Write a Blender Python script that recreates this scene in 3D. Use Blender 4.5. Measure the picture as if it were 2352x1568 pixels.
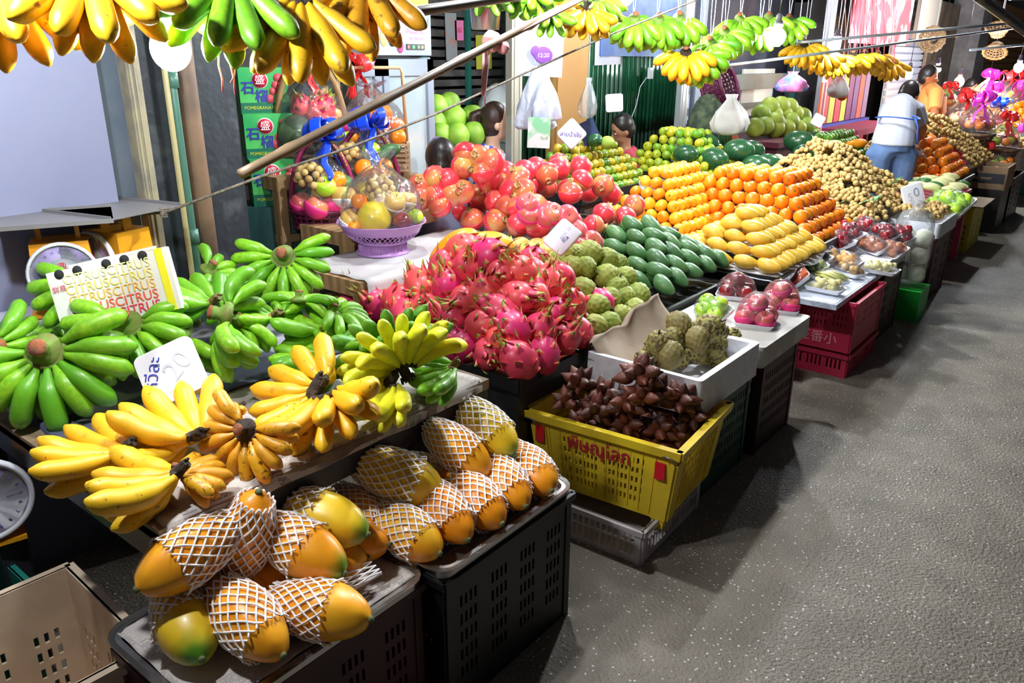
import bpy, math, random
from mathutils import Matrix, Vector, Quaternion, noise
R = random.Random(7)
C = bpy.context.scene.collection
PI = math.pi
for o in list(bpy.data.objects): bpy.data.objects.remove(o)

# ------------------------------------------------------------------ camera
# The camera stands at 1.6 m; +Y runs along the street, -X is the stall side, z = 0 the asphalt.
F, CX, CY, EYE = 1800.0, 1176.0, 784.0, 1.6
def _n(a):
    l = math.sqrt(sum(x*x for x in a)); return tuple(x/l for x in a)
_dn = _n((-31.0, 4976.0, F))
_xo = 2700.0-CX
AY = _n((_xo, -(_xo*_dn[0]+F*_dn[2])/_dn[1], F))
AZ = (-_dn[0], -_dn[1], -_dn[2])
AX = (AY[1]*AZ[2]-AY[2]*AZ[1], AY[2]*AZ[0]-AY[0]*AZ[2], AY[0]*AZ[1]-AY[1]*AZ[0])
cam_d = bpy.data.cameras.new('camera'); cam = bpy.data.objects.new('camera', cam_d); C.objects.link(cam)
cam_d.sensor_width = 36.0; cam_d.lens = F/2352*36.0; cam_d.clip_end = 200; cam_d.clip_start = .02
cam.matrix_world = Matrix(((AX[0], -AX[1], -AX[2], 0), (AY[0], -AY[1], -AY[2], 0), (AZ[0], -AZ[1], -AZ[2], EYE), (0, 0, 0, 1)))
S = bpy.context.scene
S.camera = cam
S.view_settings.view_transform = 'Standard'; S.view_settings.look = 'None'
S.view_settings.gamma = 1; S.view_settings.use_curve_mapping = False
S.view_settings.exposure = 0.60

def ray(px, py):
    v = (px-CX, py-CY, F)
    return Vector([sum(a*b for a, b in zip(v, A)) for A in (AX, AY, AZ)])
def P(px, py, z=0.0):                       # where the sight line meets the level z
    r = ray(px, py); t = (z-EYE)/r.z; return Vector((r.x*t, r.y*t, z))
def PX(px, py, x):                          # where it meets the plane X = x
    r = ray(px, py); t = x/r.x; return Vector((x, r.y*t, EYE+r.z*t))
def PY(px, py, y):
    r = ray(px, py); t = y/r.y; return Vector((r.x*t, y, EYE+r.z*t))
def D(px, py, d):                           # at a distance d
    r = ray(px, py)*(d/F); return Vector((r.x, r.y, EYE+r.z))
def onheap(px, py, h, t0=.3, t1=9.0):       # first meeting of the sight line with a heap surface h(x, y)
    r = ray(px, py)/F; t = t0
    while t < t1:
        p = Vector((r.x*t, r.y*t, EYE+r.z*t))
        if p.z <= h(p.x, p.y): return p
        t += .008
    return None

# ------------------------------------------------------------------ night sky and ambient
W = bpy.data.worlds.new('night'); S.world = W; W.use_nodes = True
_bg = W.node_tree.nodes['Background']; _bg.inputs[0].default_value = (.42, .42, .48, 1); _bg.inputs[1].default_value = .055

# ------------------------------------------------------------------ helpers
class MB:
    def __init__(s): s.v = []; s.f = []; s.m = []
    def add(s, v, f, m=0, M=None):
        b = len(s.v)
        s.v += [tuple(M @ Vector(p)) if M is not None else tuple(p) for p in v]
        s.f += [tuple(b+i for i in q) for q in f]; s.m += [m]*len(f)
    def box(s, c, d, m=0, M=None, tx=1.0, ty=1.0):      # centre, full size; tx, ty scale the bottom face (tapered sides)
        x, y, z = c; a, b, h = d[0]/2, d[1]/2, d[2]/2
        v = [(x-a*tx, y-b*ty, z-h), (x+a*tx, y-b*ty, z-h), (x+a*tx, y+b*ty, z-h), (x-a*tx, y+b*ty, z-h), (x-a, y-b, z+h), (x+a, y-b, z+h), (x+a, y+b, z+h), (x-a, y+b, z+h)]
        s.add(v, [(3, 2, 1, 0), (4, 5, 6, 7), (0, 1, 5, 4), (1, 2, 6, 5), (2, 3, 7, 6), (3, 0, 4, 7)], m, M)
    def tube(s, pts, rad, n=8, m=0, flat=1.0, M=None, up=None, cap=True, mf=None, lob=0):
        pts = [Vector(p) for p in pts]; k = len(pts)
        if not hasattr(rad, '__len__'): rad = [rad]*k
        T = [(pts[min(i+1, k-1)]-pts[max(i-1, 0)]).normalized() for i in range(k)]
        u = Vector(up) if up else (Vector((0, 0, 1)) if abs(T[0].z) < .9 else Vector((1, 0, 0)))
        v = []; f = []
        for i in range(k):
            u = (u-T[i]*u.dot(T[i])).normalized(); w = T[i].cross(u)
            for j in range(n):
                a = 2*PI*j/n; rr = rad[i]*(1+lob*math.cos(5*a))
                v.append(pts[i]+u*(math.cos(a)*rr*flat)+w*(math.sin(a)*rr))
        mm = []
        for i in range(k-1):
            for j in range(n):
                f.append((i*n+j, i*n+(j+1) % n, (i+1)*n+(j+1) % n, (i+1)*n+j)); mm.append(mf[i] if mf else m)
        if cap:
            f.append(tuple(range(n-1, -1, -1))); f.append(tuple((k-1)*n+j for j in range(n))); mm += [mf[0] if mf else m, mf[-1] if mf else m]
        b = len(s.m); s.add(v, f, m, M); s.m[b:] = mm
    def lathe(s, prof, n=20, m=0, M=None, wob=None, mf=None):     # prof: (r, z) from bottom to top
        v = []; f = []; k = len(prof); mm = []
        for i, (r, z) in enumerate(prof):
            for j in range(n):
                a = 2*PI*j/n; q = r*(wob(a, z) if wob else 1); v.append((q*math.cos(a), q*math.sin(a), z))
        for i in range(k-1):
            for j in range(n): f.append((i*n+j, i*n+(j+1) % n, (i+1)*n+(j+1) % n, (i+1)*n+j)); mm.append(mf[i] if mf else m)
        if prof[0][0] > 1e-6: f.append(tuple(range(n-1, -1, -1))); mm.append(m)
        if prof[-1][0] > 1e-6: f.append(tuple((k-1)*n+j for j in range(n))); mm.append(m)
        b = len(s.m); s.add(v, f, m, M); s.m[b:] = mm
    def ell(s, c, r, nu=16, nv=10, m=0, M=None, fn=None):
        v = []; f = []
        for i in range(nv+1):
            t = PI*i/nv
            for j in range(nu):
                a = 2*PI*j/nu; d = Vector((math.sin(t)*math.cos(a), math.sin(t)*math.sin(a), -math.cos(t)))
                k = fn(d) if fn else 1.0
                v.append((c[0]+d.x*r[0]*k, c[1]+d.y*r[1]*k, c[2]+d.z*r[2]*k))
        for i in range(nv):
            for j in range(nu): f.append((i*nu+j, i*nu+(j+1) % nu, (i+1)*nu+(j+1) % nu, (i+1)*nu+j))
        s.add(v, f, m, M)
    def grid(s, fn, nu, nv, m=0, M=None):               # fn(u, v) -> point, u, v in 0..1
        v = [tuple(fn(i/nu, j/nv)) for j in range(nv+1) for i in range(nu+1)]
        f = [(j*(nu+1)+i, j*(nu+1)+i+1, (j+1)*(nu+1)+i+1, (j+1)*(nu+1)+i) for j in range(nv) for i in range(nu)]
        s.add(v, f, m, M)
    def sheet(s, fn, nu, nv, th=.0015, m=0, M=None):     # a thin sheet with a real thickness
        g = MB(); g.grid(fn, nu, nv); n = len(g.v)
        s.add(g.v+[(a, b, c-th) for a, b, c in g.v], g.f+[tuple(i+n for i in reversed(q)) for q in g.f]
              + [(i, i+n, i+1+n, i+1) for i in range(nu)] + [(nv*(nu+1)+i+1, nv*(nu+1)+i+1+n, nv*(nu+1)+i+n, nv*(nu+1)+i) for i in range(nu)]
              + [((j+1)*(nu+1), (j+1)*(nu+1)+n, j*(nu+1)+n, j*(nu+1)) for j in range(nv)] + [(j*(nu+1)+nu, j*(nu+1)+nu+n, (j+1)*(nu+1)+nu+n, (j+1)*(nu+1)+nu) for j in range(nv)], m, M)
    def mesh(s, name, mats, smooth=True, ang=None):
        me = bpy.data.meshes.new(name); me.from_pydata(s.v, [], s.f); me.update()
        for q in (mats if isinstance(mats, (list, tuple)) else [mats]): me.materials.append(q)
        me.polygons.foreach_set('material_index', s.m)
        if smooth:
            me.polygons.foreach_set('use_smooth', [True]*len(s.f))
            if ang: me.set_sharp_from_angle(angle=math.radians(ang))
        return me
    def build(s, name, mats, parent=None, smooth=True, ang=None, M=None):
        return link(name, s.mesh(name, mats, smooth, ang), parent, M)
def link(name, me, parent=None, M=None):
    o = bpy.data.objects.new(name, me); C.objects.link(o)
    if parent: o.parent = parent
    if M is not None: o.matrix_basis = M
    return o
def tag(o, label, cat, group=None, kind=None):
    o['label'] = label; o['category'] = cat
    if group: o['group'] = group
    if kind: o['kind'] = kind
    return o
def struct(o): o['kind'] = 'structure'; return o
def thing(name, label, cat, loc=(0, 0, 0), rz=0.0, group=None, M=None):
    o = bpy.data.objects.new(name, None); C.objects.link(o); o.empty_display_size = .05
    o.matrix_basis = M if M is not None else Matrix.Translation(loc) @ Matrix.Rotation(rz, 4, 'Z')
    return tag(o, label, cat, group)
def frame(o, x, z=None, y=None):                        # matrix with local X along x and local Z near z
    x = Vector(x).normalized(); z = Vector(z if z is not None else (0, 0, 1))
    z = z-x*z.dot(x)
    if z.length < 1e-4: z = Vector((0, 1, 0))-x*x.y
    z.normalize(); y = z.cross(x)
    M = Matrix.Identity(4)
    for i in range(3): M[i][0] = x[i]; M[i][1] = y[i]; M[i][2] = z[i]; M[i][3] = o[i]
    return M
def spawn(spec, label, cat, M, group=None):             # spec = (name, mesh or None, [(part name, mesh, matrix, [sub-parts])])
    name, me, kids = spec
    o = link(name, me, None, M); tag(o, label, cat, group)
    def go(par, ks):
        for k in ks:
            c = link(k[0], k[1], par, k[2] if len(k) > 2 else None)
            if len(k) > 3: go(c, k[3])
    go(o, kids); return o
def TR(p, rx=0, ry=0, rz=0, s=1.0):
    M = Matrix.Translation(p) @ Matrix.Rotation(rz, 4, 'Z') @ Matrix.Rotation(ry, 4, 'Y') @ Matrix.Rotation(rx, 4, 'X')
    return M @ (Matrix.Diagonal((s, s, s, 1)) if not hasattr(s, '__len__') else Matrix.Diagonal((*s, 1)))
def rndrot(): return Matrix.Rotation(R.uniform(0, 6.28), 4, 'Z') @ Matrix.Rotation(R.uniform(0, 6.28), 4, 'X') @ Matrix.Rotation(R.uniform(0, 6.28), 4, 'Y')

# ------------------------------------------------------------------ materials
MATS = {}
def M_(name, col, rough=.5, col2=None, sc=12, lo=.4, hi=.6, coat=0, bump=0, bsc=60, col3=None, metal=0, sss=0, emit=None, spec=.5, alpha=None, wave=None, vor=False, det=3, dist=.01, sheen=0):
    """col and col2 are mixed by a noise in object space; col3 is mixed in per object at random"""
    if name in MATS: return MATS[name]
    m = bpy.data.materials.new(name); m.use_nodes = True; MATS[name] = m
    N = m.node_tree.nodes; L = m.node_tree.links; b = N['Principled BSDF']
    b.inputs['Base Color'].default_value = (*col, 1); b.inputs['Roughness'].default_value = rough; b.inputs['Metallic'].default_value = metal
    b.inputs['Coat Weight'].default_value = coat; b.inputs['Coat Roughness'].default_value = .08; b.inputs['Specular IOR Level'].default_value = spec
    if sss: b.inputs['Subsurface Weight'].default_value = sss; b.inputs['Subsurface Scale'].default_value = .01
    if emit: b.inputs['Emission Color'].default_value = (*emit[:3], 1); b.inputs['Emission Strength'].default_value = emit[3]
    if alpha is not None: b.inputs['Alpha'].default_value = alpha
    tc = N.new('ShaderNodeTexCoord'); src = None
    if col2:
        if wave: t = N.new('ShaderNodeTexWave'); t.inputs['Scale'].default_value = sc; t.inputs['Distortion'].default_value = wave; t.inputs['Detail'].default_value = det
        elif vor: t = N.new('ShaderNodeTexVoronoi'); t.inputs['Scale'].default_value = sc
        else: t = N.new('ShaderNodeTexNoise'); t.inputs['Scale'].default_value = sc; t.inputs['Detail'].default_value = det
        if col3:
            oi = N.new('ShaderNodeObjectInfo'); va = N.new('ShaderNodeVectorMath'); va.operation = 'ADD'
            L.new(tc.outputs['Object'], va.inputs[0]); L.new(oi.outputs['Random'], va.inputs[1])
            L.new(va.outputs[0], t.inputs['Vector'])
        else: L.new(tc.outputs['Object'], t.inputs['Vector'])
        r = N.new('ShaderNodeValToRGB'); r.color_ramp.elements[0].position = lo; r.color_ramp.elements[1].position = hi
        r.color_ramp.elements[0].color = (*col, 1); r.color_ramp.elements[1].color = (*col2, 1)
        L.new(t.outputs[0], r.inputs[0]); src = r.outputs[0]
    if col3:
        oi = N.new('ShaderNodeObjectInfo'); mx = N.new('ShaderNodeMix'); mx.data_type = 'RGBA'
        if src: L.new(src, mx.inputs[6])
        else: mx.inputs[6].default_value = (*col, 1)
        mx.inputs[7].default_value = (*col3, 1); mp = N.new('ShaderNodeMath'); mp.operation = 'POWER'; mp.inputs[1].default_value = 1.6
        L.new(oi.outputs['Random'], mp.inputs[0]); L.new(mp.outputs[0], mx.inputs[0]); src = mx.outputs[2]
    if src: L.new(src, b.inputs['Base Color'])
    if bump:
        t = N.new('ShaderNodeTexNoise'); t.inputs['Scale'].default_value = bsc; t.inputs['Detail'].default_value = 2; L.new(tc.outputs['Object'], t.inputs['Vector'])
        bp = N.new('ShaderNodeBump'); bp.inputs['Strength'].default_value = bump; bp.inputs['Distance'].default_value = dist
        L.new(t.outputs[0], bp.inputs['Height']); L.new(bp.outputs[0], b.inputs['Normal'])
    return m
def film(name='clear_film', tint=(.95, .97, 1), rough=.09, haze=.035, bsc=14, bstr=.6):
    """thin clear plastic: mostly see-through, glossy and a little milky where it creases"""
    if name in MATS: return MATS[name]
    m = bpy.data.materials.new(name); m.use_nodes = True; MATS[name] = m
    N = m.node_tree.nodes; L = m.node_tree.links; N.remove(N['Principled BSDF']); out = N['Material Output']
    tr = N.new('ShaderNodeBsdfTransparent'); tr.inputs[0].default_value = (*tint, 1)
    gl = N.new('ShaderNodeBsdfGlossy'); gl.inputs['Roughness'].default_value = rough
    df = N.new('ShaderNodeBsdfDiffuse'); df.inputs[0].default_value = (.9, .92, .95, 1)
    tc = N.new('ShaderNodeTexCoord'); t = N.new('ShaderNodeTexNoise'); t.inputs['Scale'].default_value = bsc; t.inputs['Detail'].default_value = 4; t.inputs['Distortion'].default_value = 1.2
    L.new(tc.outputs['Object'], t.inputs['Vector'])
    bp = N.new('ShaderNodeBump'); bp.inputs['Strength'].default_value = bstr; bp.inputs['Distance'].default_value = .02; L.new(t.outputs[0], bp.inputs['Height']); L.new(bp.outputs[0], gl.inputs['Normal'])
    fr = N.new('ShaderNodeFresnel'); fr.inputs[0].default_value = 1.45; L.new(bp.outputs[0], fr.inputs['Normal'])
    ad = N.new('ShaderNodeMath'); ad.operation = 'MULTIPLY_ADD'; ad.inputs[1].default_value = .65; ad.inputs[2].default_value = .03; L.new(fr.outputs[0], ad.inputs[0])
    a = N.new('ShaderNodeMixShader'); a.inputs[0].default_value = haze; L.new(tr.outputs[0], a.inputs[1]); L.new(df.outputs[0], a.inputs[2])
    c = N.new('ShaderNodeMixShader'); L.new(ad.outputs[0], c.inputs[0]); L.new(a.outputs[0], c.inputs[1]); L.new(gl.outputs[0], c.inputs[2])
    L.new(c.outputs[0], out.inputs[0]); return m
def bulbmat(name, col, s):
    return M_(name, (.9, .9, .9), .4, emit=(*col, s))

def text_mesh(txt, size, mat, depth=.0006, align='CENTER', bold=0.0):
    cu = bpy.data.curves.new('lettering', 'FONT'); cu.body = txt; cu.size = size; cu.extrude = depth; cu.offset = bold; cu.align_x = align; cu.align_y = 'CENTER'; cu.resolution_u = 3
    o = bpy.data.objects.new('lettering', cu); C.objects.link(o)
    bpy.context.view_layer.update()
    me = bpy.data.meshes.new_from_object(o.evaluated_get(bpy.context.evaluated_depsgraph_get()))
    bpy.data.objects.remove(o); bpy.data.curves.remove(cu); me.materials.clear(); me.materials.append(mat); me.name = 'lettering'
    return me
def lettering(txt, size, mat, parent, M, name='lettering', bold=0.0):
    me = text_mesh(txt, size, mat, bold=bold); return link(name, me, parent, M)
# face matrices: local x to the reader's right, local z out of the surface
def face(p, right, up):
    r = Vector(right).normalized(); u = Vector(up); u = (u-r*u.dot(r)).normalized(); n = r.cross(u)
    M = Matrix.Identity(4)
    for i in range(3): M[i][0] = r[i]; M[i][1] = u[i]; M[i][2] = n[i]; M[i][3] = p[i]
    return M
# ------------------------------------------------------------------ fruit
def _nz(d, s, seed=0): return noise.noise(Vector((d[0]*s+seed, d[1]*s+seed*1.7, d[2]*s)))
def fib(n):
    g = PI*(3-math.sqrt(5)); o = []
    for i in range(n):
        z = 1-2*(i+.5)/n; r = math.sqrt(1-z*z); o.append(Vector((r*math.cos(g*i), r*math.sin(g*i), z)))
    return o

SK = dict(
    green=lambda: M_('green_banana_skin', (.16, .43, .012), .42, (.30, .58, .02), 14, .35, .7, col3=(.09, .32, .012), coat=.15),
    dgreen=lambda: M_('dull_green_banana_skin', (.06, .24, .02), .45, (.14, .36, .03), 14, .35, .7, col3=(.16, .34, .03)),
    lime=lambda: M_('lime_banana_skin', (.72, .72, .03), .42, (.50, .62, .03), 10, .4, .75, col3=(.80, .68, .03)),
    yellow=lambda: M_('yellow_banana_skin', (.84, .50, .012), .42, (.20, .08, .02), 13, .62, .70, col3=(.76, .38, .010), det=5),
    ripe=lambda: M_('ripe_banana_skin', (.78, .38, .012), .42, (.11, .04, .012), 11, .54, .66, col3=(.64, .27, .010), det=5))
STEM = lambda k: M_('dry_banana_stem', (.028, .016, .010), .8, (.10, .055, .03), 40, .5, .75, bump=.8) if k in ('yellow', 'ripe', 'lime') else M_('green_banana_stem', (.16, .14, .04), .75, (.30, .11, .03), 30, bump=.4)
TIPM = lambda k: M_('banana_tip_dark', (.06, .035, .02), .8) if k != 'hgreen' else M_('banana_tip_pale', (.6, .5, .4), .7)
_bm = {}
def banana_mesh(kind, bend, fat):
    key = (kind, bend, fat)
    if key in _bm: return _bm[key]
    n = 15; pts = []; rad = []; mf = []; x = z = 0; a = -bend*.30
    for i in range(n+1):
        t = i/n; pts.append((x, 0, z)); a2 = a+bend*t; x += math.cos(a2)/n; z += math.sin(a2)/n
        if t < .17: r = .042+.035*(t/.17)
        elif t < .40: r = .077+(fat-.077)*math.sin((t-.17)/.23*PI/2)
        elif t < .78: r = fat
        else: r = .026+(fat-.026)*math.cos((t-.78)/.22*PI/2)**.85
        rad.append(r); mf.append(1 if t >= .96 else 0)
    b = MB(); b.tube(pts, rad, 12, 0, mf=mf[:-1], up=(0, 0, 1), lob=.045)
    _bm[key] = b.mesh('banana', [SK[kind](), TIPM(kind)], ang=80); return _bm[key]
def banana_bunch(label, crown, tip, kind, n=9, spread=110, curl=.9, elev=8, fat=.125, L=None, group=None, up=None, two=True, cs=1.0, roll=0):
    """a hand of bananas: crown and mid tip in world space, fingers fanned about the hand's up axis; curl > 0 turns the tips up"""
    crown = Vector(crown); tip = Vector(tip); L = L or (tip-crown).length*1.08
    M = frame(crown, tip-crown, up if up is not None else (0, 0, 1)) @ Matrix.Rotation(math.radians(roll), 4, 'X')
    t = thing('banana_bunch', label, 'bananas', M=M, group=group)
    fat = (fat if fat < .12 else max(fat, .125))*1.13; s = MB(); w = L*(.10+.0006*spread)*cs**.3; n1 = max(3, int(spread/(21.5*min(1, fat/.14)))+1); n = n1*2-1
    pts = [Vector((math.cos(q)*w-w*.75, math.sin(q)*w, -.02*w)) for q in [math.radians(spread/2*(k/6-1)) for k in range(13)]]
    s.tube(pts, [L*.052*(1 if 1 < k < 11 else .8) for k in range(13)], 8)
    hs = 1 if curl > 0 else 1.7
    if curl < 0:        # a broad disc with the cut stump standing on it
        D_ = Matrix.Translation((-w*.72, 0, 0)); s.lathe([(0, -w*.3), (w*.8, -w*.25), (w*.98, 0), (w*.92, w*.22), (w*.5, w*.42), (w*.42, w*.62), (w*.48, w*.85), (w*.46, w*1.05), (w*.40, w*1.1)], 18, M=D_, wob=lambda a, z: 1+.05*math.sin(a*3+z*90))
        s.build('crown', M_('green_crown', (.14, .24, .03), .7, (.16, .13, .04), 25, .4, .7, bump=.3) if kind in ('green', 'dgreen') else STEM(kind), t, ang=60)
        c = MB(); c.lathe([(w*.47, w*1.04), (w*.50, w*1.12), (w*.42, w*1.25), (w*.2, w*1.32), (0, w*1.33)], 14, M=D_, wob=lambda a, z: 1+.06*math.sin(a*4)); c.build('cut_stump', M_('cut_stump_brown', (.30, .09, .03), .8, (.12, .06, .04), 60, .45, .7, bump=.5), t)
    else:
        s.tube([(w*.12, 0, -w*.1), (-w*.35, 0, w*.25), (-w*.7, 0, w*.45), (-w*.85, 0, w*.55)], [w*.42, w*.42, w*.40, w*.38], 9)
        for q in range(5): s.tube([(-w*.55, w*.2*(q-2), w*.35), (-w*.9-w*.1*(q % 2), w*.28*(q-2), w*(.6+.12*(q % 3)))], [w*.16, w*.09], 6)
        s.build('crown', STEM(kind), t, ang=50)
    for i in range(n):
        row = 1 if i >= n1 else 0; q = ((i-n1+.5 if row else i)/(n1-1)*2-1)
        th = math.radians(spread/2*q+R.uniform(-3, 3)); e = math.radians((elev if row == 0 else elev-27)+R.uniform(-4, 4))
        bend = round((curl*1.3+R.uniform(-.2, .2))*(1 if row == 0 else .9), 1)
        d = Vector((math.cos(th)*math.cos(e), math.sin(th)*math.cos(e), math.sin(e)))
        o = Vector((math.cos(th)*w-w*.72, math.sin(th)*w, -L*.05*row))
        z = Vector((0, 0, 1)) if bend >= 0 else Vector((0, 0, -1))
        k = L*R.uniform(.90, 1.02)*(.9 if row else 1)*.92
        link('banana', banana_mesh(kind, abs(bend), round(fat, 3)), t, frame(o, d, z) @ Matrix.Scale(k, 4))
    return t

# round fruit: specs with shared meshes
def _round(name, mat, r, flat=.9, dim=.12, nu=18, nv=12, amp=.02, kids=()):
    out = []
    for s in range(3):
        b = MB(); b.ell((0, 0, 0), (r, r, r*flat), nu, nv, fn=lambda d: 1-dim*max(0, abs(d.z)-.86)/.14+amp*_nz(d, 1.6, s*9+1))
        out.append((name, b.mesh(name, mat), list(kids)))
    return out
_st = MB(); _st.lathe([(.0045, 0), (.004, .002), (.0015, .004), (0, .004)], 8)
def stemdot(mat, z): return ('stem_scar', _st.mesh('stem_scar', mat), Matrix.Translation((0, 0, z)))
SD = M_('stem_scar_green', (.12, .16, .04), .8)
TANG_Y = _round('tangerine', M_('tangerine_skin_yellow', (.95, .40, .01), .38, (.98, .52, .02), 30, col3=(.92, .27, .005), coat=.25, bump=.15, bsc=220, dist=.002), .034, .86, kids=[stemdot(SD, .0275)])
ORANGE = _round('orange', M_('orange_skin', (.96, .25, .004), .35, (.98, .34, .01), 24, col3=(.95, .18, .003), coat=.3, bump=.15, bsc=200, dist=.002), .038, .95, kids=[stemdot(SD, .034)])
TANG_G = _round('tangerine', M_('tangerine_skin_green', (.045, .20, .010), .32, (.16, .32, .012), 22, col3=(.50, .30, .010), coat=.35, bump=.15, bsc=220, dist=.002), .031, .88, kids=[stemdot(SD, .0255)])
TANG_L = _round('tangerine', M_('tangerine_skin_lime', (.42, .52, .02), .34, (.66, .55, .02), 20, col3=(.14, .38, .02), coat=.35, bump=.15, bsc=220, dist=.002), .034, .9, kids=[stemdot(SD, .0285)])
LONGM = M_('longan_skin', (.52, .34, .11), .7, (.66, .46, .16), 60, col3=(.36, .22, .07))
POMELO = _round('pomelo', M_('pomelo_skin', (.20, .33, .03), .5, (.32, .42, .05), 14, col3=(.42, .46, .05), bump=.12, bsc=120, dist=.003), .085, 1.05, .05, 20, 14, .04)
GPOMELO = _round('pomelo', M_('green_pomelo_skin', (.20, .42, .03), .5, (.30, .50, .05), 14, bump=.12, bsc=120, dist=.003), .08, 1.12, .05, 20, 14, .05)

def mango_specs(name, mat, L=.062, rr=.033):
    out = []
    for s in range(3):
        b = MB(); v0 = len(b.v)
        def fn(d, s=s): return 1+.02*_nz(d, 1.5, s*5)
        b.ell((0, 0, 0), (L, rr, rr*.92), 18, 12, fn=fn)
        b.v = [(x, y+.012*((x/L)**2)-.002, z-(.004*max(0, x/L))) if True else 0 for x, y, z in b.v]
        b.v = [(x, y*(1-.22*max(0, x/L)), z*(1-.18*max(0, x/L))) for x, y, z in b.v]
        st = MB(); st.tube([(-L*.98, .01, 0), (-L*1.05, .011, .002)], [.004, .003], 6)
        out.append((name, b.mesh(name, mat), [('stem', st.mesh('stem', M_('fruit_stem', (.10, .07, .03), .8)))]))
    return out
MANGO_Y = mango_specs('mango', M_('yellow_mango_skin', (.84, .50, .045), .42, (.74, .38, .035), 30, .5, .75, col3=(.86, .56, .07), coat=.1))
MANGO_G = mango_specs('mango', M_('green_mango_skin', (.06, .19, .055), .42, (.14, .27, .09), 26, .35, .75, col3=(.05, .15, .04), coat=.1), .062, .034)

# pomegranate in a red foam net, tightly wrapped
def _pome():
    out = []
    for s in range(3):
        b = MB(); b.ell((0, 0, 0), (.047, .047, .044), 20, 14, fn=lambda d: 1+.03*_nz(d, 1.4, s*7+2))
        cal = MB(); cal.lathe([(.013, .040), (.010, .047), (.013, .056), (.009, .050), (.006, .043)], 9, wob=lambda a, z: 1+.25*(z > .05)*math.cos(a*5))
        net = MB()
        net.lathe([(.047*math.sin(t)*1.035, -.044*math.cos(t)*1.035) for t in [PI*(.05+.5*k/9) for k in range(10)]], 30, wob=lambda a, z: 1+.012*math.cos(a*15+z*700))
        out.append(('pomegranate', b.mesh('pomegranate', M_('pomegranate_skin', (.66, .10, .06), .3, (.66, .36, .08), 14, .42, .62, col3=(.70, .08, .06), coat=.9)),
                    [('calyx', cal.mesh('calyx', M_('pomegranate_calyx', (.5, .33, .12), .6))), ('foam_net', net.mesh('foam_net', M_('red_foam_net', (.80, .04, .06), .35, coat=.8)))]))
    return out
POME = _pome()
def _apple(name, mat, r=.04, net=None, nz_=.55):
    out = []
    for s in range(2):
        b = MB(); b.ell((0, 0, 0), (r, r, r*.92), 20, 14, fn=lambda d: 1-.30*max(0, d.z-.80)/.2-.2*max(0, -d.z-.88)/.12+.02*_nz(d, 1.3, s*5))
        st = MB(); st.tube([(0, 0, r*.62), (.003, 0, r*.98)], [.0016, .0012], 6)
        k = [('stem', st.mesh('stem', M_('fruit_stem', (.10, .07, .03), .8)))]
        if net:
            nt = MB(); nt.lathe([(r*math.sin(t)*1.05, -r*.92*math.cos(t)*1.05) for t in [PI*(.05+nz_*.9*q/9) for q in range(10)]], 30, wob=lambda a, z: 1+.02*math.cos(a*15+z*700))
            k.append(('foam_net', nt.mesh('foam_net', net)))
        out.append((name, b.mesh(name, mat), k))
    return out
PINKNET = M_('pink_foam_net', (.85, .03, .22), .5); WHITENET = M_('white_foam_net', (.88, .86, .88), .6)
APPLE_P = _apple('apple', M_('pink_apple_skin', (.62, .10, .10), .3, (.74, .26, .10), 16, col3=(.66, .09, .12), coat=.8), .042, PINKNET)
APPLE_R = _apple('apple', M_('dark_red_apple_skin', (.22, .008, .015), .25, (.34, .02, .02), 20, coat=.8), .038)
APPLE_G = _apple('apple', M_('green_apple_skin', (.42, .72, .03), .3, (.52, .78, .05), 16, coat=.6), .040)
PEAR = _apple('pear', M_('golden_pear_skin', (.80, .50, .12), .4, (.72, .42, .10), 30, coat=.4), .042, WHITENET, .4)
POME_PALE = _apple('pomegranate', M_('pale_pomegranate_skin', (.66, .50, .12), .35, (.78, .30, .12), 14, .5, .75, coat=.7), .042, WHITENET, .4)

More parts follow.
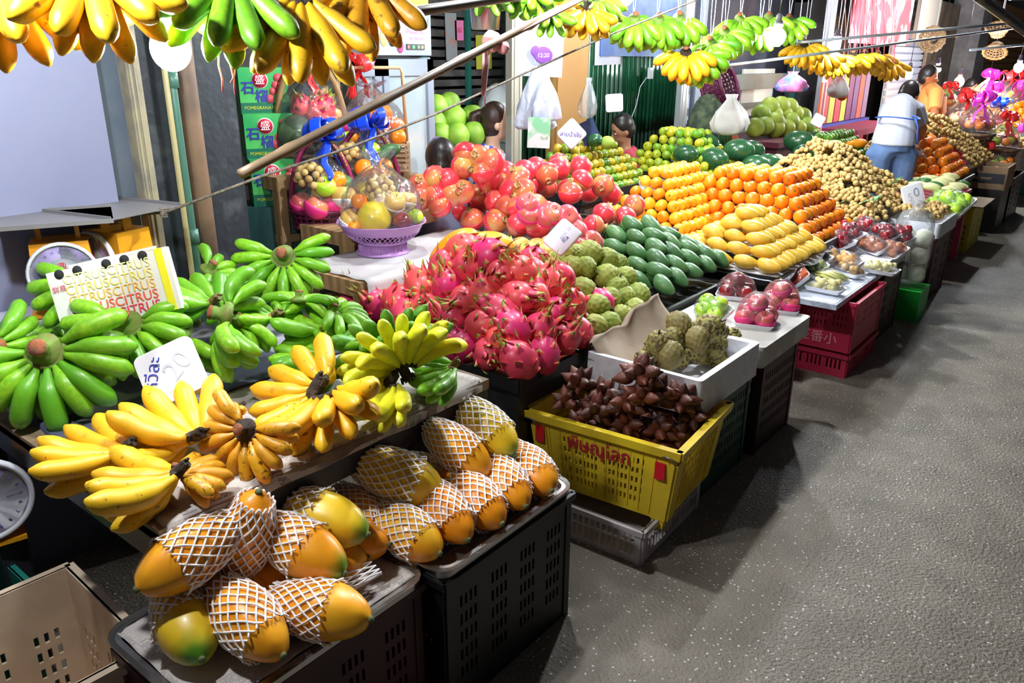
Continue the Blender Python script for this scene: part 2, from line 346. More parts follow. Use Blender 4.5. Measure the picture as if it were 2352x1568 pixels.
# dragon fruit
def _dragon(s):
    rr = random.Random(s+40); b = MB(); r = .050; h = .060
    def fn(d): return 1+.03*_nz(d, 2, s*3)
    b.ell((0, 0, 0), (r, r, h), 20, 14, fn=fn)
    lv = MB(); tipm = []
    def leaf(th, ph, ln, wd, lift):
        d = Vector((math.cos(th)*math.cos(ph), math.sin(th)*math.cos(ph), math.sin(ph)))
        p = Vector((d.x*r, d.y*r, d.z*h))*.97; n = Vector((d.x/r, d.y/r, d.z/h)).normalized()
        up = Vector((0, 0, 1)); g = (up-n*n.dot(up)); g = g.normalized() if g.length > .15 else Vector((math.cos(th), math.sin(th), 0.4)).normalized()
        sd = n.cross(g); k = 6; v = []; f = []; mi = []
        for i in range(k+1):
            t = i/k; w = wd*(1-t)**.75*(1 if t > .01 else .95); out = lift*t*t*ln; c = p+g*(ln*t*(1-.25*t))+n*(out-.001-.006*(1-t)*0)
            c = c+n*(.004*math.sin(t*PI))
            for q, (sx, nn) in enumerate(((-1, -.003), (0, .003), (1, -.003), (0, -.0015))): v.append(c+sd*(w*sx)+n*(nn*(1-t)))
        for i in range(k):
            for q in range(4): f.append((i*4+q, i*4+(q+1) % 4, (i+1)*4+(q+1) % 4, (i+1)*4+q)); mi.append(2 if i >= 4 else (1 if i == 3 else 0))
        bb = len(lv.m); lv.add(v, f); lv.m[bb:] = mi
    for ring, (ph, cnt, ln) in enumerate(((-.75, 3, .020), (-.3, 4, .024), (.15, 4, .028), (.6, 4, .034), (1.0, 4, .040), (1.3, 3, .052))):
        for i in range(cnt): leaf(2*PI*(i+.5*(ring % 2))/cnt+rr.uniform(-.25, .25), ph+rr.uniform(-.1, .1), ln*rr.uniform(.85, 1.2), rr.uniform(.013, .019)*(1 if ring < 5 else .55), rr.uniform(.25, .95))
    st = MB(); st.tube([(0, 0, -h*.97), (0, .003, -h*1.16)], [.007, .005], 7)
    return ('dragon_fruit', b.mesh('dragon_fruit', M_('dragon_fruit_skin', (.68, .02, .16), .40, (.78, .05, .13), 10, col3=(.84, .10, .07), coat=.15)),
            [('scale_leaves', lv.mesh('scale_leaves', [M_('dragon_scale_pink', (.76, .05, .14), .45, col3=(.86, .15, .08)), M_('dragon_scale_edge', (.62, .34, .10), .5), M_('dragon_scale_tip', (.25, .38, .04), .5, col3=(.45, .42, .08))])),
             ('stem', st.mesh('stem', M_('fruit_stem', (.10, .07, .03), .8)))])
DRAGON = [_dragon(s) for s in range(5)]

# sugar apple and custard apple: knobbly
def _knob(name, mats, r, h, n, amp, s, mi=None):
    pts = fib(n); b = MB()
    def fn(d):
        k = sorted(((d-p).length for p in pts))[:2]; e = min(1, (k[1]-k[0])/(2.2/math.sqrt(n)))
        return 1-amp+amp*e**.5+.04*_nz(d, 1.2, s*3)-.12*max(0, d.z-.85)/.15
    b.ell((0, 0, 0), (r, r, h), 46, 30, fn=fn)
    b.v = [(x*(1-.18*max(0, -z/h)), y*(1-.18*max(0, -z/h)), z) for x, y, z in b.v]
    st = MB(); st.tube([(0, 0, h*.8), (.002, 0, h*1.12)], [.004, .003], 6)
    return (name, b.mesh(name, mats), [('stem', st.mesh('stem', M_('fruit_stem', (.10, .07, .03), .8)))])
SUGAR = [_knob('sugar_apple', M_('sugar_apple_skin', (.32, .36, .05), .6, (.46, .44, .10), 50, col3=(.22, .30, .03)), .043+.002*s, .045+.003*s, 85, .12, s) for s in range(3)]
CUSTARD = [_knob('custard_apple', M_('custard_apple_skin', (.36, .31, .07), .65, (.06, .03, .012), 75, .46, .58, col3=(.22, .17, .05), bump=.4, bsc=80), .042+.004*s, .050+.005*s, 85, .14, s+5) for s in range(3)]

# snake fruit: a drop with a sharp tip
def _salak(s):
    b = MB(); b.lathe([(0, -.030), (.010, -.029), (.018, -.023), (.0225, -.012), (.0225, 0), (.019, .011), (.0135, .021), (.0075, .030), (.002, .039), (0, .040)], 14, wob=lambda a, z: 1+.05*math.cos(a*3+s)+.03*math.cos(a*9+z*300))
    return b.mesh('snake_fruit', M_('snake_fruit_skin', (.060, .014, .010), .45, (.12, .03, .015), 60, .4, .7, col3=(.17, .035, .014), coat=.15, bump=1.0, bsc=260, dist=.002))
SALAK = [_salak(s) for s in range(2)]
def _watermelon(mat, L=.145, r=.105):
    b = MB(); b.ell((0, 0, 0), (L, r, r), 26, 18, fn=lambda d: 1+.015*_nz(d, 1.3, 2))
    st = MB(); st.tube([(-L*.98, 0, 0), (-L*1.05, .004, .01), (-L*1.1, .012, .012)], [.005, .004, .003], 6)
    return ('watermelon', b.mesh('watermelon', mat), [('stem', st.mesh('stem', M_('fruit_stem', (.10, .07, .03), .8)))])
WMEL = _watermelon(M_('watermelon_rind', (.014, .075, .028), .28, (.026, .12, .036), 14, .45, .7, wave=6, coat=.5))

# papaya in a white foam net
def _papaya(s, mat):
    b = MB(); L = .120; r = .057
    def prof(t): return r*max(0, math.sin(PI*t))**.52*(1-.12*math.cos(PI*t)*(1 if s != 1 else .3))
    b.lathe([(prof(k/22), L*2*(k/22)-L) for k in range(23)], 26, wob=lambda a, z: 1+.022*math.cos(a*5+s)+.012*math.cos(a*2+s))
    st = MB(); st.tube([(0, 0, L*.975), (.001, 0, L*1.03)], [.008, .006], 8)
    return b, prof, L, r, st
def pap_net(s, t0, t1, n=17, tw=1.0, k=1.0):
    """two families of foam strands winding both ways along the fruit: a diamond net"""
    b, prof, L, r, st = _papaya(s, None); net = MB()
    seg = int(26*(t1-t0)/.6)+6
    for sg in (-1, 1):
        for i in range(n):
            pts = []
            for q in range(seg+1):
                t = t0+(t1-t0)*q/seg; u = q/seg
                # strands run in short zigzags that meet at the knots
                a = 2*PI*i/n+sg*(2*PI/n)*tw*(t1-t0)*8.4*u
                rad = max(prof(min(.985, t)), .02)*k+.0026+.0012*math.sin(u*29+i*2.1)
                flare = .006*max(0, (u-.93)/.07)+.006*max(0, (.07-u)/.07)
                pts.append(((rad+flare)*math.cos(a), (rad+flare)*math.sin(a), L*2*t-L))
            net.tube(pts, .0022, 5, cap=True)
    return net.mesh('foam_net', M_('papaya_foam_net', (.92, .86, .84), .55, sss=0))
PAPM = [M_('papaya_skin_orange', (.90, .33, .008), .38, (.93, .50, .02), 9, .4, .7, col3=(.88, .28, .006), coat=.1),
        M_('papaya_skin_yellow', (.88, .56, .02), .38, (.55, .48, .03), 7, .52, .8, col3=(.92, .50, .02), coat=.1)]
def greened(m):
    """the same skin still green round the stem end"""
    k = m.name+'_green_end'
    if k in MATS: return MATS[k]
    g = m.copy(); g.name = k; MATS[k] = g; N = g.node_tree.nodes; L = g.node_tree.links; b = N['Principled BSDF']
    src = b.inputs['Base Color'].links[0].from_socket; tc = N.new('ShaderNodeTexCoord'); vm = N.new('ShaderNodeVectorMath'); vm.operation = 'DISTANCE'; vm.inputs[1].default_value = (.012, 0, .125)
    L.new(tc.outputs['Object'], vm.inputs[0]); t = N.new('ShaderNodeTexNoise'); t.inputs['Scale'].default_value = 35; L.new(tc.outputs['Object'], t.inputs['Vector'])
    a = N.new('ShaderNodeMath'); a.operation = 'MULTIPLY_ADD'; a.inputs[1].default_value = .03; L.new(t.outputs[0], a.inputs[0]); L.new(vm.outputs['Value'], a.inputs[2])
    r = N.new('ShaderNodeValToRGB'); r.color_ramp.elements[0].position = .035; r.color_ramp.elements[1].position = .075; r.color_ramp.elements[0].color = (1, 1, 1, 1); r.color_ramp.elements[1].color = (0, 0, 0, 1); L.new(a.outputs[0], r.inputs[0])
    mx = N.new('ShaderNodeMix'); mx.data_type = 'RGBA'; L.new(r.outputs[0], mx.inputs[0]); L.new(src, mx.inputs[6]); mx.inputs[7].default_value = (.13, .33, .02, 1); L.new(mx.outputs[2], b.inputs['Base Color']); return g
_pm = {}
def papaya(label, c, d, s=0, mat=0, net=(.2, .8), green=False, size=1.0, group='papayas in the two steel trays', cat='papaya', n=17):
    """c centre, d direction of the stem end"""
    key = (s, mat, green)
    if key not in _pm:
        b, prof, L, r, st = _papaya(s, None)
        _pm[key] = (b.mesh('papaya', greened(PAPM[mat]) if green else PAPM[mat]), st.mesh('stem_end', M_('papaya_stem_end', (.10, .12, .04), .8)))
    me = _pm[key]; M = frame(c, d) @ Matrix.Rotation(PI/2, 4, 'Y') @ Matrix.Rotation(R.uniform(0, 6), 4, 'Z') @ Matrix.Scale(size, 4)
    o = link('papaya', me[0], None, M); tag(o, label, cat, group)
    link('stem_end', me[1], o)
    if net:
        k2 = ('n', s, net, n)
        if k2 not in _pm: _pm[k2] = pap_net(s, net[0], net[1], n)
        link('foam_net', _pm[k2], o)
    return o

def heap(x0, x1, y0, y1, zb, sx, top, sy=None):
    """height of a heap on a rectangle: slopes rise inward from every side up to a flat top"""
    sy = sy or sx
    def h(x, y):
        a = min(x-x0, x1-x); b = min(y-y0, y1-y)
        if a < -.01 or b < -.01: return -9
        return zb+min(top, max(0, a)*sx, max(0, b)*sy)
    return h
def pyramid(specs, cat, group, x0, x1, y0, y1, zb, r, rows, labels, dx=None, dy=None, dz=None, jit=.06, turn=None, cap=300, keep=1, s=1.0, stuff=None):
    """fruit stacked in layers, each layer resting in the gaps of the one below; only the outer rings that show are laid"""
    dx = dx or 2*r*1.01; dy = dy or 2*r*1.01; dz = dz or r*1.45; cnt = 0; mass = MB()
    for L in range(rows):
        xa, xb, ya, yb = x0+r+L*dx/2, x1-r-L*dx/2, y0+r+L*dy/2, y1-r-L*dy/2
        if xb < xa-.001 or yb < ya-.001: break
        nx = int((xb-xa)/dx+1e-6)+1; ny = int((yb-ya)/dy+1e-6)+1
        for i in range(nx):
            for j in range(ny):
                if min(i, j) >= keep and L < rows-1: continue     # the back sides stay out of sight
                p = Vector((xb-i*dx, ya+j*dy, zb+r*.9+L*dz))+Vector((R.uniform(-1, 1), R.uniform(-1, 1), R.uniform(-.6, .6)))*r*jit
                M = Matrix.Translation(p) @ (turn() if turn else rndrot()) @ Matrix.Scale(s*R.uniform(.94, 1.05), 4)
                if stuff:
                    me = R.choice(specs)[1]; mass.add([v.co for v in me.vertices], [tuple(q.vertices) for q in me.polygons], 0, M); cnt += 1; continue
                spawn(R.choice(specs), labels(L, rows, i, j, nx, ny), cat, M, group); cnt += 1
                if cnt >= cap: return cnt
    if stuff: tag(mass.build(specs[0][0]+'_pile', specs[0][1].materials[0]), stuff, cat, kind='stuff')
    print('PYR', group, cnt); return cnt
# ------------------------------------------------------------------ street and shell
ASPH = M_('asphalt', (.150, .126, .094), .58, (.235, .200, .155), 5, .3, .75, bump=.7, bsc=90, dist=.012, det=8)
def _asph():
    m = ASPH; N = m.node_tree.nodes; L = m.node_tree.links; b = N['Principled BSDF']
    tc = [n for n in N if n.type == 'TEX_COORD'][0]; src = b.inputs['Base Color'].links[0].from_socket
    v = N.new('ShaderNodeTexVoronoi'); v.inputs['Scale'].default_value = 55; L.new(tc.outputs['Object'], v.inputs['Vector'])
    r = N.new('ShaderNodeValToRGB'); r.color_ramp.elements[0].position = .14; r.color_ramp.elements[1].position = .22
    r.color_ramp.elements[0].color = (1, 1, 1, 1); r.color_ramp.elements[1].color = (0, 0, 0, 1); L.new(v.outputs['Distance'], r.inputs[0])
    s = N.new('ShaderNodeSeparateColor'); L.new(v.outputs['Color'], s.inputs[0])
    g = N.new('ShaderNodeMath'); g.operation = 'GREATER_THAN'; g.inputs[1].default_value = .40; L.new(s.outputs[0], g.inputs[0])
    k = N.new('ShaderNodeMath'); k.operation = 'MULTIPLY'; L.new(r.outputs[0], k.inputs[0]); L.new(g.outputs[0], k.inputs[1])
    mx = N.new('ShaderNodeMix'); mx.data_type = 'RGBA'; L.new(k.outputs[0], mx.inputs[0]); L.new(src, mx.inputs[6]); mx.inputs[7].default_value = (.60, .57, .52, 1)
    L.new(mx.outputs[2], b.inputs['Base Color'])
_asph()
b = MB(); b.box((0, 18, -.05), (16, 44, .1)); struct(b.build('floor', ASPH, smooth=False))
CEILM = M_('dark_roof_underside', (.06, .055, .05), .8, (.10, .085, .07), 3)
b = MB(); b.box((-4.6, 9, 2.95), (6.2, 22, .06))
for k in range(12): b.box((-4.6, -1+k*1.8, 2.86), (6.2, .08, .12))
struct(b.build('ceiling', CEILM, smooth=False))
ZINC = M_('weathered_zinc', (.10, .13, .17), .55, (.22, .26, .32), 3, .3, .7, metal=.2, bump=.2, bsc=20)
DARKP = M_('dark_stained_pillar', (.018, .024, .030), .6, (.10, .11, .12), 9, .55, .8, bump=.3, bsc=30, det=6)
def wallx(name, x, y0, y1, z0, z1, mat, th=.04, corr=None):
    b = MB()
    if corr:
        n = int((y1-y0)/corr*4)
        b.sheet(lambda u, v: (x+.012*math.sin(u*n/4*2*PI), y0+(y1-y0)*u, z0+(z1-z0)*v), n, 1, .002)
        for side in (-.03,): b.box((x+side, (y0+y1)/2, (z0+z1)/2), (th, y1-y0, z1-z0))
    else: b.box((x-th/2, (y0+y1)/2, (z0+z1)/2), (th, y1-y0, z1-z0))
    return struct(b.build(name, mat, smooth=bool(corr)))
# side partition of the nearest shop
wallx('wall_left_zinc', -2.62, -.6, 1.32, 0, 2.9, ZINC)
b = MB(); b.box((-2.585, .36, 1.35), (.03, 1.66, 3.0)); o = b.build('white_board', M_('white_painted_board', (.20, .215, .32), .5, (.19, .20, .30), 2, bump=.03), smooth=False)
tag(o, 'large pale lilac-white board standing against the zinc wall behind the scales', 'board')
b = MB(); b.box((-2.72, 1.52, 1.45), (.10, .40, 2.9)); struct(b.build('wall_left_pillar', DARKP, smooth=False))
TAN = M_('dusty_tan_paint', (.30, .26, .17), .6, (.20, .18, .14), 14)
b = MB(); b.box((-2.56, 1.285, 1.45), (.05, .045, 2.9)); b.box((-2.533, 1.272, 1.45), (.008, .006, 2.9)); b.box((-2.533, 1.288, 1.45), (.008, .006, 2.9))
struct(b.build('trim_1', TAN, smooth=False))
b = MB(); b.tube([(-2.6, 1.50, 0), (-2.6, 1.49, 2.9)], .034, 14)
tag(b.build('bamboo_pole', M_('brown_wood_pole', (.20, .12, .07), .6, (.12, .075, .05), 6, bump=.3, bsc=12)), 'thick brown round wooden pole standing against the dark pillar', 'pole')
b = MB(); b.tube([(-2.56, 1.425, 0), (-2.56, 1.418, 2.9)], .014, 10, 0); b.tube([(-2.555, 1.396, 0), (-2.555, 1.40, 2.9)], .010, 8, 1)
for z in (.98, 1.5): b.tube([(-2.56, 1.425, z), (-2.56, 1.425, z+.05)], .018, 10, 0)
tag(b.build('conduit_pipe', [M_('green_pvc', (.06, .16, .12), .4), M_('yellowed_pvc', (.42, .36, .18), .5)]), 'thin green conduit pipe with a yellowed cable beside it on the pillar', 'pipe')

# recess behind the boxes, shop walls further along
TEAL = M_('dark_teal_paint', (.012, .05, .05), .5, (.02, .08, .075), 5)
wallx('wall_back_recess', -4.75, 1.0, 6.0, 0, 2.9, M_('dark_boards', (.05, .045, .045), .7, (.09, .08, .075), 4))
# louvred shutter with green frame
lv = thing('louvred_shutter', 'dark slatted wooden shutter in a green frame behind the pomelos', 'shutter', (-4.6, 4.95, 1.5))
b = MB()
for k in range(17): b.box((0, .35, -.62+k*.075), (.02, 1.3, .05), M=Matrix.Rotation(.0, 4, 'Y'))
b.build('slats', M_('old_dark_slats', (.06, .055, .055), .7, (.11, .10, .095), 6), lv, smooth=False)
b = MB()
for y in (-.32, .2, .72): b.box((.03, y, 0), (.03, .045, 1.35))
for z in (-.62, .62): b.box((.03, .35, z), (.03, 1.35, .06))
b.build('shutter_frame', M_('green_frame_paint', (.02, .14, .11), .5), lv, smooth=False)
b = MB(); b.box((-4.5, 4.6, .42), (.3, 2.6, .84)); struct(b.build('wall_low_ledge', M_('grey_ledge', (.10, .10, .10), .7, (.15, .15, .15), 5), smooth=False))

ALU = M_('aluminium_post', (.27, .25, .20), .5, metal=.1); ALUW = M_('bright_metal', (.62, .64, .66), .3, metal=.6)
def vpost(name, label, x, y, w, z1, mat, d=.05, z0=0, groove=False):
    b = MB(); b.box((0, 0, z1/2), (d, w, z1))
    if groove: b.box((d/2+.002, -w*.22, z1/2), (.006, w*.12, z1)); b.box((d/2+.002, w*.28, z1/2), (.006, w*.12, z1))
    o = b.build(name, mat, smooth=False, M=Matrix.Translation((x, y, z0))); return tag(o, label, 'post')
vpost('metal_post', 'tan metal post with grooves standing between the seated woman and the plastic bags', -3.3, 4.16, .11, 2.8, ALU, groove=True)
b = MB(); b.box((-3.60, 5.20, 1.4), (.10, .40, 2.8))
GOLDW = M_('golden_plywood', (.50, .27, .08), .6, (.38, .19, .05), 5, .35, .65, wave=3, bump=.15)
tag(b.build('wooden_pillar', GOLDW, smooth=False), 'golden plywood-clad square pillar behind the green tangerines', 'pillar')
GREENC = M_('green_corrugated_zinc', (.006, .13, .045), .45, (.02, .22, .09), 4, .4, .7, coat=.2)
wallx('wall_green_corrugated', -3.92, 5.02, 7.78, 0, 2.9, GREENC, corr=.075)
wallx('wall_back_blue', -3.89, 6.1, 7.6, 1.62, 2.9, M_('blue_tarp', (.05, .12, .35), .5, (.08, .2, .4), 6), th=.03)
vpost('metal_post', 'bright metal post at the right end of the green corrugated wall', -3.3, 6.52, .13, 2.9, ALUW, groove=True)
vpost('metal_post', 'blue-grey metal post just right of the bright one by the corrugated wall', -3.3, 6.78, .12, 2.9, M_('bluegrey_metal', (.22, .26, .34), .45, metal=.3))
# second shop: dark opening with teal frame and pale panels behind
wallx('wall_shop_back', -4.6, 7.0, 12.5, 0, 2.9, M_('dull_violet_wall', (.16, .16, .22), .7, (.22, .22, .28), 2))
sf = thing('display_rack', 'dark teal wooden stall frame behind the pomelo pile', 'frame', (-3.6, 8.6, 0))
b = MB(); b.box((0, 0, 1.37), (.06, 3.1, .16)); b.box((0, -1.5, .9), (.06, .12, 1.8)); b.box((0, 1.45, 1.0), (.06, .16, 2.0)); b.box((0, 0, 1.12), (.04, 3.0, .05))
b.build('frame_bars', TEAL, sf, smooth=False)
b = MB(); b.box((-.05, -.9, 1.25), (.02, 1.0, .5)); b.box((-.05, .45, 1.25), (.02, .9, .5), 1); b.build('back_panels', [M_('pale_blue_panel', (.45, .55, .75), .5), M_('pale_cream_panel', (.6, .62, .55), .5)], sf, smooth=False)
vpost('metal_post', 'grey metal post with an orange strip behind the far tangerine box', -2.9, 8.95, .17, 2.9, M_('grey_post_paint', (.28, .28, .32), .5))
b = MB(); b.box((-2.865, 8.86, 1.0), (.02, .035, .75)); b.box((-2.865, 8.98, 1.0), (.02, .03, .75), 1)
tag(b.build('orange_strip', [M_('orange_plastic', (.9, .12, .03), .5), M_('pink_plastic', (.8, .3, .3), .5)], smooth=False), 'two orange and pink plastic strips tied upright to the grey post', 'strip')
# far shelf of coloured bolts, shutters, columns
fs = thing('fabric_rack', 'rack of red, green and purple upright rolls behind the bending man', 'rack', (-3.3, 11.2, 0))
cols = [(.45, .03, .08), (.42, .45, .08), (.5, .03, .08), (.42, .42, .08), (.14, .03, .12), (.12, .06, .2), (.45, .1, .08), (.2, .15, .3)]
for k, c in enumerate(cols):
    b = MB(); b.box((0, -.9+k*.24, 1.16), (.08, .20, .62)); b.build('roll', M_('roll_paint_%d' % k, c, .6), fs, smooth=False)
b = MB(); b.box((0, -.05, .80), (.14, 2.1, .08)); b.box((0, -.05, .5), (.12, 2.1, .5), 1); b.build('rack_base', [M_('blue_rail', (.05, .06, .35), .5), M_('crimson_board', (.25, .02, .06), .6)], fs, smooth=False)
SHUT = M_('shutter_white_metal', (.50, .55, .66), .45, metal=.2)
def shutter(label, x, y0, y1, z0, z1, mat, pitch=.1):
    b = MB(); n = int((z1-z0)/pitch)
    for k in range(n): b.box((0, (y1-y0)/2, k*pitch), (.03, y1-y0, pitch*.72), M=Matrix.Translation((0, 0, 0)))
    b.box((-.03, (y1-y0)/2, (z1-z0)/2-.05), (.02, y1-y0, z1-z0))
    o = b.build('roller_shutter', mat, smooth=False, M=Matrix.Translation((x, y0, z0+.05))); return tag(o, label, 'shutter')
shutter('white roller shutter behind the bending man and the red strings', -3.2, 12.7, 14.7, .0, 2.5, SHUT)
shutter('orange slatted shutter at the far end of the lane', -3.2, 18.6, 25.8, .3, 2.8, M_('tan_slat_shutter', (.45, .24, .09), .5), .14)
b = MB(); b.box((-3.0, 16.9, 1.5), (.5, .9, 3.0)); struct(b.build('column_far', M_('grey_concrete', (.25, .25, .26), .8, (.18, .18, .19), 6), smooth=False))
b = MB(); b.box((-4.0, 26, 1.5), (9, .2, 3.2)); b.box((-3.9, 19, 1.5), (.2, 15, 3.2)); struct(b.build('wall_far_end', M_('far_dark_wall', (.07, .065, .065), .8, (.12, .10, .09), 1.2), smooth=False))
b = MB(); b.box((-3.05, 11.5, 2.18), (.04, 2.6, .78)); o = b.build('hanging_banner', M_('red_white_banner', (.75, .10, .14), .6, (.75, .75, .78), 2.6, .46, .54), smooth=False); tag(o, 'red and white printed banner hanging above the coloured rolls', 'banner')
b = MB(); b.box((-3.0, 13.6, 2.25), (.04, 1.3, .72)); tag(b.build('hanging_board', M_('beige_board', (.38, .35, .30), .7), smooth=False), 'plain beige board hanging beside the red and white banner', 'board')
b = MB(); b.box((-3.15, 15.5, 1.25), (.05, 1.9, 2.5)); tag(b.build('door_panel', M_('brown_door_panel', (.10, .075, .06), .6, (.2, .15, .1), 3), smooth=False), 'brown wooden panel between the white shutter and the grey column', 'panel')
# opposite side of the lane is open and dark; canopy edge at the upper right
cb = MB(); A_, B_ = PX(2232, -18, -.75), PX(2360, 75, -.60); cb.tube([A_+(A_-B_)*3, A_, B_, B_+(B_-A_)*4], .022, 12); 
tag(cb.build('canopy_pipe', M_('black_gold_tarp', (.02, .018, .015), .3, (.35, .25, .03), 9, .5, .7, coat=.4)), 'black and gold rolled tarpaulin edge hanging at the top of the lane', 'tarpaulin')

# ------------------------------------------------------------------ lamps
BL = dict(cool=(.88, .94, 1.0), warm=(1.0, .50, .13))
def bulb(label, p, s=900, col='cool', kind='globe', r=.036, cord=True, group='bare bulbs hanging over the stalls'):
    p = Vector(p); t = thing('hanging_bulb', label, 'lamp', p, 0, group)
    b = MB()
    if kind == 'globe': b.ell((0, 0, 0), (r, r, r*1.12), 22, 16)
    elif kind == 'long': b.lathe([(0, -.06), (.02, -.055), (.03, -.03), (.032, .03), (.02, .045)], 12)
    else: b.lathe([(0, -.03), (.02, -.028), (.038, -.015), (.040, .01), (.03, .02)], 12)
    b.build('glass_bulb', bulbmat('bulb_glow_%s_%d' % (col, s), BL[col], s), t)
    b = MB(); b.lathe([(.020, r*1.0), (.024, r*1.15), (.030, r*1.3), (.026, r*1.9), (.018, r*2.0), (.020, r*2.5), (.012, r*2.8), (0, r*2.8)], 14)
    b.build('socket', M_('lamp_socket', (.10, .08, .12), .4), t)
    if cord: b = MB(); b.tube([(0, 0, r*2.8), (.004, 0, .35), (0, 0, max(.4, 2.88-p.z))], .003, 6); b.build('cord', M_('lamp_cord', (.03, .03, .03), .5), t)
bulb('glowing bulb among the hanging yellow bananas at the upper left', D(392, 112, 1.62), 300, r=.040)
bulb('large glowing bulb in front of the hanging green bananas', D(1785, 85, 5.0), 900, r=.05)
bulb('slimmer glowing bulb just right of the largest one', D(1922, 100, 6.0), 700, kind='long')
bulb('glowing bulb at the top edge above the calendar', D(1437, -6, 4.45), 700, r=.04)
bulb('long white bulb above the bending man', D(2088, 168, 8.0), 500, kind='long')
bulb('flat round white bulb above the orange-shirted man', D(2153, 160, 9.5), 600, kind='flat', r=.05)
bulb('warm orange bulb above the fruit baskets', D(2203, 188, 10.5), 350, 'warm', r=.06)
bulb('flat white bulb above the pink wrapped baskets', D(2270, 192, 11.5), 600, kind='flat', r=.06)
bulb('white bulb at the right edge above the lane', D(2340, 155, 9.0), 500, r=.05)
for k, (x, y, z, s) in enumerate(((-1.50, .38, 2.05, 900), (-1.62, 2.15, 2.04, 1100), (-1.75, 3.45, 2.16, 1200), (-2.6, 2.6, 2.25, 650), (-3.1, 5.2, 2.3, 800), (-1.7, 8.2, 2.35, 900), (-3.2, 8.0, 2.3, 600), (-1.9, 13.0, 2.4, 1500))):  # unseen bulbs above the frame, added to light the stalls
    bulb(['unseen glowing bulb above the papaya trays', 'unseen glowing bulb above the dragon fruit', 'unseen glowing bulb above the mangoes', 'unseen glowing bulb above the gift baskets', 'unseen glowing bulb above the seated man', 'unseen glowing bulb above the far longans', 'unseen glowing bulb above the pomelos', 'unseen glowing bulb at the far end of the lane'][k], (x, y, z), s, r=.036)

# ------------------------------------------------------------------ crates, trays, tables
def slotwall(b, w, h, th, M, rows, z0, z1, groups, sw, m=0, fr=.2):
    """a moulded wall (local x along, z up): solid bands between rows of slots"""
    b.box((0, 0, (z0)/2), (w, th, z0), m, M); b.box((0, 0, (z1+h)/2), (w, th, h-z1), m, M)
    rh = (z1-z0)/rows; xs = sorted(x for g in groups for x in g)
    for r in range(rows):
        za = z0+r*rh; b.box((0, 0, za+rh*fr/2), (w, th, rh*fr), m, M); b.box((0, 0, za+rh*(1-fr/2)), (w, th, rh*fr), m, M)
        x = -w/2
        for s in xs+[None]:
            e = (s-sw/2) if s is not None else w/2
            if e > x: b.box(((x+e)/2, 0, za+rh/2), (e-x, th, rh*(1-2*fr)), m, M)
            if s is not None: x = s+sw/2
def groups(w, n, k, pitch):
    """n groups of k slots across a wall of width w"""
    return [[-w/2+(g+.5)*w/n+(i-(k-1)/2)*pitch for i in range(k)] for g in range(n)]
def crate(name, label, x0, x1, y0, y1, z0, h, mat, cat='crate', rows=4, gx=(3, 4), gy=(2, 4), pitch=.022, sw=.009, taper=.0, rim=.016, group=None, rot=0, th=.006, z0s=.2, z1s=.85, ribs=0, base=True, fr=.2):
    w, d = x1-x0, y1-y0; b = MB()
    for M, L, g in ((TR((0, -d/2, 0)), w, gx), (TR((0, d/2, 0), rz=PI), w, gx), (TR((w/2, 0, 0), rz=PI/2), d, gy), (TR((-w/2, 0, 0), rz=-PI/2), d, gy)):
        slotwall(b, L-.004, h, th, M, rows, h*z0s, h*z1s, groups(L*.92, g[0], g[1], pitch), sw, 0, fr)
        b.box((0, -rim*.45, h-rim*.6), (L+rim, rim, rim*1.2), 0, M)
        for k in range(ribs): b.box((-L/2+(k+.5)*L/ribs, -th/2-.002, h*.5), (.004, .004, h*.98), 0, M)
        for sx in (-1, 1): b.box((sx*(L/2-.012), -.002, h*.47), (.024, th*1.6, h*.94), 0, M)
    if base: b.box((0, 0, .006), (w, d, .012))
    if taper: b.v = [(x*(1-taper*(1-z/h)), y*(1-taper*(1-z/h)), z) for x, y, z in b.v]
    o = b.build(name, mat, smooth=False, M=TR(((x0+x1)/2, (y0+y1)/2, z0), rz=rot)); return tag(o, label, cat, group)
def tray(name, label, x0, x1, y0, y1, z0, h, mat, th=.012, cat='tray', rot=0, lip=0, rnd=.03, taper=0, group=None):
    """open tray with rounded corners"""
    w, d = (x1-x0)/2, (y1-y0)/2; b = MB()
    def ring(a, c, z, r, n=5):
        o = []
        for q, (sx, sy) in enumerate(((1, 1), (-1, 1), (-1, -1), (1, -1))):
            for k in range(n):
                t = PI/2*(q+k/(n-1)); o.append((sx*(a-r)+r*math.cos(t), sy*(c-r)+r*math.sin(t), z))
        return o
    rs = [ring(w-taper, d-taper, 0, rnd*.7), ring(w, d, h, rnd), ring(w+lip, d+lip, h+.002, rnd+lip), ring(w+lip, d+lip, h-.002, rnd+lip) if lip else ring(w-th*.3, d-th*.3, h+.003, rnd), ring(w-th, d-th, h-.001, rnd*.8), ring(w-taper-th, d-taper-th, min(th, .006)+.002, rnd*.6)]
    n = len(rs[0]); v = [p for r in rs for p in r]; f = [(i*n+j, i*n+(j+1) % n, (i+1)*n+(j+1) % n, (i+1)*n+j) for i in range(len(rs)-1) for j in range(n)]
    f.append(tuple(range(n-1, -1, -1))); f.append(tuple((len(rs)-1)*n+j for j in range(n))); b.add(v, f)
    o = b.build(name, mat, M=TR(((x0+x1)/2, (y0+y1)/2, z0), rz=rot), ang=40); return tag(o, label, cat, group)
BLACKP = M_('black_crate_plastic', (.005, .005, .0055), .45, (.008, .007, .007), 6)
DRED = M_('dark_red_crate_plastic', (.050, .006, .008), .5, (.03, .006, .006), 8)
BLACKT = M_('black_painted_wood', (.012, .012, .013), .38, (.03, .03, .032), 8, .5, .8)
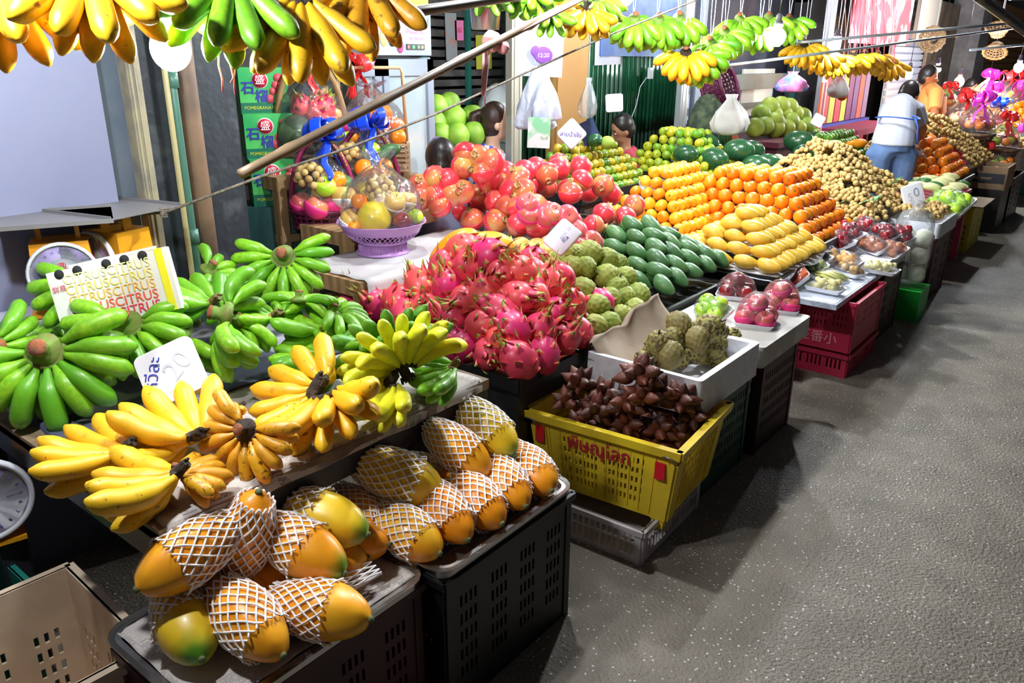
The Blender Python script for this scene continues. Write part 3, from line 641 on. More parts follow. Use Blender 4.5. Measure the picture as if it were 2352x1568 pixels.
def newsprint(name, base, ink, pic, plo, phi, ax='X'):
    """paper with columns of fine printed lines and darker picture blocks"""
    m = M_(name, base, .8, pic, 7, plo, phi, det=2, bump=.35, bsc=11, dist=.012); N = m.node_tree.nodes; L = m.node_tree.links; b = N['Principled BSDF']
    src = b.inputs['Base Color'].links[0].from_socket; tc = [n for n in N if n.type == 'TEX_COORD'][0]
    w = N.new('ShaderNodeTexWave'); w.bands_direction = ax; w.inputs['Scale'].default_value = 62; L.new(tc.outputs['Object'], w.inputs['Vector'])
    t = N.new('ShaderNodeTexNoise'); t.inputs['Scale'].default_value = 170; t.inputs['Detail'].default_value = 1; L.new(tc.outputs['Object'], t.inputs['Vector'])
    k = N.new('ShaderNodeTexChecker'); k.inputs['Scale'].default_value = 9; L.new(tc.outputs['Object'], k.inputs['Vector'])
    def math_(op, a, c):
        n = N.new('ShaderNodeMath'); n.operation = op
        for i, q in enumerate((a, c)):
            if hasattr(q, 'links'): L.new(q, n.inputs[i])
            else: n.inputs[i].default_value = q
        return n.outputs[0]
    f = math_('MULTIPLY', math_('GREATER_THAN', w.outputs['Fac'], .62), math_('GREATER_THAN', t.outputs[0], .44)); f = math_('MULTIPLY', f, math_('MULTIPLY', math_('ADD', k.outputs['Fac'], .45), .5))
    mx = N.new('ShaderNodeMix'); mx.data_type = 'RGBA'; L.new(f, mx.inputs[0]); L.new(src, mx.inputs[6]); mx.inputs[7].default_value = (*ink, 1); L.new(mx.outputs[2], b.inputs['Base Color']); return m
PAPER = newsprint('newsprint', (.60, .53, .47), (.14, .12, .14), (.30, .25, .26), .58, .66)
PAPERB = newsprint('picture_newsprint', (.42, .42, .48), (.08, .08, .12), (.06, .07, .11), .44, .50)
STEEL = M_('stainless_steel', (.45, .44, .43), .22, metal=.9)
STYRO = M_('white_styrofoam', (.78, .78, .82), .7, (.70, .69, .72), 30, bump=.3, bsc=60, dist=.003)
STYROG = M_('grubby_styrofoam', (.62, .60, .56), .7, (.45, .42, .37), 7, bump=.3, bsc=60, dist=.003)

def newspaper(label, x0, x1, y0, y1, z, drop_x=.0, drop_y=.0, mat=None, seed=0, amp=.006, name='newspaper_sheet', group=None, over=.05):
    """a sheet of newspaper lying on a table: hangs over the +X edge by drop_x and the -Y edge by drop_y"""
    b = MB(); W_, H_ = x1-x0, y1-y0
    def fn(u, v):
        x = x0-(0)+(W_+drop_x)*u; y = y0-drop_y+(H_+drop_y)*v; zz = z
        ex, ey = max(0, x-x1), max(0, y0-y); k = noise.noise(Vector((x*9+seed, y*9, 0)))
        if ex: x = x1+.006+.012*k+ex*.08; zz -= ex*(1+.25*noise.noise(Vector((y*7+seed, 1, 0))))
        if ey: y = y0-.006-.012*k-ey*.08; zz -= ey*(1+.25*noise.noise(Vector((x*7+seed, 2, 0))))
        return (x, y, zz+amp*noise.noise(Vector((x*14+seed, y*14, 3)))+amp)
    b.sheet(fn, 34, 40, .0012); return tag(b.build(name, mat or PAPER), label, 'newspaper', group)
# ------------------------------------------------------------------ nearest table: bananas
b = MB(); t = thing('banana_table', 'low wide table under newspapers carrying the bananas', 'table', (-1.93, 1.12, 0))
b = MB(); b.box((0, 0, .695), (1.10, 1.02, .03)); b.build('tabletop', M_('old_plywood', (.16, .10, .06), .7, (.28, .2, .12), 9), t, smooth=False)
b = MB(); b.box((.535, 0, .66), (.02, 1.02, .08)); b.box((0, -.50, .66), (1.08, .02, .08)); b.build('apron', BLACKT, t, smooth=False)
for sx in (-.5, .5):
    for sy in (-.46, .46): b = MB(); b.box((sx, sy, .34), (.035, .035, .68)); b.build('leg', M_('dull_iron', (.03, .03, .035), .5, metal=.3), t, smooth=False)
newspaper('newspaper spread under the yellow bananas and folded over the table front', -1.98, -1.385, .63, 1.60, .712, .036, .05, PAPER, 3)
newspaper('dark picture newspaper spread under the green bananas', -2.46, -1.86, .66, 1.6, .720, 0, .05, PAPERB, 8)

B3 = 'green banana bunches heaped on the near table'; B4 = 'yellow banana bunches along the table front'
def gb(label, c, z, t, z2, kind='green', **k): return banana_bunch(label, P(*c, z), P(*t, z2), kind, group=k.pop('group', B3), **k)
# green bunches (crown pixel, level, mid-tip pixel, level)
gb('green banana bunch with a thick brown stump, in front of the citrus carton', (212, 682), .96, (215, 780), .86, n=13, spread=236, curl=-1.1, elev=12, L=.155, fat=.135, cs=1.5, up=(.25, -.25, 1))
gb('green banana bunch with an upright brown stump, behind the square price tray', (290, 765), .90, (275, 880), .80, n=12, spread=225, curl=-1.1, elev=8, L=.155, fat=.13, cs=1.4, up=(.3, -.3, 1))
gb('green banana bunch fanned out at the left end, nearest the purple scale', (112, 832), .88, (150, 955), .76, n=11, spread=200, curl=-.9, elev=-2, L=.19, fat=.135, cs=1.2, up=(.35, -.5, 1))
gb('green banana bunch with its crown at the left frame edge', (-6, 815), .88, (55, 880), .79, n=9, spread=200, curl=-.8, elev=-4, L=.15, cs=1.2, up=(.3, -.3, 1))
gb('green banana bunch with one finger standing up, right of the citrus carton', (487, 692), .93, (380, 690), .92, n=8, spread=120, curl=.5, elev=16, L=.17, fat=.14)
gb('green banana bunch with an orange-brown stump, above the newspaper fold', (520, 742), .92, (500, 835), .78, n=9, spread=210, curl=-1.0, elev=-6, L=.165, fat=.135, cs=1.3, up=(.35, -.3, 1))
gb('green banana bunch whose fingers droop right, beside the orange-brown stump', (545, 745), .90, (600, 800), .78, n=7, spread=120, curl=-.9, elev=0, L=.13, up=(.3, -.2, 1))
gb('small green banana bunch high at the back, against the bamboo pole', (494, 628), .95, (560, 655), .90, n=9, spread=190, curl=-.7, elev=6, L=.14, up=(.2, -.2, 1))
gb('green banana bunch with a brown crown near the wooden bench leg', (652, 606), .95, (655, 675), .86, n=13, spread=225, curl=-.8, elev=4, L=.155, cs=1.2, up=(.25, -.3, 1))
gb('green banana bunch below the bench, with a cut round stub', (692, 690), .92, (740, 690), .88, n=7, spread=190, curl=-.8, elev=6, L=.11)
gb('green banana bunch with its stub pointing at the camera, mid heap', (630, 722), .90, (560, 705), .90, n=8, spread=170, curl=.3, elev=6, L=.13)
gb('green banana bunch at the right of the heap, curling round like a hook', (775, 725), .88, (815, 740), .86, n=6, spread=170, curl=-1.2, elev=8, L=.13, fat=.12)
gb('pale green banana bunch with five long fingers pointing left', (748, 752), .86, (650, 742), .84, n=9, spread=100, curl=.6, elev=10, L=.17, kind='green')
gb('green banana bunch with brown-scarred skin pointing left, below the pale one', (742, 808), .81, (635, 835), .78, n=8, spread=90, curl=.5, elev=6, L=.165)
gb('green banana bunch with a cut stub, low beside the yellow ripe bunch', (775, 850), .78, (655, 880), .75, n=6, spread=80, curl=.3, elev=4, L=.17)
gb('small green banana bunch whose fingers point right, behind the yellow-green bunch', (765, 790), .84, (820, 775), .83, n=5, spread=140, curl=.4, elev=10, L=.10)
gb('green banana bunch at the front right corner of the table', (1040, 842), .80, (955, 880), .76, n=7, spread=110, curl=.6, elev=2, L=.15)
gb('dark green banana bunch with fingers standing up behind the yellow-green bunch', (905, 815), .80, (860, 735), .97, kind='dgreen', n=9, spread=120, curl=.2, elev=4, L=.20, fat=.105, up=(1, -1, .4))
gb('green banana bunch lying at the back left, behind the stump with the disc', (150, 745), .86, (110, 790), .84, n=8, spread=160, curl=-.4, elev=2, L=.16)
gb('green banana bunch low in the middle of the heap beside the price tray', (400, 790), .84, (360, 830), .80, n=8, spread=200, curl=-.8, elev=0, L=.14, up=(.2, -.2, 1))
gb('green banana bunch at the very back, behind the upright finger', (560, 640), .86, (500, 690), .84, n=8, spread=200, curl=-.6, elev=0, L=.14)
gb('green banana bunch between the two round stumps', (420, 740), .84, (330, 730), .86, n=9, spread=180, curl=-.5, elev=4, L=.15)
# yellow bunches
gb('yellow-green banana bunch standing up with green tips, nearest the dragon fruit', (925, 845), .82, (880, 765), .94, kind='lime', n=10, spread=150, curl=.9, elev=8, L=.185, fat=.11, group=B4, up=(1, -1, .5))
gb('yellow-green banana bunch drooping over the table edge below the standing one', (895, 882), .79, (825, 925), .755, kind='lime', n=8, spread=150, curl=.8, elev=2, L=.17, fat=.125, group=B4)
gb('large ripe banana bunch with a black crown, spotted finger on top', (722, 905), .815, (620, 975), .76, kind='yellow', n=13, spread=230, curl=.5, elev=6, L=.185, fat=.135, group=B4, cs=1.3)
gb('small very ripe banana bunch with black crown beside the price tray', (548, 935), .79, (490, 945), .80, kind='ripe', n=5, spread=110, curl=.2, elev=12, L=.10, fat=.12, group=B4)
gb('very ripe banana bunch with a frayed black crown and short spotted fingers', (558, 1005), .80, (535, 1065), .745, kind='ripe', n=10, spread=230, curl=-.5, elev=-2, L=.115, fat=.14, group=B4, up=(.3, -.3, 1))
gb('yellow banana bunch with five long fingers reaching up-left under the price tray', (450, 1000), .80, (320, 930), .80, kind='yellow', n=10, spread=84, curl=.5, elev=12, L=.215, fat=.115, group=B4)
gb('yellow banana bunch whose two fingers curve left below the long ones', (430, 1015), .775, (320, 1045), .755, kind='yellow', n=4, spread=50, curl=.9, elev=6, L=.15, fat=.13, group=B4)
gb('yellow banana bunch at the left end, fingers spread to the newspaper edge', (285, 1032), .79, (120, 1050), .765, kind='yellow', n=8, spread=84, curl=.6, elev=8, L=.205, fat=.115, group=B4)
gb('yellow banana bunch at the front corner, long lower finger curving round', (408, 1085), .79, (245, 1135), .76, kind='yellow', n=8, spread=74, curl=.7, elev=8, L=.20, fat=.12, group=B4)
gb('short yellow bananas right of the front corner crown', (415, 1088), .775, (478, 1088), .76, kind='ripe', n=5, spread=110, curl=-.2, elev=2, L=.11, fat=.14, group=B4)

# price tray propped on the bananas
FOAM = M_('foam_tray_white', (.86, .86, .92), .45, coat=.15)
BLUEINK = M_('blue_marker', (.05, .07, .45), .5); FAINT = M_('faded_marker', (.60, .60, .72), .6); BLK = M_('black_ink', (.02, .02, .02), .5); REDINK = M_('red_ink', (.65, .02, .02), .5)
def price_tray(label, p, right, up, s, lines, deep=.012, asp=1.0, name='price_tray'):
    """an upturned foam tray used as a price card; lines = [(text, size, x, y, rotation, material)]"""
    b = MB(); w = s/2; h = s*asp/2
    def ring(a, c, z, r, n=5):
        o = []
        for q, (sx, sy) in enumerate(((1, 1), (-1, 1), (-1, -1), (1, -1))):
            for k in range(n): t = PI/2*(q+k/(n-1)); o.append((sx*(a-r)+r*math.cos(t), sy*(c-r)+r*math.sin(t), z))
        return o
    rs = [ring(w, h, -deep, s*.14), ring(w, h, -deep+.002, s*.14), ring(w*.93, h*.93, -.001, s*.12), ring(w*.88, h*.88, 0, s*.10)]
    n = len(rs[0]); b.add([q for r in rs for q in r], [(i*n+j, i*n+(j+1) % n, (i+1)*n+(j+1) % n, (i+1)*n+j) for i in range(3) for j in range(n)]+[tuple(range(n-1, -1, -1)), tuple(3*n+j for j in range(n))])
    o = b.build(name, FOAM, M=face(p, right, up), ang=40); tag(o, label, 'price sign', 'foam price signs')
    for (t, sz, x, y, a, m) in lines: lettering(t, sz, m, o, Matrix.Translation((x, y, .0008)) @ Matrix.Rotation(math.radians(a), 4, 'Z'))
    return o
camR = Vector((AX[0], AY[0], AZ[0])); camU = -Vector((AX[1], AY[1], AZ[1])); camN = -Vector((AX[2], AY[2], AZ[2]))
def facing(a, lean=0.0, yaw=0.0):
    """reader's right and up for a card turned a degrees, leaning back"""
    r = Vector((math.cos(math.radians(-38+yaw)), math.sin(math.radians(38+yaw))*1.0, 0)); r = Vector((camR.x, camR.y, 0)).normalized(); r.rotate(Quaternion((0, 0, 1), math.radians(yaw)))
    n0 = Vector((r.y, -r.x, 0)); u = (Vector((0, 0, 1))*math.cos(math.radians(lean))-n0*math.sin(math.radians(lean))).normalized(); n = r.cross(u)
    q = Quaternion(n, math.radians(a)); r2 = r.copy(); r2.rotate(q); u2 = u.copy(); u2.rotate(q); return r2, u2
r_, u_ = facing(27, 32)
price_tray('square white foam price tray propped on the yellow bananas', P(388, 855, .88), r_, u_, .150, [('หวีละ', .044, -.036, .012, 62, BLUEINK), ('20', .07, .026, .006, 30, FAINT)], .018)
b = MB(); b.tube([(0, 0, 0), (.03, .0, -.13)], .003, 6)
tag(b.build('sign_stick', M_('bamboo_stick', (.5, .35, .15), .6), M=Matrix.Translation(P(388, 875, .84))), 'thin stick holding up the square price tray', 'stick')

# ------------------------------------------------------------------ papaya trays on crates
crate('plastic_crate', 'dark red slotted crate under the nearest papaya tray', -1.50, -1.155, .54, 1.10, .0, .41, DRED, rows=5, gx=(3, 4), gy=(4, 4), pitch=.018, group='crates under the papayas')
crate('plastic_crate', 'black slotted crate under the second papaya tray', -1.50, -1.10, 1.13, 1.66, .0, .42, BLACKP, rows=5, gx=(3, 4), gy=(4, 4), pitch=.018, group='crates under the papayas')
tray('steel_tray', 'steel tray lined with newspaper under the nearest papayas', -1.53, -1.14, .53, 1.105, .412, .024, STEEL, .012, lip=.012, rnd=.05)
tray('steel_tray', 'steel tray under the farther row of papayas', -1.52, -1.095, 1.125, 1.665, .422, .026, STEEL, .012, lip=.012, rnd=.05)
newspaper('crumpled newspaper in the near papaya tray', -1.515, -1.155, .545, 1.09, .428, 0, 0, PAPER, 21, .007)
T1 = 'papayas in the nearest tray'; T2 = 'papayas in the second tray'
def pp(label, a, za, b_, zb, g, **k):
    """papaya seen from pixel a to pixel b (the b end carries the stem)"""
    A = P(*a, za); B = P(*b_, zb); c = (A+B)/2; papaya(label, c, B-A, group=g, size=k.pop('size', 1.0)*(1.07 if g == T1 else 1.03), **k)
pp('papaya lying at the left corner, bare orange end toward the camera', (505, 1225), .655, (385, 1305), .635, T1, s=0, net=(.02, .72))
pp('papaya standing tilted in its net, bare at top and bottom', (540, 1300), .54, (580, 1175), .68, T1, s=1, net=(.16, .93), size=1.0)
pp('papaya with a green spot, its net slipped back, near the front left corner', (400, 1365), .52, (445, 1470), .50, T1, s=0, mat=1, net=(.05, .62), green=True, size=1.0)
pp('large netted papaya lying across the front of the near tray', (500, 1355), .54, (630, 1485), .50, T1, s=1, net=(.16, .80))
pp('small netted papaya at the front of the near tray', (660, 1385), .50, (790, 1410), .50, T1, s=2, net=(.1, .68))
pp('netted papaya with its green stem end showing, middle of the near tray', (640, 1225), .60, (730, 1280), .57, T1, s=0, net=(.05, .62), green=True, size=1.0)
pp('yellow papaya with a dark green stem end, back of the near tray', (680, 1165), .60, (785, 1205), .58, T1, s=0, mat=1, net=(.02, .52), green=True, size=1.02)
pp('bare orange papaya under the yellow one', (745, 1235), .50, (845, 1245), .50, T1, s=2, net=None, size=.85)
pp('bare dark orange papaya in the shadow below the green-ended one', (690, 1310), .49, (785, 1290), .49, T1, s=2, net=None, size=.85)
pp('bare papaya deep in the shade under the netted ones', (570, 1330), .49, (690, 1330), .48, T1, s=1, net=None, size=.95)
pp('bare papaya barely visible between two netted ones', (490, 1330), .49, (590, 1370), .48, T1, s=2, net=None, size=.85)
pp('netted papaya mostly hidden behind the yellow one', (800, 1150), .52, (850, 1190), .50, T1, s=2, net=(.1, .85), size=.85)
# empty net
b = MB(); n_ = 15; Lq = .13
for sg in (-1, 1):
    for i in range(n_):
        pts = []
        for q in range(19):
            u = q/18; a = 2*PI*i/n_+sg*2*PI/n_*2*u; pts.append((.042*math.cos(a), .022+.020*math.sin(a)*(.8+.2*math.cos(u*3)), Lq*(u-.5)))
        b.tube(pts, .0022, 5)
tag(b.build('empty_foam_net', M_('papaya_foam_net', (.92, .86, .84)), M=frame(P(800, 1345, .455), P(860, 1325, .455)-P(780, 1370, .455)) @ Matrix.Rotation(PI/2, 4, 'Y') @ Matrix.Rotation(PI/2, 4, 'Z')), 'empty white foam net lying in the near tray', 'foam net')
# second tray
pp('netted papaya facing the camera at the left end of the second tray, yellow-green stem end', (880, 1080), .60, (930, 1100), .575, T2, s=2, mat=1, net=(.05, .72), green=True, size=1.12)
pp('netted papaya lying in the front row, leftmost in the second tray', (860, 1170), .51, (1000, 1265), .48, T2, s=0, net=(.18, .80))
pp('netted papaya second along the front row of the second tray', (965, 1105), .53, (1075, 1240), .48, T2, s=1, net=(.10, .80))
pp('netted papaya with a bare green-yellow shoulder, third along the front row', (1020, 1085), .52, (1150, 1200), .48, T2, s=0, mat=0, net=(.26, .84), size=1.05)
pp('netted papaya fourth along the front row, orange blossom end bare', (1100, 1040), .53, (1210, 1165), .48, T2, s=1, net=(.10, .82))
pp('netted papaya at the right end of the second tray', (1165, 1020), .51, (1270, 1130), .48, T2, s=0, net=(.12, .80))
pp('netted papaya with orange end facing the camera, on top of the front row', (1030, 1015), .61, (1062, 1040), .585, T2, s=2, net=(.05, .70), size=.98)
pp('netted papaya with green end, topmost at the back of the second tray', (1095, 965), .62, (1122, 990), .60, T2, s=2, mat=1, net=(.05, .74), green=True, size=1.08)
pp('netted greenish papaya peeping out behind the front row', (960, 1070), .50, (1010, 1100), .49, T2, s=1, mat=1, net=(.1, .9), size=.8)

# ------------------------------------------------------------------ left foreground: crates, scale
CREAM = M_('cream_crate_plastic', (.68, .53, .38), .55, (.58, .44, .31), 9)
crate('plastic_crate', 'empty cream slotted crate in the near left corner', -1.93, -1.50, .20, .60, .0, .38, CREAM, rows=4, gx=(3, 3), gy=(3, 3), pitch=.024, rim=.022, sw=.011, rot=-.04, th=.008, z0s=.1, z1s=.62)
crate('plastic_crate', 'teal green crate behind the cream one at the left edge', -2.36, -1.96, .10, .53, .0, .35, M_('teal_crate_plastic', (.012, .20, .16), .5), rows=3)
pa = papaya('green papaya lying in the teal crate', (-2.10, .38, .33), (.3, .9, .25), s=1, mat=0, net=None, group=None)
pa.data = pa.data.copy(); pa.data.materials[0] = M_('green_papaya_skin', (.14, .30, .04), .5, (.22, .38, .06), 12)
YEL = M_('scale_yellow_paint', (.85, .36, .01), .4, (.70, .28, .01), 9, coat=.2)
def scale(label, p, rz, dial_tilt=0, pan=True):
    t = thing('kitchen_scale', label, 'scale', p, rz, 'dial scales')
    b = MB(); b.box((0, 0, .11), (.15, .12, .20), tx=1.15, ty=1.1); b.box((0, 0, .004), (.20, .15, .012)); b.ell((-.0, -.02, .12), (.085, .055, .085), 18, 12)
    b.build('body', YEL, t, ang=40)
    b = MB(); b.lathe([(.090, 0), (.094, .006), (.090, .018), (.084, .014), (.084, .010)], 32); b.build('dial_rim', M_('dial_rim_white', (.66, .66, .70), .3), t, M=TR((0, -.085, .125), rx=PI/2))
    b = MB(); b.lathe([(.084, .0), (.084, .010), (0, .010)], 32); d = b.build('dial', M_('dial_lavender', (.42, .34, .62), .45), t, M=TR((0, -.085, .125), rx=PI/2))
    b = MB(); b.lathe([(.046, .0105), (.046, .0112), (0, .0112)], 28); b.build('dial_centre', M_('dial_centre_grey', (.24, .26, .28), .4), d)
    for k in range(20): a = PI/2-2*PI*k/20; lettering(str(k) if k else '20', .010, M_('dial_ink', (.12, .10, .30), .5), d, TR((.066*math.cos(a), .066*math.sin(a), .0105), rz=a-PI/2), 'dial_number')
    b = MB(); b.box((0, -.016, .0135), (.008, .11, .002)); b.build('needle', M_('needle_orange', (.85, .20, .01), .4), d, smooth=False, M=Matrix.Rotation(.7, 4, 'Z'))
    lettering('鼎', .026, M_('dial_red', (.6, .03, .06), .5), d, TR((0, .022, .0118)))
    if pan:
        b = MB(); b.box((-.05, 0, .235), (.012, .03, .07)); b.box((.05, 0, .235), (.012, .03, .07)); b.build('pan_support', YEL, t, smooth=False)
        b = MB(); b.box((0, 0, .27), (.30, .26, .004)); b.box((0, -.13, .274), (.30, .004, .012)); b.box((0, .13, .274), (.30, .004, .012)); b.build('pan', M_('dull_steel_pan', (.26, .25, .25), .45, metal=.5), t, smooth=False)
    return t
# bench behind the bananas that carries the scales
b = MB(); b.box((-2.47, .66, .865), (.20, 1.05, .03)); o = b.build('shelf_board', M_('pale_shelf', (.5, .5, .6), .5), smooth=False); tag(o, 'pale shelf board along the white panel carrying the scales', 'shelf')
b = MB(); b.box((-2.47, .15, .425), (.2, .04, .85)); b.box((-2.47, 1.16, .425), (.2, .04, .85)); tag(b.build('shelf_support', M_('pale_shelf', (.5, .5, .6)), smooth=False), 'two pale upright boards under the scale shelf', 'support')
scale('dial scale with a lavender face behind the green bananas', (-2.44, .94, .885), 1.15)
scale('dial scale with a yellow side toward the camera beside the metal post', (-2.47, 1.12, .885), .25)
zs = D(-42, 1150, 1.95); tz = math.atan2(-zs.y, -zs.x)+PI/2
t = thing('kitchen_scale', 'dial scale cut by the left frame edge beside the banana table', 'scale', zs, tz, 'dial scales')
b = MB(); b.lathe([(.110, 0), (.115, .006), (.110, .020), (.100, .016), (.100, .010)], 36); b.build('dial_rim', M_('dial_rim_white', (.66, .66, .70)), t, M=TR((0, 0, 0), rx=PI/2))
b = MB(); b.lathe([(.100, .0), (.100, .010), (0, .010)], 36); d = b.build('dial', M_('dial_lavender', (.42, .34, .62)), t, M=TR((0, 0, 0), rx=PI/2))
for k in range(20): a = PI/2-2*PI*k/20; lettering(str(k) if k else '20', .013, M_('dial_ink', (.12, .10, .30)), d, TR((.082*math.cos(a), .082*math.sin(a), .0105), rz=a-PI/2), 'dial_number')
b = MB(); b.box((-.02, .06, -.02), (.15, .10, .20)); b.box((-.02, .06, -.125), (.19, .15, .012)); b.build('body', YEL, t, smooth=False)
b = MB(); b.box((zs.x-.05, zs.y+.04, (zs.z-.135)/2), (.10, .06, zs.z-.135)); tag(b.build('wooden_stand', M_('dull_iron', (.03, .03, .035)), smooth=False), 'dark stand under the scale at the left edge', 'stand')
# citrus carton
CW = M_('carton_white', (.74, .72, .66), .7)
ct = thing('citrus_carton', 'white fruit carton lettered CITRUS in yellow and orange behind the green bananas', 'carton', M=face(D(262, 668, 2.12), D(400, 590, 2.1)-D(115, 655, 2.1), (-.25, .1, 1)))
b = MB(); b.box((0, 0, -.012), (.33, .17, .024)); b.box((.02, .088, -.002), (.24, .010, .004)); b.build('box', CW, ct, smooth=False)
b = MB(); b.box((.143, 0, .0012), (.020, .17, .0016)); b.build('stripe', M_('carton_yellow', (.85, .75, .02), .6), ct, smooth=False)
for k, c in enumerate(((.85, .80, .35), (.85, .70, .15), (.90, .50, .10), (.88, .12, .06), (.85, .05, .12))):
    lettering('CITRUSCITRUS', .036, M_('carton_ink_%d' % k, c, .6), ct, TR((-.005, .055-.029*k, .0014)))
lettering('FRESH PRODUCT' if False else '鲜果', .02, M_('carton_pink', (.8, .3, .3), .6), ct, TR((-.14, .035, .0014)))
for k, x in enumerate((-.13, -.08, .0, .05, .10)):
    b = MB(); b.lathe([(.013, 0), (.013, .001), (0, .001)], 14); b.build('vent_hole', M_('hole_dark', (.02, .02, .02), .9), ct, M=TR((x, .075, .0006)))
# clear plastic bag at the far left
b = MB(); b.ell((0, 0, 0), (.07, .05, .07), 24, 16, fn=lambda d: 1+.25*_nz(d, 3, 2)); tag(b.build('plastic_bag', film('crumpled_clear_plastic', haze=.25, bsc=30, bstr=1.0), M=Matrix.Translation((-2.36, .66, .80))), 'crumpled clear plastic bag left of the green bananas', 'bag')

# ------------------------------------------------------------------ yellow basket of snake fruit
YC = M_('yellow_basket_plastic', (.78, .56, .02), .45, (.62, .42, .02), 7)
WC = M_('white_crate_plastic', (.55, .50, .50), .5, (.42, .38, .36), 8)
crate('plastic_crate', 'white open-grid crate on the asphalt under the yellow basket', -1.50, -1.05, 2.0, 2.46, 0, .135, WC, rows=2, gx=(6, 3), gy=(6, 3), pitch=.022, sw=.019, z0s=.16, z1s=.94, rot=.04, fr=.06)
bk = thing('yellow_basket', 'yellow plastic basket with red Thai lettering full of snake fruit', 'basket', (-1.268, 2.275, .137), .085)
b = MB(); w_, d_, h_ = .56, .44, .29
def ybwall(M, L, gr, solid):
    slotwall(b, L-.004, h_, .006, M, 5, .035, .225, gr, .009)
    b.box((0, -.012, h_-.014), (L+.035, .026, .030), 0, M)
    for k in range(12): b.box((-L/2+(k+.5)*L/12, -.004, .14), (.0035, .004, .25), 0, M)
    for sx in (-1, 1): b.box((sx*(L/2-.03), -.004, .115), (.06, .010, .23), 0, M)
gr = [[-.165+i*.018 for i in range(3)], [.165-i*.018 for i in range(3)], [-.10+i*.0165 for i in range(6)], [.022+i*.0165 for i in range(6)]]
ybwall(TR((0, -d_/2, 0)), w_, gr, 1); ybwall(TR((0, d_/2, 0), rz=PI), w_, gr, 1)
g2 = [[-.15+i*.018 for i in range(18)]]
ybwall(TR((w_/2, 0, 0), rz=PI/2), d_, g2, 0); ybwall(TR((-w_/2, 0, 0), rz=-PI/2), d_, g2, 0)
b.box((0, -d_/2, .205), (.26, .0075, .06)); b.box((0, 0, .006), (w_, d_, .012)); b.box((w_/2-.03, -d_/2+.01, -.012), (.05, .03, .05)); 
b.v = [(x*(1-.13*(1-z/h_)), y*(1-.13*(1-z/h_)), z) for x, y, z in b.v]
b.build('basket_body', YC, bk, smooth=False)
yy = lambda z: -d_/2*(1-.13*(1-z/h_))-.0060
lettering('พิษณุโลก', .066, M_('basket_red_ink', (.36, .01, .02), .6), bk, face((-.005, yy(.20)-.002, .205), (1, 0, 0), (0, .06, 1)), bold=.0014)
b = MB(); b.box((0, 0, 0), (.035, .008, .06)); rl = b.mesh('label', M_('red_label', (.55, .01, .02), .4), smooth=False)
link('red_patch', rl, bk, Matrix.Translation((-.235, yy(.20)-.006, .205))); link('red_patch', rl, bk, Matrix.Translation((.225, yy(.20)-.008, .200)))
for x in (-.27, .255):
    b = MB(); b.tube([(x-.02, yy(.27)-.016, .262), (x, yy(.27)-.024, .268), (x+.022, yy(.27)-.020, .262), (x+.026, yy(.27)-.020, .245)], .0028, 6); b.build('wire_hook', M_('dull_wire', (.16, .15, .15), .4, metal=.6), bk)
def salak_bunch(label, c, n=12, r=.030, s=1.0, ax=(0, 0, 1), hemi=True):
    t = thing('snake_fruit_bunch', label, 'snake fruit', M=frame(c, Vector((1, .2, 0)), ax), group='snake fruit bunches in the yellow basket')
    b = MB(); b.tube([(0, 0, -.03), (0, 0, .03*s)], [.008, .006], 6); b.build('stalk', M_('salak_stalk', (.22, .13, .05), .8), t)
    for i, d in enumerate(fib(int(n*1.9))):
        if hemi and d.z < -.35: continue
        d = (d+Vector((R.uniform(-.2, .2), R.uniform(-.2, .2), R.uniform(-.15, .15)))).normalized(); k = s*R.uniform(.8, 1.0)
        q = d.to_track_quat('Z', 'Y').to_matrix().to_4x4()
        link('snake_fruit', R.choice(SALAK), t, Matrix.Translation(d*r*R.uniform(.95, 1.55)*s) @ q @ Matrix.Scale(k, 4))
for k, (px, py, z, n, s) in enumerate(((1330, 880, .53, 9, 1.0), (1385, 900, .50, 8, .95), (1470, 862, .60, 12, 1.15), (1300, 925, .47, 8, .9), (1370, 945, .45, 11, 1.0), (1440, 925, .50, 12, 1.1), (1505, 905, .52, 11, 1.1), (1560, 920, .49, 11, 1.05), (1590, 955, .43, 9, .9), (1440, 975, .41, 11, 1.0), (1510, 985, .40, 11, 1.0), (1550, 1000, .37, 9, .9), (1400, 975, .39, 9, .9), (1475, 910, .54, 8, 1.0))):
    salak_bunch(['snake fruit bunch at the back left of the basket', 'snake fruit bunch second along the back of the basket', 'snake fruit bunch heaped highest with a yellow stalk showing', 'snake fruit bunch in the left corner of the basket', 'snake fruit bunch at the front rim, left of the lettering', 'snake fruit bunch under the highest one, toward the left', 'snake fruit bunch right of the highest one', 'snake fruit bunch near the back right corner', 'snake fruit bunch pressed against the right rim', 'snake fruit bunch at the middle of the front rim', 'shaded snake fruit bunch low behind the front rim', 'snake fruit bunch in the near right corner', 'snake fruit bunch with a bright red fruit over the front rim', 'snake fruit bunch just below the highest one'][k], P(px, py, z), n, s=s)

for k in range(12):
    salak_bunch('snake fruit bunch buried in the lower layer of the basket', (-1.43+.10*(k % 4)+R.uniform(-.02, .02), 2.17+.10*(k//4)+.02*(k % 4), .32+R.uniform(0, .03)), 12, s=1.05)
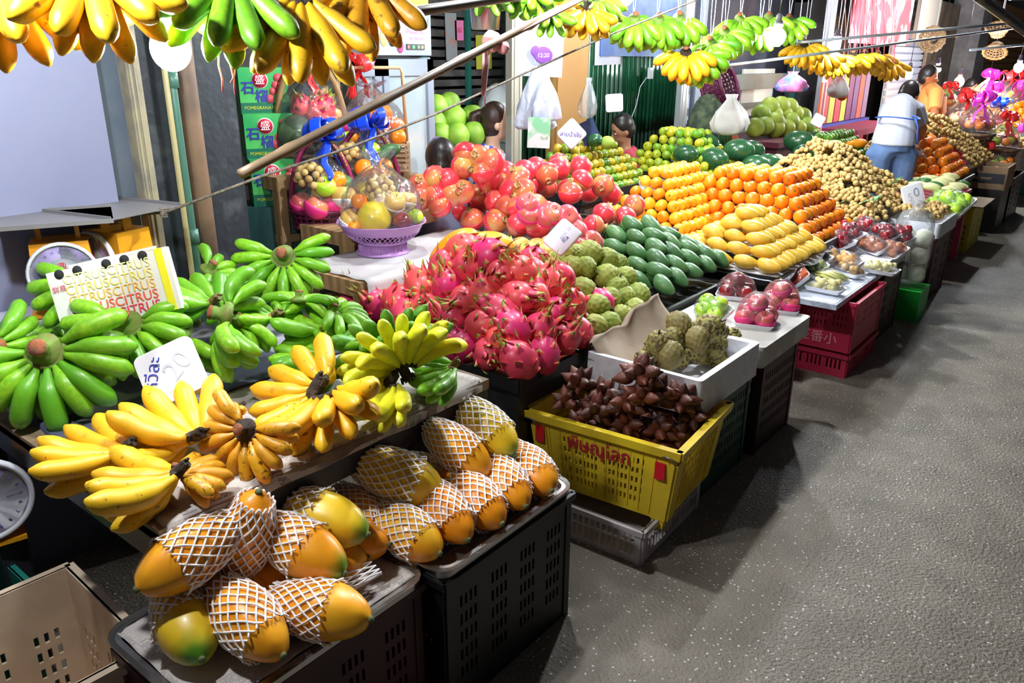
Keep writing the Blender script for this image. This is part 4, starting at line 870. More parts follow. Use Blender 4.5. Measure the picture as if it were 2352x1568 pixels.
# ------------------------------------------------------------------ styrofoam box of custard apples and its supports
GC = M_('dark_green_crate_plastic', (.008, .05, .025), .5)
crate('plastic_crate', 'dark green crate under the styrofoam box of custard apples', -1.50, -1.08, 2.50, 2.92, 0, .42, GC, rows=5, gy=(4, 4), group='crates under the styrofoam boxes')
crate('plastic_crate', 'dark red crate behind the dark green one', -1.46, -1.06, 3.0, 3.4, 0, .44, DRED, rows=5, gy=(4, 4), group='crates under the styrofoam boxes')
tray('styrofoam_box', 'white styrofoam box holding the dark custard apples', -1.50, -1.03, 2.34, 2.86, .425, .135, STYRO, .028, rnd=.018, cat='box')
tray('styrofoam_box', 'grey-white upturned styrofoam lid under the wrapped apples', -1.50, -1.02, 2.88, 3.42, .445, .085, STYROG, .24, rnd=.02, cat='box')
b = MB()
def _bp(u, v):
    y = 2.35+.52*v; top = .600+.09*v**1.5+.012*math.sin(v*11)+.006*math.sin(v*23)
    if u < .2: return (-1.50-.012*math.sin(v*14), y, top-.05*(1-u/.2))
    w = (u-.2)/.8; return (-1.485+.20*w**1.6+.008*math.sin(v*17+w*5), y, top*(1-w)+.462*w+.012*math.sin(w*PI)*math.sin(v*8))
b.sheet(_bp, 20, 30, .0015)
tag(b.build('brown_paper', M_('brown_wrapping_paper', (.46, .36, .26), .8, (.36, .26, .18), 6, bump=.4, bsc=10, dist=.01)), 'brown wrapping paper lining the back of the custard apple box', 'paper')
CA = [((1480, 830), .53, .9), ((1530, 830), .49, .9), ((1650, 825), .47, .8), ((1545, 775), .58, 1.0), ((1690, 790), .48, .8), ((1585, 800), .53, 1.0), ((1512, 790), .60, 1.15), ((1560, 745), .62, 1.1), ((1625, 755), .62, 1.15), ((1500, 810), .52, .95), ((1540, 815), .57, 1.1), ((1603, 780), .60, .95), ((1565, 820), .50, .9), ((1601, 812), .51, .8), ((1640, 800), .52, .9), ((1660, 785), .53, .9), ((1680, 775), .52, .85), ((1580, 770), .56, .95), ((1650, 765), .56, 1.0), ((1620, 815), .48, .8)]
for k, ((px, py), z, s) in enumerate(CA):
    lb = ['custard apple at the left foot of the heap', 'custard apple low between the near rim and the heap', 'custard apple low beside the right rim', 'custard apple wedged behind the tall pale one', 'custard apple lowest in the far right corner', 'custard apple in the heart of the heap', 'custard apple, tall pale one at the left of the box', 'custard apple at the back of the heap nearest the brown paper', 'large dark custard apple on top of the heap', 'custard apple in the near left corner of the box', 'large custard apple in front of the tall pale one', 'round custard apple in the middle of the heap', 'dull grey-green custard apple at the near rim', 'small boldly spotted custard apple at the near rim', 'custard apple behind the small spotted one', 'custard apple near the right rim', 'custard apple in the far right corner of the box', 'custard apple tucked under the topmost ones', 'dark custard apple just right of the topmost one', 'half-hidden custard apple at the front rim'][k]
    spawn(CUSTARD[k % 3], lb, 'custard apple', Matrix.Translation(P(px, py, z)) @ Matrix.Rotation(R.uniform(-.9, .9), 4, 'X') @ Matrix.Rotation(R.uniform(-.9, .9), 4, 'Y') @ Matrix.Rotation(R.uniform(0, 6), 4, 'Z') @ Matrix.Scale(s*1.02, 4), 'custard apples in the styrofoam box')
# wrapped fruit packs
def pack(label, p, rz, L, Wd, hgt, fruits, tilt=0, cat='fruit pack', group='wrapped fruit packs', film_=True, tm=None):
    """foam tray, the fruit on it and clear film over it; fruits = [(spec, x, y, z, scale)]"""
    t = thing('fruit_pack', label, cat, M=TR(p, rz=rz) @ Matrix.Rotation(tilt, 4, 'X'), group=group)
    b = MB()
    def rr(a, c, z, r=.014, n=4):
        return [(sx*(a-r)+r*math.cos(PI/2*(q+k/(n-1))), sy*(c-r)+r*math.sin(PI/2*(q+k/(n-1))), z) for q, (sx, sy) in enumerate(((1, 1), (-1, 1), (-1, -1), (1, -1))) for k in range(n)]
    rs = [rr(L/2-.01, Wd/2-.01, 0), rr(L/2, Wd/2, .022), rr(L/2-.004, Wd/2-.004, .022), rr(L/2-.014, Wd/2-.014, .004)]; n = 16
    b.add([q for r in rs for q in r], [(i*n+j, i*n+(j+1) % n, (i+1)*n+(j+1) % n, (i+1)*n+j) for i in range(3) for j in range(n)]+[tuple(range(n-1, -1, -1)), tuple(3*n+j for j in range(n))])
    b.build('foam_tray', tm or FOAM, t, ang=40)
    for f in fruits:
        sp, x, y, z, s = f[:5]; M = TR((x, y, z), R.uniform(-.3, .3), R.uniform(-.3, .3), R.uniform(0, 6), s)
        if isinstance(sp, tuple):
            o = link(sp[0], sp[1], t, M)
            for k in sp[2]: link(k[0], k[1], o, k[2] if len(k) > 2 else None)
        else: link(f[5], sp, t, M if len(f) < 7 else f[6])
    if film_:
        b = MB(); b.ell((0, 0, .012), (L/2*1.08, Wd/2*1.08, hgt), 26, 14, fn=lambda d: (1 if d.z > 0 else .12)*(1+.06*_nz(d, 3.5, L*100)))
        b.build('cling_film', film(), t)
    return t
a4 = lambda A, r=.04: [(A[k % 2], x*r*1.02, y*r*1.02, r*.95, 1) for k, (x, y) in enumerate(((-1, -1), (1, -1), (-1, 1), (1, 1)))]+[(A[0], 0, 0, r*2.35, 1)]
z_ = .531
def at(px, py, z=z_): return P(px, py, z)
pack('pack of five pink apples in pink nets, nearest the camera', at(1735, 745), .25, .165, .165, .135, a4(APPLE_P, .041))
pack('pack of pink apples in pink nets behind the first one', at(1790, 712), .35, .165, .165, .135, a4(APPLE_P, .041))
pack('tilted pack of green apples leaning on its tray', at(1640, 720, .545), -.5, .19, .12, .075, [(APPLE_G[0], -.05, .02, .04, .95), (APPLE_G[1], .03, .03, .04, .95), (APPLE_G[0], -.01, -.03, .045, .95), (APPLE_G[1], .06, -.025, .04, .9)], tilt=.6)
pack('pack of dark red apples behind the green ones', at(1690, 682, .535), .3, .18, .15, .11, a4(APPLE_R, .038))
# ------------------------------------------------------------------ black display box: dragon fruit, sugar apples, green mangoes
def displaybox(name, label, x0, x1, y0, y1, z, rim=.05, legs=True, mat=None, cat='display box', side=None, h=.18):
    t = thing(name, label, cat, ((x0+x1)/2, (y0+y1)/2, 0)); w, d = x1-x0, y1-y0; m = mat or BLACKT
    b = MB(); b.box((0, 0, z-rim), (w, d, .02)); b.build('tabletop', m, t, smooth=False)
    b = MB()
    b.box((w/2, 0, z-rim/2), (.016, d, rim)); b.box((-w/2, 0, z-rim/2), (.016, d, rim)); b.box((0, -d/2, z-rim/2), (w, .016, rim)); b.box((0, d/2, z-rim/2), (w, .016, rim)); b.build('rim', m, t, smooth=False)
    b = MB(); b.box((0, 0, z-rim-h/2-.01), (w-.04, d-.04, h)); b.build('side_boards', side or m, t, smooth=False)
    if legs:
        for sx in (-1, 1):
            for sy in (-1, 1): b = MB(); b.box((sx*(w/2-.033), sy*(d/2-.033), (z-rim-.012)/2), (.05, .05, z-rim-.012)); b.build('leg', m, t, smooth=False)
    return t
displaybox('display_box', 'black wooden box table heaped with dragon fruit and sugar apples', -2.34, -1.53, 1.97, 3.02, .555, h=.32)
displaybox('display_box', 'black wooden box table heaped with green mangoes', -1.98, -1.53, 3.03, 3.80, .555, h=.32)
def under(specs, h, x0, x1, y0, y1, r, drop, label, cat, group, sc=1.0, rot=None, skip=None):
    """the fruit of the next layer down, seen only through the gaps"""
    ny = int((y1-y0)/(2*r)); nx = int((x1-x0)/(2*r))
    for i in range(nx):
        for j in range(ny):
            x = x0+(i+.5+.25*(j % 2))*(x1-x0)/nx; y = y0+(j+.5)*(y1-y0)/ny; z = h(x, y)-drop
            if h(x, y) < -1 or z < drop*.2+h.zb: continue
            spawn(R.choice(specs), label, cat, Matrix.Translation((x, y, z)) @ (rot() if rot else rndrot()) @ Matrix.Scale(sc, 4), group)
def hp(*a, **k):
    f = heap(*a, **k); g = lambda x, y: f(x, y); g.zb = a[4]; return g
HD = hp(-2.36, -1.54, 1.985, 2.84, .585, 1.15, .317)
GD = 'dragon fruit heaped in the black box'
DP = [(1062, 572), (1123, 586), (975, 612), (1019, 612), (1077, 614), (1151, 632), (1195, 628), (903, 634), (857, 650), (967, 657), (1032, 660), (1113, 683), (1187, 683), (1253, 655), (819, 682), (865, 700), (916, 690), (983, 711), (1044, 729), (1111, 747), (1177, 755), (1225, 690), (1271, 724), (1310, 701), (1237, 762), (1291, 778), (1325, 762), (960, 757), (1005, 785), (1058, 795), (1124, 812), (1193, 828), (1246, 815), (1150, 790), (935, 725), (1075, 690), (1150, 715), (940, 610)]
def rowword(py, lo, hi):
    k = (py-lo)/(hi-lo); return 'along the top of the heap' if k < .22 else ('in the upper half of the heap' if k < .45 else ('in the lower half of the heap' if k < .72 else 'along the front rim of the box'))
def ordinal(n): return ['first', 'second', 'third', 'fourth', 'fifth', 'sixth', 'seventh', 'eighth', 'ninth', 'tenth', 'eleventh', 'twelfth', 'thirteenth', 'fourteenth', 'fifteenth'][min(n, 14)]
def autolabels(pts, noun, lo, hi, words=None):
    rows = {}
    for p in pts: rows.setdefault((words or rowword)(p[1], lo, hi), []).append(p)
    return {p: '%s %s, %s from the left there' % (noun, w, ordinal(sorted(q).index(p))) for w, q in rows.items() for p in q}
LB = autolabels(DP, 'pink dragon fruit', 565, 830)
for p in DP:
    c = onheap(*p, HD)
    if c is None: c = P(*p, .64)
    ax = Vector((R.uniform(-.7, .9), R.uniform(-.9, .3), R.uniform(.05, 1))).normalized()
    spawn(R.choice(DRAGON), LB[p], 'dragon fruit', Matrix.Translation(c) @ ax.to_track_quat('Z', 'Y').to_matrix().to_4x4() @ Matrix.Rotation(R.uniform(0, 6), 4, 'Z') @ Matrix.Scale(R.uniform(1.20, 1.36), 4), GD)
under(DRAGON, HD, -2.30, -1.6, 2.05, 2.76, .068, .095, 'dragon fruit half buried under the top layer of the heap', 'dragon fruit', 'buried dragon fruit', 1.2)
HS = hp(-2.35, -1.565, 2.51, 3.36, .58, .75, .28)
SP = [(1282, 602), (1322, 587), (1353, 581), (1394, 594), (1238, 622), (1343, 615), (1391, 635), (1437, 638), (1292, 645), (1338, 666), (1371, 704), (1401, 686), (1432, 681), (1465, 678), (1363, 752), (1399, 745), (1427, 727), (1458, 714), (1312, 617), (1415, 660), (1330, 700)]
LB = autolabels(SP, 'knobbly green sugar apple', 575, 755, lambda y, a, b_: 'at the top of its pile' if y < 610 else ('in the middle of its pile' if y < 690 else 'at the bottom of its pile'))
for p in SP:
    c = onheap(*p, HS) or P(*p, .62)
    spawn(R.choice(SUGAR), LB[p], 'sugar apple', Matrix.Translation(c) @ rndrot() @ Matrix.Scale(R.uniform(1.13, 1.32), 4), 'sugar apples piled beside the dragon fruit')
under(SUGAR, HS, -2.17, -1.62, 2.77, 3.29, .059, .08, 'sugar apple half buried under its pile', 'sugar apple', 'buried sugar apples', 1.17)
# green mangoes: long axes roughly along X, laid in rows
HM = hp(-2.32, -1.565, 3.10, 3.87, .575, .62, .215)
MP = []
for j in range(9):
    for i in range(7):
        x = -1.622-i*.115-.0575*(j % 2); y = 3.15+j*.077
        if HM(x, y) > -1: MP.append((x, y))
for k, (x, y) in enumerate(MP):
    z = HM(x, y)+.02
    spawn(R.choice(MANGO_G), 'green mango %s of its pile' % ('in the bottom row at the box rim' if x > -1.70 else ('halfway up the slope' if x > -1.90 else 'on the flat top')), 'mango',
          Matrix.Translation((x+R.uniform(-.012, .012), y+R.uniform(-.01, .01), z)) @ Matrix.Rotation(-.25+R.uniform(-.25, .25), 4, 'Z') @ Matrix.Rotation(.25+R.uniform(-.2, .2), 4, 'Y') @ Matrix.Rotation(R.uniform(-.6, .6), 4, 'X') @ Matrix.Scale(R.uniform(1.12, 1.26), 4),
          'green mangoes, %s' % ('rim row' if x > -1.70 else ('slope' if x > -1.90 else 'top')))
under(MANGO_G, HM, -2.2, -1.66, 3.2, 3.8, .053, .05, 'green mango half buried under its pile', 'mango', 'buried green mangoes', 1.17, lambda: Matrix.Rotation(R.uniform(-.6, .3), 4, 'Z'))

# ------------------------------------------------------------------ pomegranates and wrapped apples
displaybox('display_table', 'low dark table under the pomegranate heap', -2.84, -2.0, 3.05, 4.02, .70, rim=.03, mat=M_('dark_wood', (.05, .035, .025), .6), h=.3)
HPm = hp(-3.0, -1.99, 2.98, 4.05, .738, 1.05, .40)
PP = [(1069, 354), (1064, 382), (1028, 415), (1000, 410), (964, 427), (962, 453), (1000, 453), (1061, 440), (1040, 445), (1108, 395), (1095, 362), (1130, 372), (1159, 398), (1098, 449), (1139, 464), (1172, 439), (1202, 439), (1049, 490), (1085, 505), (1139, 509), (1190, 518), (1236, 520), (1190, 477), (1228, 472), (1010, 470), (1120, 430), (1165, 475), (1150, 420), (1190, 410)]
LB = autolabels(PP, 'red-netted pomegranate', 350, 520, lambda y, a, b_: 'high on the heap' if y < 400 else ('midway up the heap' if y < 455 else 'low on the heap'))
for p in PP:
    c = onheap(*p, HPm) or D(*p, 3.9)
    ax = (Vector((.5, -.3, .35))+Vector((R.uniform(-1, 1), R.uniform(-.9, .9), R.uniform(-.7, .9)))).normalized()
    spawn(R.choice(POME), LB[p], 'pomegranate', Matrix.Translation(c) @ ax.to_track_quat('Z', 'Y').to_matrix().to_4x4() @ Matrix.Scale(R.uniform(1.28, 1.45), 4), 'pomegranates in red nets')
under(POME, HPm, -2.85, -2.1, 3.12, 3.9, .07, .10, 'pomegranate half buried under the heap', 'pomegranate', 'buried pomegranates', 1.3)
for k, (p, sp, lb) in enumerate((((1269, 490), APPLE_P, 'pink apple in a pink net, topmost right of the pomegranates'), ((1302, 497), APPLE_P, 'pale apple with a pink net at the top right of the apple row'), ((1322, 530), APPLE_P, 'pink apple behind the upper end of the leaning white sign'), ((1335, 556), APPLE_P, 'pink apple right of the leaning white sign'), ((1358, 556), APPLE_P, 'pink apple at the lower right end of the apple row'), ((1212, 468), APPLE_P, 'small pink apple with an oval sticker beside the pomegranates'), ((1256, 495), APPLE_P, 'pink apple left of the topmost pink one'), ((1215, 492), APPLE_P, 'pink apple squeezed between two pomegranates'),
                                 ((1197, 570), POME_PALE, 'pale yellow pomegranate in a white net behind the dragon fruit'), ((1233, 572), POME_PALE, 'pale pomegranate with a pointed crown beside the white-netted one'), ((1262, 566), POME_PALE, 'pale pomegranate left of the leaning white sign'), ((1205, 606), PEAR, 'golden pear low behind the dragon fruit'), ((1245, 604), PEAR, 'orange-tinged pear next to the sugar apples'), ((1305, 560), APPLE_P, 'pink apple just under the leaning sign'))):
    c = D(*p, 3.6 if p[1] < 600 else 3.3)
    ax = (Vector((.7, -.55, .5))+Vector((R.uniform(-.4, .4), R.uniform(-.4, .4), R.uniform(-.1, .6)))).normalized()
    spawn(sp[k % 2], lb, 'fruit', Matrix.Translation(c) @ ax.to_track_quat('Z', 'Y').to_matrix().to_4x4() @ Matrix.Scale(1.27, 4), 'mixed fruit between the pomegranates and the sugar apples')
b = MB(); b.box((-2.16, 2.93, .60), (.26, .16, .13)); tag(b.build('cardboard_box', M_('brown_cardboard', (.30, .19, .10), .8), smooth=False), 'brown cardboard box hidden under the apples and pale pomegranates', 'box')
for (c1, c2, lb) in (((1075, 560), (1160, 565), 'bare orange papaya lying on the white bench behind the dragon fruit'), ((1010, 590), (1075, 548), 'second bare papaya at the back left of the dragon fruit heap')):
    A, B = D(*c1, 3.2), D(*c2, 3.2); papaya(lb, (A+B)/2, B-A, s=0, net=None, group=None, size=1.0)
r_, u_ = facing(-38, 30, -10)
price_tray('long white foam price sign leaning on the apples behind the sugar apples', D(1291, 543, 3.3), r_, u_, .112, [('ลูกละ 35', .020, 0, .02, 90, FAINT), ('กิโล', .022, .02, .0, 90, BLUEINK)], .014, 1.25)

# ------------------------------------------------------------------ benches and gift baskets behind
WOOD = M_('plain_bench_wood', (.42, .26, .12), .6, (.30, .17, .07), 6, .35, .65, wave=2.5, bump=.15, bsc=20)
def bench(label, x0, x1, y0, y1, z, lw=.05, th=.045, rail=True, mat=WOOD, name='wooden_bench'):
    t = thing(name, label, 'bench', ((x0+x1)/2, (y0+y1)/2, 0)); w, d = x1-x0, y1-y0
    b = MB(); b.box((0, 0, z-.01), (w, d, .02)); b.build('seat', mat, t, smooth=False)
    b = MB(); b.box((w/2-.01, 0, z-.02-th/2), (.02, d-.01, th)); b.box((-w/2+.01, 0, z-.02-th/2), (.02, d-.01, th)); b.box((0, -d/2+.01, z-.02-th/2), (w-.01, .02, th)); b.box((0, d/2-.01, z-.02-th/2), (w-.01, .02, th)); b.build('apron', mat, t, smooth=False)
    for sx in (-1, 1):
        for sy in (-1, 1): b = MB(); b.box((sx*(w/2-lw/2-.002), sy*(d/2-lw/2-.002), (z-.024)/2), (lw, lw, z-.024)); b.build('leg', mat, t, smooth=False)
    if rail:
        for k in (.35, .7): b = MB(); b.box((0, -d/2+.02, z*k), (w, .02, .04)); b.box((w/2-.02, 0, z*k), (.02, d, .04)); b.build('stretcher', mat, t, smooth=False)
    return t
bench('wooden bench covered with white paper that carries the purple fruit bowl', -2.80, -2.37, 2.0, 3.02, .745)
b = MB(); b.sheet(lambda u, v: (-2.79+.44*min(1, u*1.45)+(.012*max(0, u-.69)*3), 2.02+1.0*v, .749-.24*max(0, u-.69)*(1.6+.5*math.sin(v*7))+.003*math.sin(u*30+v*9)+(.003)), 24, 22, .0012)
tag(b.build('white_paper', M_('white_table_paper', (.62, .60, .60), .7, (.48, .44, .44), 4, bump=.2, bsc=10)), 'white paper sheet spread over the bench under the purple bowl', 'paper')
bench('small wooden stool right of the purple bowl, empty top in view', -3.06, -2.84, 2.72, 3.02, .86, name='wooden_stool')
bench('lower step of the wooden stand, carrying the maroon basket', P(660, 520, .83).x, P(800, 535, .83).x-.0, P(800, 535, .83).y-.02, P(800, 535, .83).y+.30, .83, rail=True)
bench('tall wooden stand carrying the big melon basket beside the green cartons', -3.75, -3.32, 2.32, 2.78, 1.04)
bench('wooden crate stand under the orange basket', -3.42, -3.10, 2.78, 3.1, 1.0, name='wooden_stand')
RED_F = M_('glossy_red_ribbon', (.85, .03, .03), .3, coat=.6); BLUE_F = M_('glossy_blue_ribbon', (.01, .07, .75), .3, coat=.6); MAG_F = M_('magenta_ribbon', (.85, .05, .70), .3, coat=.4)
MAROON = M_('maroon_plastic', (.12, .006, .04), .45); PURP = M_('light_purple_plastic', (.50, .26, .62), .4, coat=.2); RATTAN = M_('rattan', (.50, .33, .16), .6, (.36, .20, .09), 30); DRATT = M_('dark_rattan', (.13, .07, .035), .6, (.22, .13, .07), 30)
def bow(parent, p, s, mat, n=6, tails=3, seed=1):
    rr = random.Random(seed); b = MB()
    for k in range(n):
        a = 2*PI*k/n+rr.uniform(-.3, .3); e = rr.uniform(.1, 1.0); d = Vector((math.cos(a)*math.cos(e), math.sin(a)*math.cos(e), math.sin(e))); sd = Vector((-math.sin(a), math.cos(a), .3)).normalized()
        up = d.cross(sd); L = s*rr.uniform(.8, 1.15); pts = [p+d*L*math.sin(t*PI)*(.95)+up*L*.42*math.sin(2*PI*t) for t in [q/12 for q in range(13)]]
        b.tube(pts, [s*.26*(.25+.75*math.sin(q/12*PI)) for q in range(13)], 8, flat=.05, up=up)
    for k in range(tails):
        a = rr.uniform(0, 6.28); d = Vector((math.cos(a)*.5, math.sin(a)*.5, -.9)); sd = Vector((-math.sin(a), math.cos(a), 0))
        b.tube([Vector(p)+d*s*1.7*q/7+sd*s*.12*math.sin(q*1.3) for q in range(8)], [s*.14]*7+[s*.05], 8, flat=.06, up=d.cross(sd))
    return b.build('ribbon_bow', mat, parent)
def weave(b, r0, r1, h, n=22, rows=6, rr=.004, oval=1.0, z0=0):
    for k in range(n):
        a = 2*PI*k/n; b.tube([((r0+(r1-r0)*q/5)*math.cos(a), (r0+(r1-r0)*q/5)*math.sin(a)*oval, z0+h*q/5) for q in range(6)], rr, 5)
    for j in range(rows+1):
        q = j/rows; r = r0+(r1-r0)*q
        b.tube([((r+rr*math.sin(k*PI*n/44*2+j*PI))*math.cos(2*PI*k/44), (r+rr*math.sin(k*PI*n/44*2+j*PI))*math.sin(2*PI*k/44)*oval, z0+h*q) for k in range(45)], rr*1.2*(2.0 if j in (0, rows) else 1), 6, cap=False)
def dome(parent, r, h, top, oval=1.0, z0=0, seed=0, name='clear_film'):
    b = MB(); n = 40
    prof = [(r, z0), (r*1.02, z0+h*.2), (r*.95, z0+h*.45), (r*.74, z0+h*.68), (r*.42, z0+h*.86), (r*.12, z0+h*.98), (r*.09, z0+h), (r*.3, z0+h+top*.6), (r*.42, z0+h+top)]
    v = []; f = []
    for i, (q, z) in enumerate(prof):
        for j in range(n):
            a = 2*PI*j/n; w = 1+(.03+.10*(i/8))*math.sin(a*7+seed+i*.6)*min(1, i/2)+.04*math.sin(a*3+seed); v.append((q*w*math.cos(a), q*w*math.sin(a)*oval, z+.01*math.sin(a*5+i)*(i > 0)))
    for i in range(len(prof)-1):
        for j in range(n): f.append((i*n+j, i*n+(j+1) % n, (i+1)*n+(j+1) % n, (i+1)*n+j))
    b.add(v, f); return b.build(name, film(), parent)
def inside(t, items):
    for (sp, x, y, z, s) in items:
        o = link(sp[0], sp[1], t, TR((x, y, z), R.uniform(-.6, .6), R.uniform(-.6, .6), R.uniform(0, 6), s))
        for k in sp[2]: link(k[0], k[1], o, k[2] if len(k) > 2 else None)
_lg = MB(); _lg.ell((0, 0, 0), (.0135, .0135, .013), 12, 8); LONG = ('longan', _lg.mesh('longan', LONGM), [])
def longans(t, c, n, r):
    for d in fib(n):
        if d.z > -.5: inside(t, [(LONG, c[0]+d.x*r, c[1]+d.y*r, c[2]+d.z*r, R.uniform(1.1, 1.3))])
YM = ('melon', (lambda b: (b.ell((0, 0, 0), (.075, .075, .08), 20, 14), b.mesh('melon', M_('yellow_melon', (.85, .65, .02), .4, (.75, .55, .02), 12, coat=.3)))[1])(MB()), [])
# turn a local frame so that -Y looks at the camera
def look(p): return math.atan2(p[0], -p[1]) if False else math.atan2(-p[0], p[1])*1.0
def gift(name, label, p, group='wrapped gift baskets of fruit', cat='fruit basket', s=1.2):
    p = Vector(p); t = thing(name, label, cat, p, math.atan2(p.y, p.x)-PI/2, group); t.scale = (s, s, s); return t
# purple bowl: foot and bowl pierced with a lattice
c = P(880, 578, .755); t = gift('fruit_bowl', 'light purple plastic bowl of mixed fruit under clear film on the white-papered bench', c, s=1.08)
b = MB(); b.lathe([(.112, .0), (.114, .006), (.104, .010), (.092, .040), (.094, .044), (.090, .044), (.088, .040)], 40)
for k in range(56): a = 2*PI*k/56; b.box((0, 0, 0), (.004, .003, .034), M=TR((.101*math.cos(a), .101*math.sin(a), .025), rz=a))
b.build('foot', PURP, t)
b = MB(); R0 = lambda z: .100+.075*math.sin(min(1, (z-.044)/.085)*PI/2)
b.lathe([(.088, .044), (.100, .044), (R0(.062), .062)], 48)
b.lathe([(R0(.092), .092), (R0(.12), .120), (.184, .132), (.186, .136), (.180, .134), (R0(.12)-.004, .12), (R0(.092)-.003, .092)], 48, wob=lambda a, z: 1+(.03*abs(math.sin(a*4)) if z > .13 else 0))
for sg in (-1, 1):
    for k in range(44): b.tube([(R0(.062+.03*q/4)*math.cos(2*PI*(k+sg*q/4*1.0)/44), R0(.062+.03*q/4)*math.sin(2*PI*(k+sg*q/4*1.0)/44), .062+.03*q/4) for q in range(5)], .0022, 4)
b.build('bowl', PURP, t)
inside(t, [(YM, -.03, -.07, .155, .95), (APPLE_R[0], .085, -.085, .145, 1.0), (PEAR[0], .06, -.075, .225, 1.05), (ORANGE[0], -.085, -.05, .225, .95), (APPLE_G[0], .14, -.02, .15, .9), (PEAR[1], .11, -.0, .22, 1), (PEAR[0], -.12, -.06, .15, 1.2), (TANG_Y[0], -.11, -.10, .135, .8), (YM, 0, .06, .17, 1.0)])
longans(t, (.0, -.04, .27), 30, .05); dome(t, .165, .24, .05, z0=.13)
# maroon basket with blue bow
def handle_basket(label, p, w, rr, bowmat, hh=.30, seed=3):
    t = gift('gift_basket', label, p)
    b = MB(); weave(b, rr*.9, rr, .065, 26, 3, .0045, .75); b.box((0, 0, .003), (rr*1.7, rr*1.2, .006)); b.build('basket_body', MAROON, t)
    b = MB(); b.tube([(rr*math.cos(a), .0, .05+hh*math.sin(a)) for a in [PI*q/20 for q in range(21)]], .0085, 8); b.tube([(rr*.94*math.cos(a), .02, .05+hh*.97*math.sin(a)) for a in [PI*q/20 for q in range(21)]], .006, 8); b.build('handle', M_('maroon_handle', (.32, .02, .10), .45), t)
    b = MB(); b.tube([((rr*math.cos(a))+.0, .012*math.sin(k*2.2), .05+hh*math.sin(a)+.012*math.cos(k*2.2)) for k, a in enumerate([PI*(.22+.36*q/70) for q in range(71)])], .003, 5); b.build('yellow_wrapping', M_('yellow_cord', (.45, .48, .04), .5), t)
    bow(t, Vector((0.02, -.02, .05+hh)), .10, bowmat, 7, 3, seed); return t
t = handle_basket('maroon handled basket with a blue bow on the lower wooden step', D(748, 516, 3.95), .2, .135, BLUE_F)
inside(t, [(APPLE_G[0], .01, -.08, .17, 1.1), (PEAR[0], .08, -.08, .13, 1.2), (APPLE_P[0], -.03, -.09, .09, 1.2), (APPLE_P[1], .03, -.06, .09, 1.1), (ORANGE[0], .06, -.04, .19, 1.0), (PEAR[1], .0, 0, .13, 1.2), (APPLE_P[0], -.09, -.03, .10, 1.1)]); longans(t, (-.045, -.05, .20), 34, .055); dome(t, .125, .25, .03, .8, z0=.05)
t = handle_basket('maroon handled basket with a big blue bow and green mangoes, behind the purple bowl', D(850, 500, 4.1), .2, .145, BLUE_F, .34, 9)
inside(t, [(ORANGE[0], -.01, -.07, .22, 1.15), (ORANGE[1], .065, -.06, .22, 1.15), (MANGO_G[0], -.09, -.07, .16, 1.3), (APPLE_G[0], .02, -.03, .29, 1.0), (MANGO_G[1], .085, -.02, .28, 1.0), (YM, 0, 0, .12, 1.0)]); longans(t, (-.07, -.04, .28), 22, .035); dome(t, .13, .30, .03, .8, z0=.05)
# big rattan basket with melon and dragon fruit
c = D(725, 392, 4.15); t = gift('gift_basket', 'large brown rattan basket with a dark melon and dragon fruit, tied with a red ribbon', c)
b = MB(); weave(b, .13, .165, .075, 28, 4, .005, .85); b.box((0, 0, .003), (.24, .2, .006)); b.build('basket_body', DRATT, t)
b = MB(); b.tube([(-.155*math.cos(a) if False else .15*math.cos(a), -.02, .05+.42*math.sin(a)**.8) for a in [PI*q/20 for q in range(21)]], .013, 8); b.build('handle', M_('cane_handle', (.32, .19, .07), .5), t)
WM2 = ('melon', (lambda b: (b.ell((0, 0, 0), (.085, .08, .08), 20, 14), b.mesh('melon', M_('dark_green_melon', (.07, .12, .06), .4, (.12, .17, .08), 12, coat=.3)))[1])(MB()), [])
inside(t, [(WM2, -.06, -.06, .16, 1.05), (DRAGON[0], .04, -.06, .25, 1.2), (DRAGON[1], -.03, -.02, .26, 1.1), (APPLE_G[0], .13, -.06, .15, .9), (APPLE_P[0], .12, -.05, .19, 1.0), (WM2, .06, -.04, .14, .8), (APPLE_P[1], .14, -.07, .11, .9), (PEAR[0], .1, 0, .24, 1)]); longans(t, (.05, .0, .29), 24, .045); dome(t, .165, .34, .04, .9, z0=.06, seed=2)
bow(t, Vector((0, -.03, .42)), .06, RED_F, 5, 5, 4)
# rattan basket of oranges
c = D(862, 388, 4.32); t = gift('gift_basket', 'light rattan basket of bright oranges with a red bow, in front of the refrigerator', c)
b = MB()
for k in range(6): b.box((0, -.14, .01+k*.022), (.30, .012, .010)); b.box((0, .14, .01+k*.022), (.30, .012, .010)); b.box((.15, 0, .01+k*.022), (.012, .28, .010)); b.box((-.15, 0, .01+k*.022), (.012, .28, .010))
for sx in (-.15, -.05, .05, .15): b.box((sx, -.135, .065), (.012, .012, .13)); b.box((sx, .135, .065), (.012, .012, .13))
b.box((0, 0, .005), (.28, .26, .01)); b.build('basket_body', M_('pale_rattan', (.60, .42, .24), .6), t, smooth=False)
b = MB()
for sy in (-.03, .03): b.tube([(-.15, sy, .1), (-.14, sy, .42), (-.13, sy, .44), (.13, sy, .44), (.14, sy, .42), (.15, sy, .1)], .007, 7)
b.build('handle', M_('cane_light', (.55, .36, .18), .5), t)
inside(t, [(ORANGE[(i+j) % 3], -.10+i*.068, -.10+j*.07, .15+.045*(j % 2)+.05*(i in (1, 2)), 1.05) for i in range(4) for j in range(3)]+[(ORANGE[0], -.03, -.06, .25, 1.05), (ORANGE[1], .05, -.06, .25, 1.05)]); dome(t, .155, .26, .02, .95, z0=.1, seed=5)
bow(t, Vector((-.05, -.02, .44)), .085, RED_F, 6, 4, 14)
